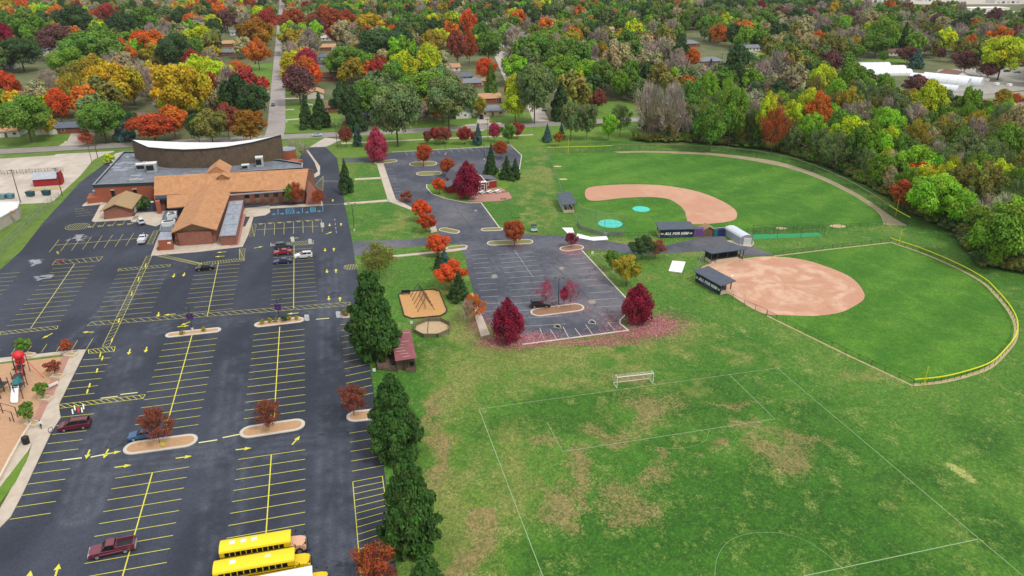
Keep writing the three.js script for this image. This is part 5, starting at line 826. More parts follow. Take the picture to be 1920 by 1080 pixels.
{ // person walking on the pavement: white shirt, dark trousers
  const c = at(78, 803, .13), J = { pel: [0, .95, 0, .13], che: [.02, 1.35, 0, .16], nec: [.03, 1.52, 0, .06], hed: [.05, 1.66, 0, .105] };
  const bones = [['pel', 'che'], ['che', 'nec'], ['nec', 'hed']].map(([a, b]) => [J[a], J[b]]);
  const limb = (...p) => { for (let i = 0; i + 1 < p.length; i++) bones.push([p[i], p[i + 1]]); };
  limb([0, .92, .09, .1], [.2, .5, .1, .07], [.12, .09, .1, .05], [.27, .06, .1, .04]); limb([0, .92, -.09, .1], [-.08, .5, -.1, .07], [-.35, .12, -.1, .05], [-.22, .07, -.1, .04]);
  limb([.02, 1.42, .19, .065], [-.12, 1.15, .25, .05], [0, .9, .24, .035], [.03, .82, .24, .035]); limb([.02, 1.42, -.19, .065], [.16, 1.16, -.25, .05], [.34, 1.0, -.22, .035], [.4, .98, -.2, .035]);
  const N = 56, S = 1, sd = (p, a, b) => { const d = [b[0] - a[0], b[1] - a[1], b[2] - a[2]], q = [p[0] - a[0], p[1] - a[1], p[2] - a[2]], t = Math.max(0, Math.min(1, (q[0] * d[0] + q[1] * d[1] + q[2] * d[2]) / (d[0] ** 2 + d[1] ** 2 + d[2] ** 2))); return Math.hypot(q[0] - t * d[0], q[1] - t * d[1], q[2] - t * d[2]) - (a[3] + (b[3] - a[3]) * t); };
  const mc = new MarchingCubes(N, new THREE.MeshStandardMaterial(), false, false, 60000); mc.isolation = 0;
  for (let k = 0; k < N; k++) for (let j = 0; j < N; j++) for (let i = 0; i < N; i++) { const p = [((i / N) * 2 - 1) * S, ((j / N) * 2 - 1) * S + .9, ((k / N) * 2 - 1) * S]; let m = 9; for (const [a, b] of bones) { const d = sd(p, a, b), h = Math.max(0, .05 - Math.abs(m - d)) / .05; m = Math.min(m, d) - h * h * .0125; } mc.field[i + j * N + k * N * N] = -m; }
  mc.update(); const n = mc.count, pos = new Float32Array(mc.positionArray.slice(0, n * 3)), nor = new Float32Array(mc.normalArray.slice(0, n * 3)), col = new Float32Array(n * 3);
  for (let i = 0; i < n; i++) { pos[i * 3] *= S; pos[i * 3 + 1] = pos[i * 3 + 1] * S + .9; pos[i * 3 + 2] *= S; const y = pos[i * 3 + 1], q = y > 1.56 ? [.04, .03, .025] : y > 1.49 ? [.4, .25, .18] : y > .96 ? [.75, .77, .8] : [.02, .022, .035]; col.set(q, i * 3); }
  const g = new THREE.BufferGeometry(); g.setAttribute('position', new THREE.BufferAttribute(pos, 3)); g.setAttribute('normal', new THREE.BufferAttribute(nor, 3)); g.setAttribute('color', new THREE.BufferAttribute(col, 3));
  const p = obj('person', g, new THREE.MeshStandardMaterial({ vertexColors: true, roughness: .85 })); p.position.copy(c); p.rotation.y = -.6; tag(p, 'person in a white shirt and dark trousers walking past the planter', 'person');
}
// left yard
{
  const a = at(64, 350.5), b = at(113, 347), s = thing('red_shed', 'long red shed with grey metal roof in the gravel yard', 'shed', mid(a, b), yaw(a, b)), L = a.distanceTo(b), red = grainMat(0xa8262e, 0x8c1c26, 2, .8, 64, .4), rf = grainMat(0xb2b8be, 0x9aa0a8, 5, .7, 64, .3), D = 6;
  obj('wall', box(L, 2.8, D, 0, 1.4, -D / 2), red, s); for (const k of [-1, 1]) obj('gable', faces([k > 0 ? [V(L / 2, 2.8, 0), V(L / 2, 2.8, -D), V(L / 2, 4.4, -D / 2)] : [V(-L / 2, 2.8, -D), V(-L / 2, 2.8, 0), V(-L / 2, 4.4, -D / 2)]]), red, s);
  obj('roof', [thickRoof([V(-L / 2 - .3, 2.7, .4), V(L / 2 - .6, 2.7, .4), V(L / 2 - .6, 4.5, -D / 2), V(-L / 2 - .3, 4.5, -D / 2)], .12), thickRoof([V(-L / 2 - .3, 4.5, -D / 2), V(L / 2 - .6, 4.5, -D / 2), V(L / 2 - .6, 2.7, -D - .4), V(-L / 2 - .3, 2.7, -D - .4)], .12)], rf, s);
  for (const f of [.2, .5, .8]) obj('roof_vent', cyl(.25, .2, .5, L * (f - .5), 4.3, -D / 2, 8), metalGrey, s);
  obj('gate_wall', box(.3, 4.6, 3.4, L / 2 + .4, 2.3, -1.7), red, s);
}
for (let i = 0; i < 9; i++) { const x = 62 + i * 6.4, c = at(x, 357 - i * .5), b = thing('raised_bed', `raised garden bed before the red shed, number ${['one', 'two', 'three', 'four', 'five', 'six', 'seven', 'eight', 'nine'][i]} of nine from the left`, 'planter', c, -.22, 'raised beds before the red shed'), m = mat(hex(0xc8b898), .9); for (const k of [-1, 1]) { obj('long_board', box(.08, .35, 3, k * .55, .18, 0), m, b); obj('end_board', box(1.02, .35, .08, 0, .18, k * 1.46), m, b); } obj('planting', box(1.0, .22, 2.8, 0, .16, 0), i % 3 ? mat(hex(0xa8a83c), 1) : mat(hex(0x9a8a6c), 1), b); }
for (const [x, y, l, col] of [[58, 368, 'teal dumpster left of the utility pole by the red shed', 0x2a5c68], [88, 366, 'teal dumpster between the two utility poles', 0x1f5260], [5, 373, 'pale teal dumpster cut by the left edge', 0x7aa0a4], [20, 372, 'pale blue dumpster second from the left edge', 0x6a98a4]]) {
  const c = at(x, y), d = thing('dumpster', l, 'dumpster', c, -.22), m = mat(hex(col), .7); obj('hull', new THREE.CylinderGeometry(1.5, 1.2, 1.5, 4, 1).rotateY(Math.PI / 4).scale(1.25, 1, .8).translate(0, .9, 0), m, d); for (const k of [-1, 1]) obj('lid', box(1.2, .08, 1.6, k * .66, 1.72, 0), mat(hex(col).multiplyScalar(.8), .7), d); for (const k of [-1, 1]) obj('fork_pocket', box(.1, .25, 1.2, k * 1.35, 1, 0), steelDark, d);
}
fence('grey chain-link fence between the left yard and the parking lot', P([112, 372], [92, 392], [60, 422], [20, 462], [-20, 505]), 2.2, { post: steel, link: linkGrey, step: 4 });
fence('grey chain-link fence set back behind the yard grass strip', P([98, 378], [76, 396], [42, 428], [0, 470]), 2, { post: steel, link: linkGrey, step: 4 });
for (let i = 0; i < 7; i++) { const c = at(6 + i * 17.5, 327 - i * .9), l = ['first', 'second', 'third', 'fourth', 'fifth', 'sixth', 'seventh'][i], r = thing('wire_crate', `${l} open wire crate from the left in the gravel yard row`, 'crate', c, -.22, 'wire crates in the gravel yard'); for (const x of [-1, 1]) for (const z of [-1, 1]) obj('post', box(.08, 1.4, .08, x * 1.4, .7, z * .6), poleWood, r); for (const z of [-1, 1]) for (const y of [.5, 1.35]) obj('rail', box(2.8, .07, .07, 0, y, z * .6), poleWood, r); }
{ // white building at the left edge
  const q = P([-60, 470], [0, 432], [38, 410], [41, 398], [-10, 398], [-60, 410]), b = thing('flat_roof_building', 'pale block building with white flat roof at the left edge', 'building'); obj('wall', slab(q, 0, 3.2), grainMat(0xb8b2aa, 0xa29c94, 4, .9, 64, .4), b); obj('roof', slab(q, 3.205, 3.4), whiteRoof, b); obj('parapet', kerbRing(q, .4, 3.405, 3.7, true), metalPale, b); const v = at(24, 399, 3.6); obj('roof_vent', box(1, .8, 1, v.x, 3.8, v.z), mat(hex(0xa87a60), .8), b);
}
// barn house on the island
{
  const a = at(900, 363), g = thing('barn_house', 'red gambrel barn house with white trim behind the crimson maple', 'barn', V(0, 0, 0)), red = grainMat(0xa02c2a, 0x862422, 2, .8, 64, .4), rf = grainMat(0x6a6a74, 0x54545e, 3, .9, 64, .5), c = at(884, 360), ang = yaw(at(868, 362), at(916, 356)); g.position.copy(c); g.rotation.y = ang;
  const W = 5.2, D = 12, prof = [[-W, 0], [-W, 3], [-W * .62, 5.6], [0, 7.2], [W * .62, 5.6], [W, 3], [W, 0]].map(([x, y]) => V(x, y, 0)), B = V(0, 0, -D), wl = [[...prof], [...prof].reverse().map(p => p.clone().add(B))];
  for (const i of [0, 5]) wl.push([prof[i + 1], prof[i], prof[i].clone().add(B), prof[i + 1].clone().add(B)]); obj('wall', faces(wl), red, g);
  const rp = []; for (let i = 1; i < 5; i++) rp.push(thickRoof([prof[i + 1], prof[i], prof[i].clone().add(B), prof[i + 1].clone().add(B)].map(p => p.clone().add(V(p.x * .04, .18, p.z < -1 ? -.4 : .4))), .15)); obj('gambrel_roof', rp, rf, g);
  for (let i = 1; i < 5; i++) obj('white_trim', beam(prof[i].clone().add(V(prof[i].x * .04, .1, .42)), prof[i + 1].clone().add(V(prof[i + 1].x * .04, .1, .42)), .08, .28), white, g);
  obj('bay', box(3, 3.4, 1.6, 3.6, 1.7, .8), red, g); obj('bay_roof', box(3.3, .2, 1.9, 3.6, 3.5, .8), white, g); for (const k of [-1, 1]) obj('corner_board', box(.15, 3.4, .15, 3.6 + k * 1.5, 1.7, 1.6), white, g);
  const wf = obj('window', box(1.5, 2, .1, 3.6, 1.8, 1.64), white, g); obj('pane', box(1.15, .78, .06, 3.6, 2.25, 1.69), glassBlue, wf); obj('pane', box(1.15, .78, .06, 3.6, 1.35, 1.69), glassBlue, wf);
  obj('side_wing', box(5, 2.8, 6, W + 2.5, 1.4, -4.5), red, g); obj('wing_roof', [thickRoof([V(W - .2, 3.9, -1.3), V(W + 5.4, 2.8, -1.3), V(W + 5.4, 2.8, -7.8), V(W - .2, 3.9, -7.8)].reverse(), .15)], rf, g); obj('wing_trim', box(5.4, .2, .1, W + 2.6, 2.7, -1.42), white, g); const w2 = obj('window', box(1.1, 1.2, .08, W + 1.4, 1.7, -1.46), white, g); obj('pane', box(.85, .95, .05, W + 1.4, 1.7, -1.42), glassBlue, w2);
  obj('chimney', box(1, 3.4, 1, W * .62, 6.6, -7), grainMat(0x9a5040, 0x7c3e32, 1, .95, 64, .6), g); obj('lean_to', box(3, 2.4, 5, -W - 1.5, 1.2, -4), red, g); obj('lean_to_roof', thickRoof([V(-W - 3.3, 2.3, -1.2), V(-W + .3, 3.4, -1.2), V(-W + .3, 3.4, -6.8), V(-W - 3.3, 2.3, -6.8)].reverse(), .15), rf, g);
}
[[888, 372, 'half shaded under the crimson maple'], [903, 363, 'closest to the barn window'], [917, 362, 'in the middle of the brick patio'], [932, 361, 'at the right end of the brick patio']].forEach(([x, y, w]) => {
  const c = at(x, y, .15), t = thing('picnic_table', 'white picnic table ' + w, 'picnic table', c, 1.0, 'picnic tables on the patio'); for (let i = 0; i < 3; i++) obj('top_board', box(2.4, .07, .32, 0, .78, (i - 1) * .35), white, t); for (const k of [-1, 1]) { obj('bench', box(2.4, .06, .32, 0, .46, k * .85), white, t); obj('leg', box(.1, .78, 1.5, k * .8, .39, 0), metalGrey, t); }
});
for (const [x, y, l] of [[944, 374, 'low wooden seat at the right tip of the patio'], [946, 361, 'brown fire pit seat by the patio edge']]) { const c = at(x, y, .05), b = thing('log_seat', l, 'seat', c, .3); obj('seat', box(1.8, .14, .5, 0, .45, 0), gableTan, b); for (const k of [-.7, .7]) obj('leg', box(.2, .4, .4, k, .2, 0), woodBrown, b); }
// ---------- houses and far buildings ----------
const roofs = { tan: grainMat(0xc49a74, 0xa87e5c, 8, .95, 64, .6), brown: grainMat(0x8a6656, 0x6c4e42, 8, .95, 64, .6), grey: grainMat(0x888a92, 0x6c6e78, 8, .95, 64, .6), dark: grainMat(0x54565e, 0x404248, 8, .95, 64, .6), red: grainMat(0x8c4c44, 0x703a34, 8, .95, 64, .6), blue: grainMat(0x6c7484, 0x565e6c, 8, .95, 64, .6), white: whiteRoof };
const wallsM = { white: mat(hex(0xdcdad6), .85), brick: grainMat(0x9c5a46, 0x80483a, 3, .95, 64, .6), tan: mat(hex(0xc8b498), .9), grey: mat(hex(0x9ea0a4), .9), blue: mat(hex(0x9aa8b8), .9), brown: mat(hex(0x7c5c4c), .9) };
const houseSpots = [];
function house(label, px, py, w, d, roof, wall, o = {}) {
  const c = at(px, py), h = o.h || 2.9, g = thing(o.name || 'house', label, o.cat || 'house', c, (o.turn ?? .24) + (o.swap ? Math.PI / 2 : 0)), W = w / 2, D = d, rh = o.rh ?? d * .22, ov = .5, rm = roofs[roof], wm = wallsM[wall];
  houseSpots.push([c.x, c.z - d * .4, Math.max(w, d) * .62 + 1]);
  obj('wall', box(w, h, D, 0, h / 2, -D / 2), wm, g);
  const e = o.hip ? Math.min(W * .6, D / 2) : 0, A = V(-W - ov, h - .1, ov), B = V(W + ov, h - .1, ov), C = V(W + ov, h - .1, -D - ov), E = V(-W - ov, h - .1, -D - ov), R1 = V(-W - ov + e, h + rh, -D / 2), R2 = V(W + ov - e, h + rh, -D / 2);
  const rf = obj('roof', [thickRoof([A, B, R2, R1], .18), thickRoof([C, E, R1, R2], .18), ...(o.hip ? [thickRoof([B, C, R2], .18), thickRoof([E, A, R1], .18)] : [])], rm, g);
  if (!o.hip) for (const k of [-1, 1]) obj('gable', faces([k > 0 ? [V(W, h, 0), V(W, h, -D), V(W, h + rh - .25, -D / 2)] : [V(-W, h, -D), V(-W, h, 0), V(-W, h + rh - .25, -D / 2)]]), wm, g);
  const n = o.win ?? Math.max(2, Math.round(w / 4));
  for (let i = 0; i < n; i++) { const x = -W + w * (i + .6) / (n + .2); if (i === Math.floor(n / 2) && !o.nodoor) { obj('door', box(1, 2.1, .08, x, 1.08, .05), wallsM.brown, g); continue; } const q = obj('window', box(1.5, 1.2, .08, x, 1.6, .05), wallsM.white, g); obj('pane', box(1.25, .95, .05, x, 1.6, .09), glassBlue, q); }
  for (const k of [-1, 1]) { const q = obj('window', box(.08, 1.1, 1.3, k * (W + .04), 1.7, -D * .4), wallsM.white, g); obj('pane', box(.05, .85, 1.05, k * (W + .08), 1.7, -D * .4), glassBlue, q); }
  if (o.garage) obj('garage_door', box(3.2, 2.2, .08, -W + 2.2, 1.12, .06), wallsM.white, g);
  if (o.chimney) obj('chimney', box(.9, 2, .9, W * .4, h + rh + .1, -D * .55), wallsM.brick, rf);
  return g;
}
house('white gabled house above the two dark pines right of the street', 607, 181, 13, 9, 'tan', 'white', { swap: 1, chimney: 0, turn: .24 });
house('red-brown roofed house with chimney behind the white gabled one', 612, 152, 15, 9, 'brown', 'brick', { chimney: 1 });
house('dark roofed house third up the street on the right', 612, 126, 15, 9, 'dark', 'grey', { chimney: 1 });
house('blue-grey roofed house fourth up the street on the right', 613, 114, 15, 9, 'blue', 'white', { hip: 1 });
house('tan roofed house fifth up the street on the right', 612, 95, 16, 10, 'tan', 'brick', {});
house('long pale roofed house beside the orange maple up the street', 625, 76, 22, 9, 'white', 'white', {});
house('grey roofed house at the top of the street on the right', 606, 64, 16, 10, 'grey', 'white', {});
house('low brown house behind the dark pines near the corner', 618, 212, 14, 9, 'brown', 'brick', { hip: 1 });
house('white shed-like house left of the upper street', 443, 66, 11, 8, 'grey', 'white', {}); house('tan roofed house left of the upper street', 428, 88, 16, 10, 'tan', 'brick', { hip: 1 }); house('grey roofed house below the tan one left of the street', 425, 105, 15, 9, 'grey', 'brick', { chimney: 1 }); house('small white house left of the street top', 419, 60, 8, 7, 'dark', 'white', {});
house('white gable house with blue-grey porch behind the green maple', 113, 248, 8, 9, 'grey', 'white', { swap: 1, rh: 3.4 }); house('brick house with grey roof and white bay window by the orange tree', 138, 250, 13, 8, 'blue', 'brick', { garage: 0 }); house('long low brown roofed house behind the orange-red maple', 245, 234, 22, 9, 'brown', 'brick', { hip: 1 }); house('tan roofed house at the far left beyond the road', 4, 258, 15, 10, 'tan', 'white', { garage: 1 }); house('white house hidden in trees at the upper left', 38, 115, 16, 9, 'grey', 'white', {}); house('pale house at the left edge among bare trees', 8, 130, 13, 9, 'dark', 'white', {}); house('tan roofed house seen through the dark upper left trees', 247, 80, 13, 9, 'tan', 'grey', {});
house('small blue-grey house behind the big grey-green tree', 692, 226, 12, 8, 'blue', 'blue', {}); house('white garage house beside the grey-green willow', 882, 219, 7, 8, 'grey', 'white', { swap: 1 }); house('grey roofed bungalow facing the road beside the yellow tree', 924, 218, 13, 9, 'grey', 'tan', { hip: 1 }); house('tan roofed house behind the grey bungalow', 915, 194, 15, 9, 'tan', 'brick', {});
house('grey stone two-storey house at the end of the side street', 838, 118, 11, 9, 'grey', 'grey', { h: 6, swap: 1 }); house('tan roofed house left of the side street', 846, 134, 13, 9, 'tan', 'white', {}); house('grey roofed house lower on the side street', 866, 152, 14, 9, 'blue', 'grey', {}); house('brick house with pale roof on the side street', 882, 164, 14, 9, 'grey', 'brick', {}); house('orange roofed shed beside the side street pine', 902, 160, 9, 7, 'tan', 'tan', {}); house('white gabled house above the side street', 950, 103, 11, 9, 'brown', 'white', { swap: 1 }); house('long brown roofed house high on the side street', 962, 88, 18, 9, 'brown', 'white', {});
house('grey roofed house among the trees right of the side street', 1040, 172, 15, 10, 'grey', 'white', { hip: 1 }); house('grey gabled house with pale front right of the spruce', 1078, 180, 15, 10, 'grey', 'grey', { chimney: 1 });
house('brown roofed house by the orange tree at the wood edge', 1335, 122, 18, 11, 'grey', 'brick', { hip: 1 }); house('grey-brown roofed house amid bare trees', 1388, 132, 18, 11, 'brown', 'grey', { hip: 1 }); house('grey roofed house above the orange tree', 1296, 88, 16, 10, 'grey', 'brick', { hip: 1 }); house('white gable showing beside the red tree', 1190, 82, 10, 8, 'grey', 'white', { swap: 1 }); house('brick house right of the red tree', 1275, 103, 14, 9, 'brown', 'brick', {});
house('dark gabled house hidden in the woods by a bright green tree', 1562, 165, 15, 10, 'dark', 'grey', { chimney: 1 }); house('pale house left of the greenhouses behind trees', 1690, 104, 24, 9, 'brown', 'white', {}); house('tan roofed long house in the distance right', 1548, 44, 22, 11, 'tan', 'brick', {}); house('brown roofed house above the maroon trees', 1562, 20, 20, 11, 'brown', 'tan', {}); house('low tan hall at the right in the distance', 1835, 48, 30, 12, 'tan', 'brick', { hip: 1 });
for (const [x, y, w, d, h, l] of [[1855, 24, 62, 22, 6, 'long white warehouse at the far right'], [1650, 4, 48, 20, 6, 'white warehouse at the top right beyond the trees'], [1750, 2, 40, 18, 5, 'pale distant warehouse near the upper right corner'], [1040, 4, 26, 14, 5, 'white building at the top centre'], [45, 6, 40, 16, 4, 'pale flat building at the top left corner'], [1560, 7, 30, 14, 5, 'pale building left of the white warehouses'], [1330, 14, 20, 12, 5, 'white house block at the top right of centre'], [1700, 20, 34, 16, 5, 'pale grey warehouse left of the long white one'], [1620, 14, 24, 14, 5, 'small pale warehouse in the top right cluster'], [1460, 6, 30, 14, 5, 'pale roofed hall above the maroon trees'], [1890, 6, 50, 20, 5, 'pale warehouse in the upper right corner']]) {
  const c = at(x, y), g = thing('warehouse', l, 'building', c, .2); houseSpots.push([c.x, c.z - d / 2, w * .55]); obj('wall', box(w, h, d, 0, h / 2, -d / 2), wallsM.white, g); obj('roof', box(w + .6, .4, d + .6, 0, h + .2, -d / 2), whiteRoof, g); for (let i = 0; i < 5; i++) obj('loading_door', box(w * .1, h * .55, .1, w * (i - 2) * .18, h * .28, .06), i % 2 ? glassBlue : metalGrey, g);
}
// greenhouses
function greenhouse(label, px, py, L, w, turn) {
  const c = at(px, py), g = thing('greenhouse', label, 'greenhouse', c, turn), n = 10, h = w * .42, f = [], skin = mat(hex(0xdfe4e8), .4); houseSpots.push([c.x, c.z, L * .55]);
  const p = i => { const t = i / n * Math.PI; return [Math.cos(t) * w / 2, Math.sin(t) * h + .8]; };
  for (let i = 0; i < n; i++) { const [z0, y0] = p(i), [z1, y1] = p(i + 1); f.push([V(-L / 2, y0, z0), V(L / 2, y0, z0), V(L / 2, y1, z1), V(-L / 2, y1, z1)]); }
  obj('film_roof', faces(f), skin, g);
  for (const k of [-1, 1]) { const e = []; for (let i = 0; i <= n; i++) { const [z, y] = p(i); e.push(V(k * L / 2, y, z)); } e.push(V(k * L / 2, 0, -w / 2), V(k * L / 2, 0, w / 2)); if (k < 0) e.reverse(); const w0 = obj('end_wall', faces([e]), mat(hex(0xb4bcc0), .6), g); obj('door', box(.1, 2, 1.4, k * (L / 2 + .04), 1, 0), metalPale, w0); }
  for (const k of [-1, 1]) obj('side_wall', box(L, .85, .1, 0, .42, k * w / 2), metalPale, g);
  for (let j = 1; j < 6; j++) { const pts = []; for (let i = 0; i <= n; i++) { const [z, y] = p(i); pts.push(V(-L / 2 + L * j / 6, y + .03, z)); } obj('hoop', new THREE.TubeGeometry(new THREE.CatmullRomCurve3(pts), 16, .06, 5), metalGrey, g); }
}
greenhouse('white film greenhouse on the left of the nursery group', 1632, 128, 26, 8, .1); greenhouse('second white greenhouse behind the bare maroon tree', 1655, 134, 30, 8, .1); greenhouse('third white greenhouse right beside the second', 1668, 141, 28, 8, .1); greenhouse('large white greenhouse by the nursery yard', 1760, 156, 34, 10, -.75); greenhouse('large white greenhouse nearest the dark roofed barn', 1785, 155, 34, 10, -.75); greenhouse('low white greenhouse in front next to the road', 1755, 168, 24, 7, -.75);
house('white sided barn with dark brown roof behind the greenhouses', 1800, 150, 14, 12, 'brown', 'white', { h: 4, swap: 1 });
house('small brick hut with tan roof by the nursery hedge', 1896, 208, 5, 5, 'tan', 'brick', { win: 1, nodoor: 1, rh: 2 });
{ // stacked pallets and stock in the nursery yard
  for (const [x, y, l] of [[1868, 160, 'white stock crate left in the nursery yard'], [1892, 162, 'white stock crate right in the nursery yard'], [1850, 152, 'white stock crate at the back of the nursery yard']]) { const c = at(x, y), b = thing('stock_crate', l, 'crate', c, .3); obj('crate_body', box(2.4, 1.6, 2, 0, .9, 0), white, b); obj('pallet', box(2.6, .15, 2.2, 0, .08, 0), woodBrown, b); }
}

{ // more roofs showing between the trees of the neighbourhoods
  const far = [[150, 172, 'tan'], [300, 150, 'grey'], [90, 100, 'grey'], [178, 40, 'brown'], [260, 52, 'grey'], [330, 38, 'tan'], [395, 120, 'brown'], [470, 40, 'grey'], [660, 58, 'brown'], [640, 100, 'grey'], [660, 128, 'tan'], [735, 82, 'grey'], [780, 62, 'tan'], [770, 180, 'brown'], [900, 82, 'grey'], [860, 98, 'tan'], [985, 70, 'grey'], [1000, 100, 'brown'], [1110, 92, 'grey'], [1140, 60, 'tan'], [1230, 48, 'brown'], [1270, 34, 'grey'], [1340, 52, 'grey'], [1375, 78, 'tan'], [1410, 96, 'grey'], [1480, 84, 'brown'], [1500, 44, 'grey'], [1600, 62, 'tan'], [1620, 40, 'grey'], [1760, 90, 'grey']];
  const words = ['first', 'second', 'third', 'fourth', 'fifth', 'sixth', 'seventh', 'eighth', 'ninth', 'tenth', 'eleventh', 'twelfth'], cnt = {};
  for (const [x, y, r] of [...far].sort((a, b) => a[0] - b[0])) { const i = cnt[r] = (cnt[r] ?? -1) + 1; house(`distant ${r} roofed house, ${words[i] || i + 1 + 'th'} of that roof colour from left among the far trees`, x, y, 14 + (x % 5), 9, r, ['white', 'brick', 'tan'][x % 3], { hip: x % 2 }).userData.group = 'houses among the far trees'; const c = at(x, y + .5), e = c.clone().add(V(3, 0, 16)); struct('driveway', ribbon([c, mid(c, e), e], 3.4, .02), roadPale); struct('front_lawn', sheet([c.clone().add(V(-11, 0, 1)), c.clone().add(V(12, 0, 4)), c.clone().add(V(14, 0, 17)), c.clone().add(V(-9, 0, 14))], .012), lawnPatch); }
}
// ---------- trees ----------
// crown archetypes: leaf clumps gathered on lobes, unit height 1 and unit half-width 1 before scaling
function leafCloud(lobes, count, size, o = {}) {
  const pos = [], nor = [], col = [], idx = []; const q = new THREE.Vector3(), n = new THREE.Vector3(), t = new THREE.Vector3(), b = new THREE.Vector3();
  const wsum = lobes.reduce((s, l) => s + l.w, 0);
  for (const l of lobes) {
    const k = Math.round(count * l.w / wsum), tint = [1 + rnd(-.16, .16), 1 + rnd(-.13, .13), 1 + rnd(-.2, .2)], br = 1 + rnd(-.2, .2);
    for (let i = 0; i < k; i++) {
      do { n.set(rnd(-1, 1), rnd(-1, 1), rnd(-1, 1)); } while (n.lengthSq() > 1 || n.lengthSq() < .01); n.normalize(); if (n.y < -.35 && rnd() < .6) n.y *= -1;
      const r = Math.pow(rnd(), o.shell || .25) * (1 + rnd(-.1, .14));
      q.set(l.x + n.x * l.r * r, l.y + n.y * l.ry * r, l.z + n.z * l.r * r);
      const s = size * rnd(.6, 1.35) * (o.long ? 1 : 1);
      const jit = o.jit ?? .9; n.x += rnd(-jit, jit); n.y += rnd(-jit, jit) + (o.up || .25); n.z += rnd(-jit, jit); n.normalize();
      if (o.twig) { t.set(q.x + rnd(-.5, .5), (q.y - .25) * 2.2 + rnd(-.3, .5), q.z + rnd(-.5, .5)).normalize(); b.set(rnd(-1, 1), rnd(-1, 1), rnd(-1, 1)).cross(t).normalize(); n.crossVectors(t, b); } else { t.set(rnd(-1, 1), rnd(-1, 1), rnd(-1, 1)).cross(n).normalize(); b.crossVectors(n, t); }
      const v = pos.length / 3, L = o.long || 1, f = br * rnd(.72, 1.28), sy = o.ys || 1;
      const c = [tint[0] * f, tint[1] * f, tint[2] * f];
      for (const [u, w] of [[-1 * L, -.45], [.1, -.9], [1 * L, .35], [-.2, .85]]) { pos.push(q.x + (t.x * u + b.x * w) * s, q.y + (t.y * u + b.y * w) * s * sy, q.z + (t.z * u + b.z * w) * s); nor.push(n.x, n.y, n.z); col.push(...c); }
      idx.push(v, v + 1, v + 2, v, v + 2, v + 3);
    }
  }
  const g = new THREE.BufferGeometry(); g.setAttribute('position', new THREE.Float32BufferAttribute(pos, 3)); g.setAttribute('normal', new THREE.Float32BufferAttribute(nor, 3)); g.setAttribute('color', new THREE.Float32BufferAttribute(col, 3)); g.setIndex(idx); return g;
}
function roundLobes(n, squash = .5, y0 = .58, top = 1, tall = .42) { // lobes over an ellipsoid; x and z in half-widths, y in heights
  const l = [{ x: 0, y: y0, z: 0, r: .55, ry: tall * .66, w: .5 }];
  for (let i = 0; i < n; i++) { const u = 1 - 2 * (i + .5) / n, a = i * 2.39996 + rnd(-.4, .4), s = Math.sqrt(1 - u * u), k = rnd(.5, .96), r = rnd(.16, .38); l.push({ x: Math.cos(a) * s * k, y: y0 + u * tall * rnd(.6, .74), z: Math.sin(a) * s * k, r, ry: r * tall * rnd(.8, 1.05), w: r * r * 2.6 * (u > -.5 ? 1 : .5) }); }
  return l;
}
function coneLobes(n, wBase = 1, y0 = .1, pow = .85, r0 = .3) { const l = []; for (let i = 0; i < n; i++) { const t = Math.pow((i + .5) / n, .75), y = y0 + (1 - y0 - .04) * t, w = wBase * Math.pow(1 - t, pow), a = i * 2.39996 + rnd(-.5, .5), k = w * rnd(.35, .78), r = Math.max(.07, w * r0 * rnd(.8, 1.3)); l.push({ x: Math.cos(a) * k, y, z: Math.sin(a) * k, r, ry: r * .3, w: r * r * 2 + .01 }); } l.push({ x: 0, y: .96, z: 0, r: .07, ry: .05, w: .02 }); return l; }
function trunkGeo(h0, spread, branches = 6, r = .035) { const g = [rod(V(0, -.01, 0), V(0, h0, 0), r, 7, r * .7)]; for (let i = 0; i < branches; i++) { const a = i * 2.4 + rnd(.6), y = h0 * rnd(.6, 1), e = V(Math.cos(a) * spread * rnd(.5, .9), y + rnd(.18, .38), Math.sin(a) * spread * rnd(.5, .9)); g.push(rod(V(0, y - .03, 0), e, r * .5, 5, r * .18)); } return merge(g); }
const A = {};
const make = (k, n, f) => { A[k] = []; for (let i = 0; i < n; i++) A[k].push(f(i)); };
const pineLobes = n => { const l = [{ x: 0, y: .38, z: 0, r: .72, ry: .34, w: 1.6 }, { x: 0, y: .7, z: 0, r: .42, ry: .2, w: .6 }]; for (let i = 0; i < n; i++) { const t = (i + .5) / n, y = .05 + .9 * t, w = Math.min(1, Math.pow(1.06 - t, .62) * 1.12) * (t < .12 ? .8 : 1), a = i * 2.39996 + rnd(-.6, .6), r = rnd(.11, .2) * (.6 + .5 * w), k = w * rnd(.5, .95); l.push({ x: Math.cos(a) * k, y: y + rnd(-.03, .03), z: Math.sin(a) * k, r, ry: r * .34, w: r * r * 2 }); } return l; };
const egg = (n, low = .12, fat = .3) => { const l = [{ x: 0, y: .45, z: 0, r: .55, ry: .28, w: .8 }]; for (let i = 0; i < n; i++) { const t = (i + .5) / n, y = low + (.97 - low) * t, w = Math.pow(Math.sin(Math.PI * Math.pow(t * .93 + .05, .62)), .9), a = i * 2.39996 + rnd(-.5, .5), r = (.12 + .22 * w) * rnd(.8, 1.2), k = Math.max(.02, w - r * .6) * rnd(.7, 1); l.push({ x: Math.cos(a) * k, y, z: Math.sin(a) * k, r, ry: r * fat * 1.5, w: r * r * 2 }); } return l; };
make('round', 5, i => ({ crown: leafCloud(roundLobes(18 + i * 4, .5, .58, 1, .42), 7000, .052, { ys: .42 }), trunk: trunkGeo(.5, .7) }));
make('tall', 3, i => ({ crown: leafCloud(roundLobes(22, .5, .56, 1, .44), 7000, .06, { ys: .3 }), trunk: trunkGeo(.5, .5) }));
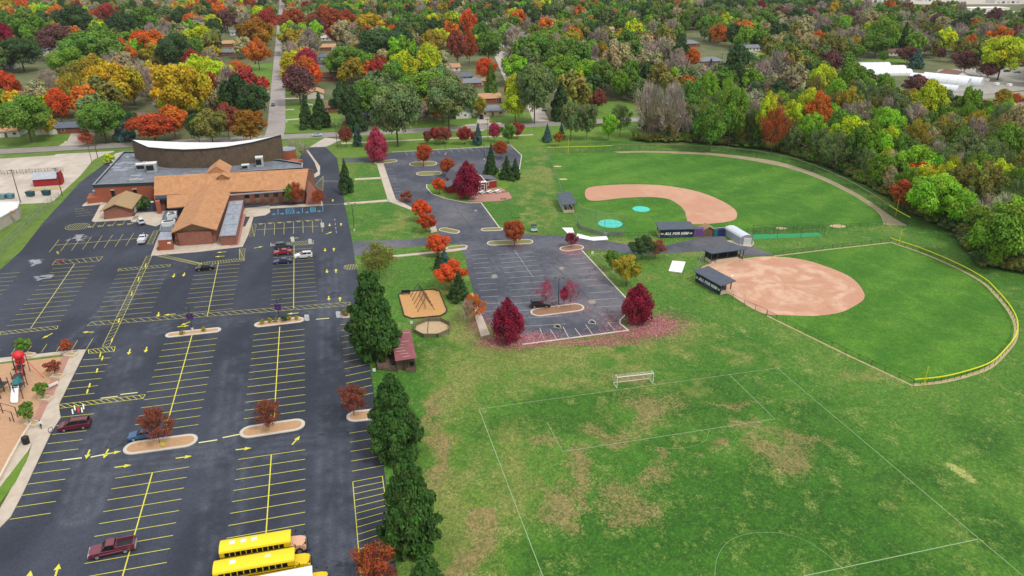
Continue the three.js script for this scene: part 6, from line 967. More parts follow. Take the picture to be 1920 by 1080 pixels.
make('broad', 3, i => ({ crown: leafCloud(roundLobes(30 + i * 6, .5, .58, 1, .42), 12000, .036, { ys: .55 }), trunk: trunkGeo(.5, .7) }));
make('flame', 3, i => ({ crown: leafCloud(egg(44, .1), 9000, .04, { ys: .5, up: .5 }), trunk: trunkGeo(.4, .3, 8) }));
make('spruce', 3, i => ({ crown: leafCloud(coneLobes(80, 1.25, .03, .85, .26), 6000, .06, { ys: .3, long: 1.8, up: .1 }), trunk: trunkGeo(.6, .1, 0, .03) }));
make('pine', 3, i => ({ crown: leafCloud(pineLobes(150), 22000, .032, { ys: .55, long: 1.9, up: .5, shell: .4 }), trunk: trunkGeo(.7, .1, 0, .03) }));
make('sparse', 4, i => ({ crown: mergeGeometries([leafCloud(roundLobes(20, .5, .55, 1, .44), 2600, .034, { ys: .5, shell: .5 }), leafCloud(roundLobes(14, .5, .52, 1, .44), 900, .02, { ys: .6, long: 6, twig: 1, shell: .6 })]), trunk: trunkGeo(.45, 1, 16, .022) }));
make('bare', 3, i => ({ crown: mergeGeometries([leafCloud(roundLobes(18, .5, .55, 1, .44), 2200, .012, { ys: .8, long: 9, twig: 1, shell: .7 }), leafCloud(roundLobes(16, .5, .55, 1, .44), 1300, .026, { ys: .5, shell: .5 })]), trunk: trunkGeo(.45, 1, 22, .02) }));
make('wisp', 2, i => ({ crown: mergeGeometries([leafCloud(roundLobes(16, .5, .55, 1, .44), 420, .03, { ys: .5, shell: .5 }), leafCloud(roundLobes(16, .5, .55, 1, .44), 700, .008, { ys: .8, long: 14, twig: 1, shell: .7 })]), trunk: trunkGeo(.45, .8, 14, .02) }));
make('young', 3, i => ({ crown: leafCloud(roundLobes(14, .5, .6, 1, .4), 1200, .09, { ys: .5 }), trunk: trunkGeo(.5, .6, 5, .03) }));
make('shrub', 3, i => ({ crown: leafCloud(roundLobes(10, .5, .5, 1, .5), 1400, .085, { ys: .6 }), trunk: trunkGeo(.3, .5, 4, .03) }));
make('far', 6, i => ({ crown: leafCloud(roundLobes(14 + i * 2, .5, .55, 1, .45), 2200, .09, { ys: .42 }), trunk: trunkGeo(.4, .5, 3) }));
make('farbare', 3, i => ({ crown: mergeGeometries([leafCloud(roundLobes(16, .5, .55, 1, .45), 1300, .05, { ys: .5, shell: .5 }), leafCloud(roundLobes(14, .5, .55, 1, .45), 900, .022, { ys: .7, long: 6, twig: 1, shell: .6 })]), trunk: trunkGeo(.45, .8, 10, .022) }));
const PAL = { // foliage colours as seen, and the words for them
  g1: [0x4e7020, 'green'], g2: [0x304a22, 'dark green'], g3: [0x5a6c3c, 'grey-green'], g4: [0x5a7c1c, 'bright green'], pn: [0x2e4e18, 'deep green'], bs: [0x3e5c56, 'blue-green'], yg: [0x98a612, 'yellow-green'], lg: [0x6c9a1c, 'lime green'], yl: [0xb09810, 'golden yellow'], go: [0x94680e, 'bronze gold'], od: [0x86781a, 'olive yellow'], ol: [0x6a6a2c, 'olive'], or: [0xc06a1a, 'orange'], ob: [0xc8521a, 'bright orange'], ro: [0xac4418, 'red-orange'], rd: [0x98322a, 'red'], cr: [0x800830, 'crimson'], pk: [0xa83450, 'pinkish red'], br: [0x743c2a, 'red-brown'], dp: [0x5e3c38, 'dark maroon'], ta: [0x908862, 'tan'], gy: [0x8a8072, 'grey-brown bare'], rb: [0x9c4a22, 'rust'] };
const leafMats = {}; for (const k in PAL) leafMats[k] = new THREE.MeshPhysicalMaterial({ color: hex(PAL[k][0]).multiplyScalar(['or', 'ob', 'ro', 'rd', 'cr', 'pk', 'rb', 'yl', 'go'].includes(k) ? 1.18 : 1.56), roughness: .85, vertexColors: true, side: THREE.DoubleSide });
const barkM = mat(hex(0x5c5046), .95), barkPale = mat(hex(0x8a7c6c), .95);
const KIND = { round: 'round-crowned tree', tall: 'upright tree', broad: 'broad spreading tree', flame: 'flame-shaped maple', spruce: 'spruce', pine: 'pine', sparse: 'thinly leaved tree', wisp: 'wispy tree', bare: 'bare-branched tree', young: 'sapling', shrub: 'shrub', far: 'round-crowned tree', farbare: 'bare-branched tree' };
const NAME = { round: 'deciduous_tree', tall: 'deciduous_tree', broad: 'deciduous_tree', flame: 'maple_tree', spruce: 'spruce_tree', pine: 'pine_tree', sparse: 'deciduous_tree', wisp: 'deciduous_tree', bare: 'bare_tree', young: 'sapling', shrub: 'shrub', far: 'deciduous_tree', farbare: 'bare_tree' };
const trees = []; // {p, h, r, kind, col, label, where}
function tree(px, rowTop, rowBase, wPx, kind, col, where, label) {
  const p = at(px, rowBase), h = heightTo(p, rowTop), zc = toPx(V(p.x, h * .5, p.z))[2], r = wPx / 2 * zc / FOCAL; trees.push({ p, h, r, kind, col, where, label, px, py: rowBase });
}
const T = (where, list) => list.forEach(a => tree(a[0], a[1], a[2], a[3], a[4], a[5], where, a[6]));
T('along the right edge of the main lot', [[703, 508, 668, 106, 'pine', 'pn', 'tall deep green pine beside the cabin roof'], [742, 704, 850, 112, 'pine', 'pn', 'deep green pine beside the small half-hidden kerb island'], [772, 850, 1032, 122, 'pine', 'pn', 'large deep green pine next to the long hatched zone'], [805, 1045, 1150, 100, 'pine', 'pn', 'deep green pine cut by the bottom edge of the picture'], [706, 1018, 1102, 86, 'sparse', 'rb', 'rust coloured tree at the bottom edge of the main lot'], [712, 452, 520, 66, 'sparse', 'ol', 'thin olive tree behind the tall pine at the drive']]);
T('on the main lot islands', [[300, 762, 832, 62, 'sparse', 'br', 'red-brown tree standing over the blue car'], [505, 750, 803, 54, 'sparse', 'br', 'red-brown tree alone on the middle mulch island'], [664, 718, 780, 56, 'sparse', 'br', 'red-brown tree on the half-hidden island beside the pine']]);
T('in the playground', [[48, 634, 664, 27, 'young', 'g1', 'green sapling at the playground wall facing the lot'], [127, 636, 664, 24, 'young', 'rb', 'rust sapling at the top corner of the playground'], [104, 675, 705, 28, 'young', 'br', 'rust sapling inside the playground fence line'], [82, 716, 749, 28, 'young', 'g1', 'green sapling beside the white bench'], [56, 753, 797, 31, 'young', 'g1', 'green sapling in the planter near the walking person']]);
T('by the church', [[545, 344, 386, 22, 'young', 'g1', 'green small tree against the church windows'], [557, 336, 386, 26, 'sparse', 'rb', 'thin rust tree at the right end of the church wall'], [598, 352, 388, 26, 'sparse', 'rb', 'thin rust bush at the church corner by the drive'], [548, 258, 290, 26, 'wisp', 'gy', 'bare tree just right of the sanctuary corner'], [566, 262, 298, 34, 'wisp', 'gy', 'bare tree nearer the drive behind the sanctuary'], [208, 287, 307, 24, 'shrub', 'yg', 'bright yellow-green bush left of the church roof'], [277, 366, 396, 22, 'shrub', 'g2', 'dark ivy bush against the red church wall'], [265, 378, 392, 26, 'shrub', 'g1', 'low green hedge beside the picket screen'], [298, 462, 470, 8, 'shrub', 'rb', 'little rust shrub at the church front corner']]);
T('on the campus lawn', [[650, 298, 362, 30, 'spruce', 'g2', 'dark spruce on the lawn beside the drive'], [791, 373, 416, 36, 'round', 'ob', 'upper of two touching orange maples by the walk'], [799, 399, 436, 34, 'round', 'ro', 'lower of two touching orange maples by the walk'], [820, 439, 480, 42, 'round', 'ob', 'orange maple beside the crossing drive'], [762, 357, 378, 27, 'shrub', 'br', 'brown bush at the left edge of the upper lot'], [834, 466, 504, 30, 'spruce', 'bs', 'blue-green spruce between two orange maples'], [823, 472, 506, 22, 'spruce', 'g2', 'dark spruce left of the blue-green one'], [846, 488, 540, 58, 'round', 'ob', 'wide orange maple above the dark spruce'], [861, 508, 563, 40, 'spruce', 'g2', 'dark green spruce at the corner of the old lot'], [890, 548, 604, 42, 'sparse', 'or', 'half bare orange tree beside the old lot walk'], [876, 556, 612, 36, 'wisp', 'gy', 'bare tree behind the short walk of the old lot']]);
T('around the old lot', [[952, 559, 640, 64, 'flame', 'cr', 'crimson maple at the lower left of the old lot'], [1194, 531, 604, 66, 'flame', 'cr', 'crimson maple at the lower right corner of the old lot'], [1023, 522, 582, 36, 'wisp', 'pk', 'thin pink tree left of the island lamp post'], [1069, 522, 580, 36, 'wisp', 'pk', 'thin pink tree right of the island lamp post'], [1057, 535, 576, 16, 'young', 'pk', 'small red tuft of leaves by the island lamp post'], [1071, 434, 464, 26, 'sparse', 'cr', 'small crimson tree beside the white tarps'], [1147, 466, 508, 30, 'round', 'g1', 'green tree left of the olive one beside the old lot'], [1174, 477, 536, 54, 'round', 'od', 'yellow-olive round tree beside the old lot kerb'], [1203, 441, 486, 48, 'round', 'g2', 'dark green tree with reddish tips by the drive'], [1228, 446, 484, 40, 'sparse', 'br', 'reddish tree tangled with the dark green one by the drive'], [965, 411, 461, 40, 'round', 'rb', 'rust tree on the grass island between the lots']]);
T('around the upper lot', [[876, 302, 372, 54, 'flame', 'cr', 'big crimson maple in front of the barn house'], [824, 332, 364, 28, 'round', 'ob', 'small bright orange tree left of the barn house'], [839, 295, 330, 30, 'round', 'rb', 'rust orange tree behind the barn house lawn'], [794, 268, 312, 34, 'round', 'ro', 'red-orange tree on an upper lot island'], [921, 269, 330, 25, 'spruce', 'g2', 'tall dark spruce right of the barn chimney'], [950, 292, 337, 30, 'spruce', 'g2', 'dark spruce left of the pair at the upper lot edge'], [966, 296, 336, 23, 'spruce', 'g2', 'dark spruce right of the pair at the upper lot edge'], [939, 264, 298, 27, 'round', 'rb', 'rust tree behind the three dark spruces'], [708, 237, 303, 44, 'flame', 'pk', 'tall pinkish red maple at the upper lot entrance']]);
T('along the road verge', [[650, 235, 276, 24, 'round', 'br'], [671, 230, 274, 19, 'spruce', 'bs'], [801, 243, 272, 18, 'round', 'br'], [816, 238, 270, 24, 'round', 'rd'], [832, 236, 270, 32, 'round', 'br'], [872, 236, 271, 26, 'round', 'rd'], [887, 246, 267, 15, 'round', 'rd'], [897, 230, 272, 20, 'spruce', 'bs'], [927, 230, 266, 23, 'round', 'pk'], [953, 228, 270, 30, 'round', 'g1'], [970, 228, 260, 23, 'round', 'rd'], [1026, 232, 266, 21, 'spruce', 'bs'], [1052, 228, 262, 14, 'spruce', 'bs'], [1047, 246, 275, 20, 'young', 'go'], [1070, 186, 262, 40, 'tall', 'g3'], [1100, 190, 262, 40, 'tall', 'g3'], [1140, 211, 264, 36, 'round', 'lg'], [1162, 190, 256, 42, 'sparse', 'g3'], [1213, 150, 262, 62, 'bare', 'gy'], [1257, 152, 268, 62, 'bare', 'gy']]);
T('behind the church', [[60, 178, 268, 94, 'broad', 'g1'], [200, 186, 268, 82, 'broad', 'g1'], [236, 206, 264, 36, 'spruce', 'bs'], [293, 210, 270, 86, 'broad', 'ro'], [330, 194, 262, 56, 'round', 'or'], [352, 116, 240, 104, 'broad', 'yl'], [222, 113, 212, 98, 'broad', 'yl'], [412, 106, 200, 70, 'broad', 'yg'], [312, 121, 185, 50, 'round', 'rd'], [370, 92, 155, 40, 'round', 'rd'], [400, 202, 272, 66, 'round', 'ol'], [375, 212, 272, 40, 'round', 'g2'], [430, 188, 262, 40, 'round', 'br'], [472, 202, 272, 58, 'tall', 'go'], [480, 154, 232, 58, 'round', 'g2'], [14, 130, 215, 68, 'broad', 'ro'], [118, 166, 235, 44, 'round', 'ob'], [150, 126, 222, 62, 'sparse', 'od'], [112, 138, 210, 44, 'bare', 'gy'], [255, 205, 258, 30, 'round', 'g2'], [275, 110, 200, 46, 'bare', 'gy'], [165, 245, 275, 30, 'sparse', 'ro']]);
T('left of the street', [[62, 16, 100, 64, 'round', 'g1'], [14, 34, 115, 48, 'round', 'cr'], [46, 66, 135, 78, 'broad', 'g2'], [115, 46, 112, 76, 'round', 'dp'], [152, 4, 80, 62, 'round', 'g2'], [186, 56, 142, 108, 'broad', 'g1'], [136, 88, 152, 72, 'broad', 'g4'], [186, 98, 182, 58, 'round', 'od'], [244, 80, 132, 32, 'round', 'or'], [295, 54, 112, 56, 'round', 'or'], [295, 78, 138, 48, 'round', 'od'], [336, 60, 145, 66, 'broad', 'g2'], [276, 8, 78, 58, 'round', 'g1'], [238, 20, 82, 52, 'round', 'g2'], [210, 2, 56, 40, 'round', 'rd'], [384, 45, 105, 56, 'round', 'yg'], [403, 24, 78, 34, 'round', 'yg'], [365, 22, 72, 40, 'round', 'or'], [346, 10, 62, 40, 'round', 'g2'], [428, 14, 62, 44, 'round', 'dp'], [487, 70, 132, 46, 'round', 'or'], [486, 30, 102, 62, 'round', 'go'], [502, 16, 78, 42, 'round', 'rd'], [104, 40, 74, 40, 'round', 'yl'], [320, 8, 60, 44, 'round', 'g3'], [450, 108, 160, 40, 'sparse', 'or'], [462, 118, 182, 36, 'bare', 'rd'], [20, 78, 130, 40, 'round', 'g2']]);
T('right of the street', [[551, 14, 68, 50, 'round', 'rb'], [560, 50, 104, 64, 'round', 'od'], [542, 52, 100, 36, 'round', 'lg'], [552, 92, 145, 46, 'round', 'yg'], [580, 90, 150, 44, 'round', 'pk'], [578, 104, 160, 40, 'round', 'or'], [564, 120, 196, 64, 'round', 'dp'], [617, 10, 74, 58, 'round', 'rb'], [632, 44, 86, 36, 'round', 'ro'], [594, 30, 80, 36, 'round', 'dp'], [576, 176, 240, 34, 'spruce', 'g2'], [603, 172, 240, 38, 'spruce', 'g2'], [632, 92, 150, 44, 'round', 'g4'], [652, 16, 72, 46, 'round', 'rb'], [694, 22, 78, 56, 'round', 'yl'], [660, 84, 152, 68, 'broad', 'g1'], [716, 50, 125, 96, 'broad', 'g2'], [712, 107, 168, 42, 'round', 'rd'], [730, 136, 174, 30, 'round', 'br'], [757, 95, 170, 56, 'round', 'yg'], [806, 80, 152, 50, 'round', 'yg'], [810, 52, 115, 46, 'round', 'od']]);
T('between the two streets', [[800, 128, 215, 100, 'broad', 'g4'], [746, 150, 275, 100, 'broad', 'g3'], [842, 142, 245, 92, 'broad', 'g3'], [668, 164, 248, 42, 'spruce', 'g2'], [690, 150, 232, 60, 'round', 'g1'], [650, 150, 240, 50, 'round', 'g2'], [880, 12, 78, 30, 'round', 'ob'], [858, 55, 128, 36, 'round', 'br'], [880, 58, 124, 32, 'round', 'rb'], [916, 54, 120, 52, 'round', 'g1'], [965, 100, 162, 52, 'round', 'lg'], [910, 108, 156, 40, 'round', 'ob'], [922, 118, 188, 32, 'spruce', 'g1'], [966, 134, 226, 40, 'round', 'yg'], [1002, 112, 232, 72, 'broad', 'g3'], [966, 170, 230, 48, 'round', 'yg'], [952, 148, 195, 14, 'tall', 'rd'], [885, 165, 220, 34, 'round', 'g4'], [900, 180, 222, 26, 'round', 'od']]);
T('right of the side street', [[1010, 58, 135, 70, 'broad', 'g1'], [1062, 66, 155, 82, 'broad', 'g1'], [1050, 100, 168, 68, 'broad', 'g4'], [1050, 152, 226, 46, 'spruce', 'g2'], [1120, 165, 212, 32, 'round', 'br'], [1080, 164, 200, 26, 'round', 'br'], [1100, 108, 165, 50, 'round', 'lg'], [1158, 68, 175, 62, 'round', 'ta'], [1160, 128, 190, 34, 'round', 'g4'], [1216, 62, 108, 34, 'round', 'ro'], [1186, 40, 80, 30, 'round', 'go'], [1130, 110, 180, 50, 'round', 'g1'], [1235, 115, 190, 50, 'round', 'ol'], [1262, 124, 190, 40, 'round', 'lg'], [1295, 90, 130, 34, 'round', 'or'], [1250, 60, 100, 30, 'round', 'yg'], [1330, 110, 145, 24, 'spruce', 'bs']]);
T('at the edge of the woods', [[1862, 372, 500, 124, 'broad', 'g4', 'large bright green tree leaning over the softball fence side'], [1928, 388, 500, 100, 'broad', 'lg', 'lime green tree cut by the right edge of the picture'], [1738, 322, 418, 96, 'broad', 'lg', 'lime green tree behind the end of the warning track'], [1712, 302, 372, 62, 'round', 'ro', 'red-orange tree crown among the green wood edge'], [1686, 335, 396, 52, 'round', 'rb', 'rust tree beside the lime green one at the wood edge'], [1650, 195, 300, 60, 'broad', 'lg', 'lime green tall tree inside the woods'], [1640, 240, 330, 52, 'round', 'lg', 'lime green tree lower in the woods'], [1365, 155, 275, 60, 'broad', 'g4', 'bright green tree near the left part of the woods'], [1330, 190, 285, 60, 'broad', 'g1', 'green tree at the left edge of the woods'], [1570, 200, 305, 60, 'broad', 'g1', 'mid green tree in the middle of the woods'], [1432, 168, 280, 40, 'round', 'yg', 'yellow-green tree in the left woods'], [1535, 118, 190, 50, 'round', 'yg', 'yellow-green tree left of the gabled house in woods'], [1592, 116, 190, 54, 'round', 'g4', 'bright green tree in front of the gabled house'], [1525, 170, 268, 44, 'round', 'or', 'orange tinted tree deep in the woods'], [1445, 190, 290, 50, 'sparse', 'rb', 'thin rust tree in the left woods'], [1560, 240, 322, 60, 'sparse', 'g3', 'grey-green thin tree above the warning track']]);
T('around the greenhouses', [[1650, 135, 178, 40, 'round', 'g1'], [1715, 138, 185, 50, 'round', 'dp'], [1708, 165, 205, 32, 'round', 'od'], [1760, 165, 205, 28, 'round', 'od'], [1716, 92, 128, 34, 'spruce', 'bs'], [1870, 62, 150, 84, 'broad', 'yg'], [1812, 62, 110, 24, 'round', 'or'], [1806, 92, 140, 44, 'round', 'dp'], [1850, 110, 150, 40, 'round', 'dp'], [1918, 94, 125, 20, 'round', 'ob'], [1877, 166, 205, 32, 'round', 'od'], [1898, 172, 205, 20, 'round', 'or'], [1530, 55, 105, 30, 'round', 'or'], [1510, 60, 110, 40, 'round', 'ta'], [1460, 10, 60, 56, 'round', 'dp'], [1420, 0, 40, 30, 'round', 'cr'], [1430, 14, 65, 60, 'round', 'g1'], [1490, 12, 62, 46, 'round', 'g2'], [1562, 0, 40, 28, 'round', 'yl'], [1650, 28, 105, 60, 'broad', 'g4'], [1640, 60, 108, 50, 'round', 'g1'], [1520, 15, 55, 26, 'round', 'cr'], [1760, 12, 62, 60, 'round', 'g1'], [1606, 82, 112, 24, 'round', 'g4'], [1655, 94, 118, 18, 'round', 'g1'], [1700, 85, 120, 40, 'round', 'dp'], [1670, 30, 100, 24, 'spruce', 'g2'], [1690, 40, 98, 24, 'spruce', 'g2']]);
// shrubs on the islands
for (const [x, y, w, c, l] of [[492, 607, 11, 'od', 'leftmost round shrub on the lamp post island'], [507, 604, 10, 'od', 'second shrub from the left on the lamp post island'], [517, 603, 10, 'ol', 'third shrub from the left on the lamp post island'], [534, 602, 14, 'g2', 'dark shrub in the middle of the lamp post island'], [543, 600, 9, 'od', 'fifth shrub on the lamp post island'], [556, 599, 9, 'od', 'rightmost shrub on the lamp post island'], [342, 627, 10, 'od', 'left shrub on the middle planted island'], [382, 621, 10, 'od', 'right shrub on the middle planted island'], [648, 592, 15, 'ol', 'lone shrub on the kerb island beside the tall pine']]) tree(x, y - w * .85, y + 1, w, 'shrub', c, '', l);
for (const [x, y, l] of [[1850, 194, 'left part of the red hedge along the nursery road'], [1868, 193, 'middle part of the red hedge along the nursery road'], [1885, 191, 'right part of the red hedge along the nursery road'], [1784, 200, 'dark red bush near the greenhouse road'], [1912, 190, 'red bush at the right edge of the nursery road']]) tree(x, y - 7, y + 1, 18, 'shrub', 'cr', '', l);

// woods and suburban canopy: seeded scatter over the ground beyond
const wood = P([1182, 266], [1300, 268], [1400, 277], [1480, 290], [1560, 318], [1620, 345], [1690, 388], [1735, 412], [1790, 440], [1830, 500], [1935, 515], [2050, 500], [2050, 250], [1800, 240], [1650, 202], [1500, 200], [1300, 205], [1200, 232]);
const inWood = inPoly(wood), taken = [];
const grid = {}; const gk = (x, z) => Math.floor(x / 14) + ',' + Math.floor(z / 14);
const put = t => { (grid[gk(t.p.x, t.p.z)] ||= []).push(t); };
trees.forEach(put);
const near = (x, z, r) => { const i = Math.floor(x / 14), j = Math.floor(z / 14); for (let a = -1; a < 2; a++) for (let b = -1; b < 2; b++) for (const t of grid[(i + a) + ',' + (j + b)] || []) if (Math.hypot(x - t.p.x, z - t.p.z) < (t.r + r) * (t.wood ? .52 : .62)) return true; return false; };
const roadsAll = [[roadPts, 12], [[...streetPts, streetPts[4].clone().add(V(-90, 0, -320))], 9], [P([1015, 228], [1005, 205], [985, 185], [962, 160], [948, 130], [930, 92], [905, 40]), 8]];
const clearPx = [[[1280, 152], [1420, 152], [1410, 104], [1280, 66]], [[404, 120], [452, 116], [456, 56], [412, 56]], [[1590, 32], [1935, 36], [1935, -12], [1590, -8]], [[1270, 10], [1590, 14], [1590, -2], [1270, -4]], [[1015, 12], [1070, 12], [1070, -6], [1015, -6]], [[0, 16], [110, 14], [110, -6], [0, -6]], [[1545, 178], [1600, 178], [1596, 148], [1545, 148]], [[1590, 125], [1700, 112], [1830, 125], [1930, 125], [1930, 240], [1720, 205], [1600, 160]], [[1795, 44], [1795, 18], [1930, 18], [1930, 46]], [[1080, 240], [1110, 195], [1200, 195], [1240, 218]], [[530, 250], [640, 245], [640, 182], [534, 184]], [[440, 170], [515, 165], [516, 110], [450, 115]], [[640, 290], [1180, 268], [1240, 225], [900, 238], [640, 250]], [[850, 235], [1010, 222], [960, 160], [930, 100], [840, 110]], [[1570, 132], [1710, 118], [1710, 104], [1575, 112]], [[590, 182], [640, 182], [640, 60], [600, 60]], [[100, 275], [150, 272], [160, 225], [95, 225]]].map(q => P(...q));
function blocked(x, z) {
  const [u, v] = toPx(V(x, 0, z)); if (z > -1e9 && !inWood(x, z)) { const rz = 304 + (x + 214) * .243; if (-z < rz + (x > 60 ? 14 : 9)) return true; }
  for (const [l, d] of roadsAll) for (let i = 0; i + 1 < l.length; i++) if (segDist(x, z, l[i], l[i + 1]) < d) return true;
  for (const q of clearPx) if (inside({ x, z }, q)) return true;
  for (const [hx, hz, r] of houseSpots) { const dx = x - hx, dz = z - hz; if (Math.hypot(dx, dz) < r) return true; if (dz > 0 && dz < 46 && Math.abs(dx - dz * hx / hz) < r * .62) return true; }
  return false;
}
const wPal = ['g3', 'g3', 'g3', 'g3', 'ol', 'ol', 'ol', 'gy', 'gy', 'gy', 'ta', 'g1', 'g2', 'g4', 'od'], fPal = ['g1', 'g1', 'g1', 'g4', 'g2', 'g2', 'g3', 'g3', 'g4', 'lg', 'lg', 'ol', 'od', 'od', 'yg', 'yg', 'or', 'or', 'rb', 'gy', 'gy', 'gy', 'ta', 'ta', 'yl', 'ob', 'yl', 'rd'];
const rPal = ['g1', 'g1', 'g1', 'g2', 'g2', 'g3', 'g3', 'g3', 'g4', 'g4', 'lg', 'ol', 'ol', 'od', 'yg', 'gy', 'gy', 'gy', 'ta', 'dp', 'or', 'g1', 'g3', 'ol'];
for (let k = 0; k < 5200; k++) { // woods beside the outfield
  const x = rnd(50, 330), z = -rnd(160, 430); if (!inWood(x, z)) continue; const r = rnd(2.2, 5.4) * (rnd() < .2 ? 1.3 : 1); if (near(x, z, r) || blocked(x, z)) continue;
  const zone = fbm(x * .03, z * .03, 2), c = zone > .56 ? pick(['g1', 'g4', 'lg', 'ol', 'g3', 'yg']) : pick(wPal), d = segDist(x, z, baseFence[20], baseFence[45]);
  const t = { p: V(x, 0, z), h: r * rnd(1.9, 3) + rnd(3, 6), r, kind: c === 'gy' ? (rnd() < .6 ? 'bare' : 'sparse') : rnd() < .25 ? 'sparse' : 'round', col: c, where: 'in the woods', wood: 1 }; trees.push(t); put(t);
}
for (let k = 0; k < 900; k++) { // brush along the front of the woods
  const i = Math.floor(rnd(0, 10)), a = wood[i], b = wood[i + 1], q = lerp(a, b, rnd()), x = q.x + rnd(-.5, 6), z = q.z - rnd(-.5, 6); if (!inWood(x, z)) continue; const r = rnd(1, 2.6);
  trees.push({ p: V(x, 0, z), h: rnd(1.6, 4.5), r, kind: 'far', col: pick(['g3', 'g1', 'ol', 'g2', 'g4', 'ol', 'g3']), where: 'in the woods', far: 1 });
}
for (let k = 0; k < 42000; k++) { // neighbourhoods out to the edge of sight
  const d = Math.sqrt(rnd(330 * 330, 1650 * 1650)), a = rnd(-.72, .72), x = d * a, z = -d; const r = rnd(4.2, 9) * (rnd() < .3 ? .6 : 1); if (near(x, z, r) || blocked(x, z)) continue;
  const zone = fbm(x * .012 + 40, z * .012, 3), grey = fbm(x * .006 + 9, z * .006 + 70, 3); const gap = fbm(x * .02 + 11, z * .02 + 3, 2); if (gap > .57 && d < 1000) continue;
  let c = pick(x / d > -.06 ? rPal : fPal); if (grey > .54 && rnd() < .5) c = pick(['gy', 'gy', 'ta', 'ta', 'ol']); else if (zone > .55 && rnd() < .5) c = pick(['g1', 'g2', 'g3', 'g2']);
  const bare = c === 'gy'; const t = { p: V(x, 0, z), h: r * rnd(2, 2.9) + 2, r, kind: bare ? 'farbare' : 'far', col: c, where: x < -.3 * d ? 'left of the street' : x < 0 ? 'between the streets' : x < .35 * d ? 'beyond the ball field' : 'in the far right neighbourhood', far: 1 }; trees.push(t); put(t);
}
// the 295 trees that show largest are things of their own; the rest is one mass
for (const t of trees) { const q = toPx(V(t.p.x, t.h * .6, t.p.z)); t.u = q[0]; t.v = q[1]; t.size = t.r * t.h / (q[2] * q[2]) * (q[0] > -30 && q[0] < 1950 && q[1] > -10 ? 1 : 0); t.hand = !t.far && !t.wood; }
const inView = trees.filter(t => t.size > 0 && t.hand), cand = trees.filter(t => t.size > 0 && t.wood).sort((a, b) => b.size - a.size);
const single = [...inView, ...cand.slice(0, Math.max(0, 296 - inView.length))], singles = new Set(single), rest = trees.filter(t => !singles.has(t) && (t.far || t.wood));
const ORD = ['leftmost', 'second from left', 'third from left', 'fourth from left', 'fifth from left', 'sixth from left', 'seventh from left', 'eighth from left', 'ninth from left', 'tenth from left', 'eleventh from left', 'twelfth from left', 'thirteenth from left', 'fourteenth from left', 'fifteenth from left', 'sixteenth from left', 'seventeenth from left', 'eighteenth from left', 'nineteenth from left', 'twentieth from left', '21st from left', '22nd from left', '23rd from left', '24th from left', '25th from left', '26th from left', '27th from left', '28th from left', '29th from left', '30th from left'];
const byKey = {}; for (const t of single) if (!t.label) { t.key = `${PAL[t.col][1].replace(' bare', '')} ${KIND[t.kind]}`; (byKey[t.key + '|' + t.where] ||= []).push(t); }
for (const k in byKey) { const l = byKey[k].sort((a, b) => a.u - b.u), w = l[0].where; l.forEach((t, i) => t.label = l.length === 1 ? `only ${t.key} ${w}` : `${t.key} ${w}, ${ORD[i] || (i + 1) + 'th from left'} of its kind`); }
const place = (o, t, turn) => { o.position.copy(t.p); o.rotation.y = turn; o.scale.set(t.r, t.h, t.r); };
const GROUPS = { 'in the woods': 'trees of the woods', 'along the road verge': 'trees along the road verge' };
for (const t of single) {
  const v = A[t.kind === 'far' ? 'round' : t.kind], a = v[Math.floor(rnd(v.length))], cat = t.kind === 'shrub' ? 'shrub' : 'tree';
  const g = new THREE.Group(); g.name = numbered(NAME[t.kind]); scene.add(g); tag(g, t.label, cat, t.kind === 'shrub' ? 'shrubs' : 'trees ' + (t.where || 'on the islands')); place(g, t, rnd(6.28));
  obj('crown', a.crown, leafMats[t.col], g); obj(t.kind === 'shrub' ? 'stem' : 'trunk', a.trunk, t.kind === 'bare' ? barkPale : barkM, g);
}
{ // the mass of trees beyond
  const mass = new THREE.Group(); mass.name = 'distant_woodland'; mass.userData = { kind: 'stuff', label: 'autumn woodland and suburban canopy stretching to the top of the picture', category: 'woodland' }; scene.add(mass);
  const lots = {}; for (const t of rest) { const kk = t.far ? t.kind : t.kind === 'bare' || t.kind === 'sparse' ? 'farbare' : 'round', vi = Math.floor(rnd(A[kk].length)); (lots[kk + '|' + vi] ||= []).push(t); }
  const M = new THREE.Matrix4(), Q = new THREE.Quaternion(), C = new THREE.Color(), massM = new THREE.MeshStandardMaterial({ roughness: .85, vertexColors: true, side: THREE.DoubleSide });
  for (const k in lots) { const [kk, vi] = k.split('|'), a = A[kk][+vi], l = lots[k]; for (const [part, geo, m] of [['crowns', a.crown, massM], ['trunks', a.trunk, barkM]]) {
    const im = new THREE.InstancedMesh(geo, m, l.length); im.name = part; im.castShadow = im.receiveShadow = true; im.userData.kind = 'stuff';
    l.forEach((t, i) => { Q.setFromAxisAngle(V(0, 1, 0), (i * 2.4) % 6.28); im.setMatrixAt(i, M.compose(t.p, Q, V(t.r, t.h, t.r))); if (part === 'crowns') { C.copy(leafMats[t.col].color); C.multiplyScalar(.85 + .3 * hash(i, 5)); im.setColorAt(i, C); } }); mass.add(im);
  } }
}
console.log('trees', trees.length, 'single', single.length, 'hand', inView.length, 'wood', cand.length, 'rest', rest.length);

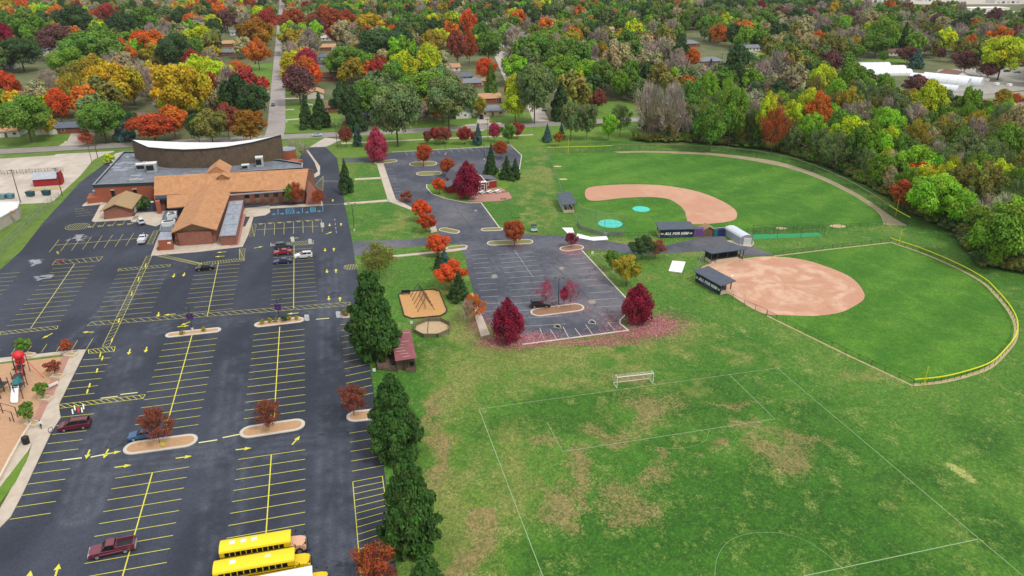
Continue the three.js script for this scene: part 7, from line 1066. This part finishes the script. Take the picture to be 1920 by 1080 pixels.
{ // fallen leaves under the maples
  const quad = (() => { const g = new THREE.PlaneGeometry(1, .7).rotateX(-Math.PI / 2); return g; })();
  const spots = [[1230, 610, 60, 22, 7000], [1190, 624, 70, 14, 2600], [1100, 643, 110, 8, 2400], [955, 642, 64, 15, 4200], [1000, 634, 60, 14, 2200], [905, 610, 34, 26, 1300], [1060, 578, 46, 12, 1500], [1075, 466, 34, 12, 900], [1120, 500, 30, 36, 700], [1268, 508, 8, 4, 120], [880, 372, 34, 10, 900], [930, 372, 30, 8, 500], [712, 303, 24, 8, 700], [1150, 600, 40, 24, 900], [805, 425, 20, 14, 300], [835, 480, 30, 16, 400], [848, 545, 30, 12, 500], [970, 462, 30, 6, 300], [940, 270, 40, 10, 500]];
  spots.forEach(s => { s[4] = Math.round(s[4] * .6); s[2] *= 1.15; s[3] *= 1.2; }); const n = spots.reduce((s, a) => s + a[4], 0), im = new THREE.InstancedMesh(quad, new THREE.MeshStandardMaterial({ roughness: .9, side: THREE.DoubleSide }), n), M = new THREE.Matrix4(), Q = new THREE.Quaternion(), E = new THREE.Euler(), C = new THREE.Color(); let i = 0;
  const cols = [0xb05068, 0xc07c84, 0xa06468, 0xb88c88, 0xb88a78, 0x94384c].map(hex), oc = [0xb05a30, 0xa87048, 0x985038].map(hex);
  for (const [x, y, rx, ry, k] of spots) { const o = x < 900 && y > 400 && y < 560 || x === 970; for (let j = 0; j < k; j++, i++) { const a = rnd(6.283), r = Math.sqrt(-Math.log(1 - rnd(.998))) * .6, p = at(x + Math.cos(a) * r * rx, y + Math.sin(a) * r * ry); Q.setFromEuler(E.set(rnd(-.3, .3), rnd(6.28), rnd(-.3, .3))); const s = rnd(.1, .24); im.setMatrixAt(i, M.compose(V(p.x, .075, p.z), Q, V(s, s, s))); im.setColorAt(i, C.copy(pick(o ? oc : cols)).multiplyScalar(rnd(.8, 1.2))); } }
  im.name = 'fallen_leaves'; im.userData = { kind: 'stuff', label: 'red and pink fallen leaves strewn under the maples', category: 'leaves' }; im.receiveShadow = true; scene.add(im);
}
scene.updateMatrixWorld(true);
renderer.render(scene, camera);
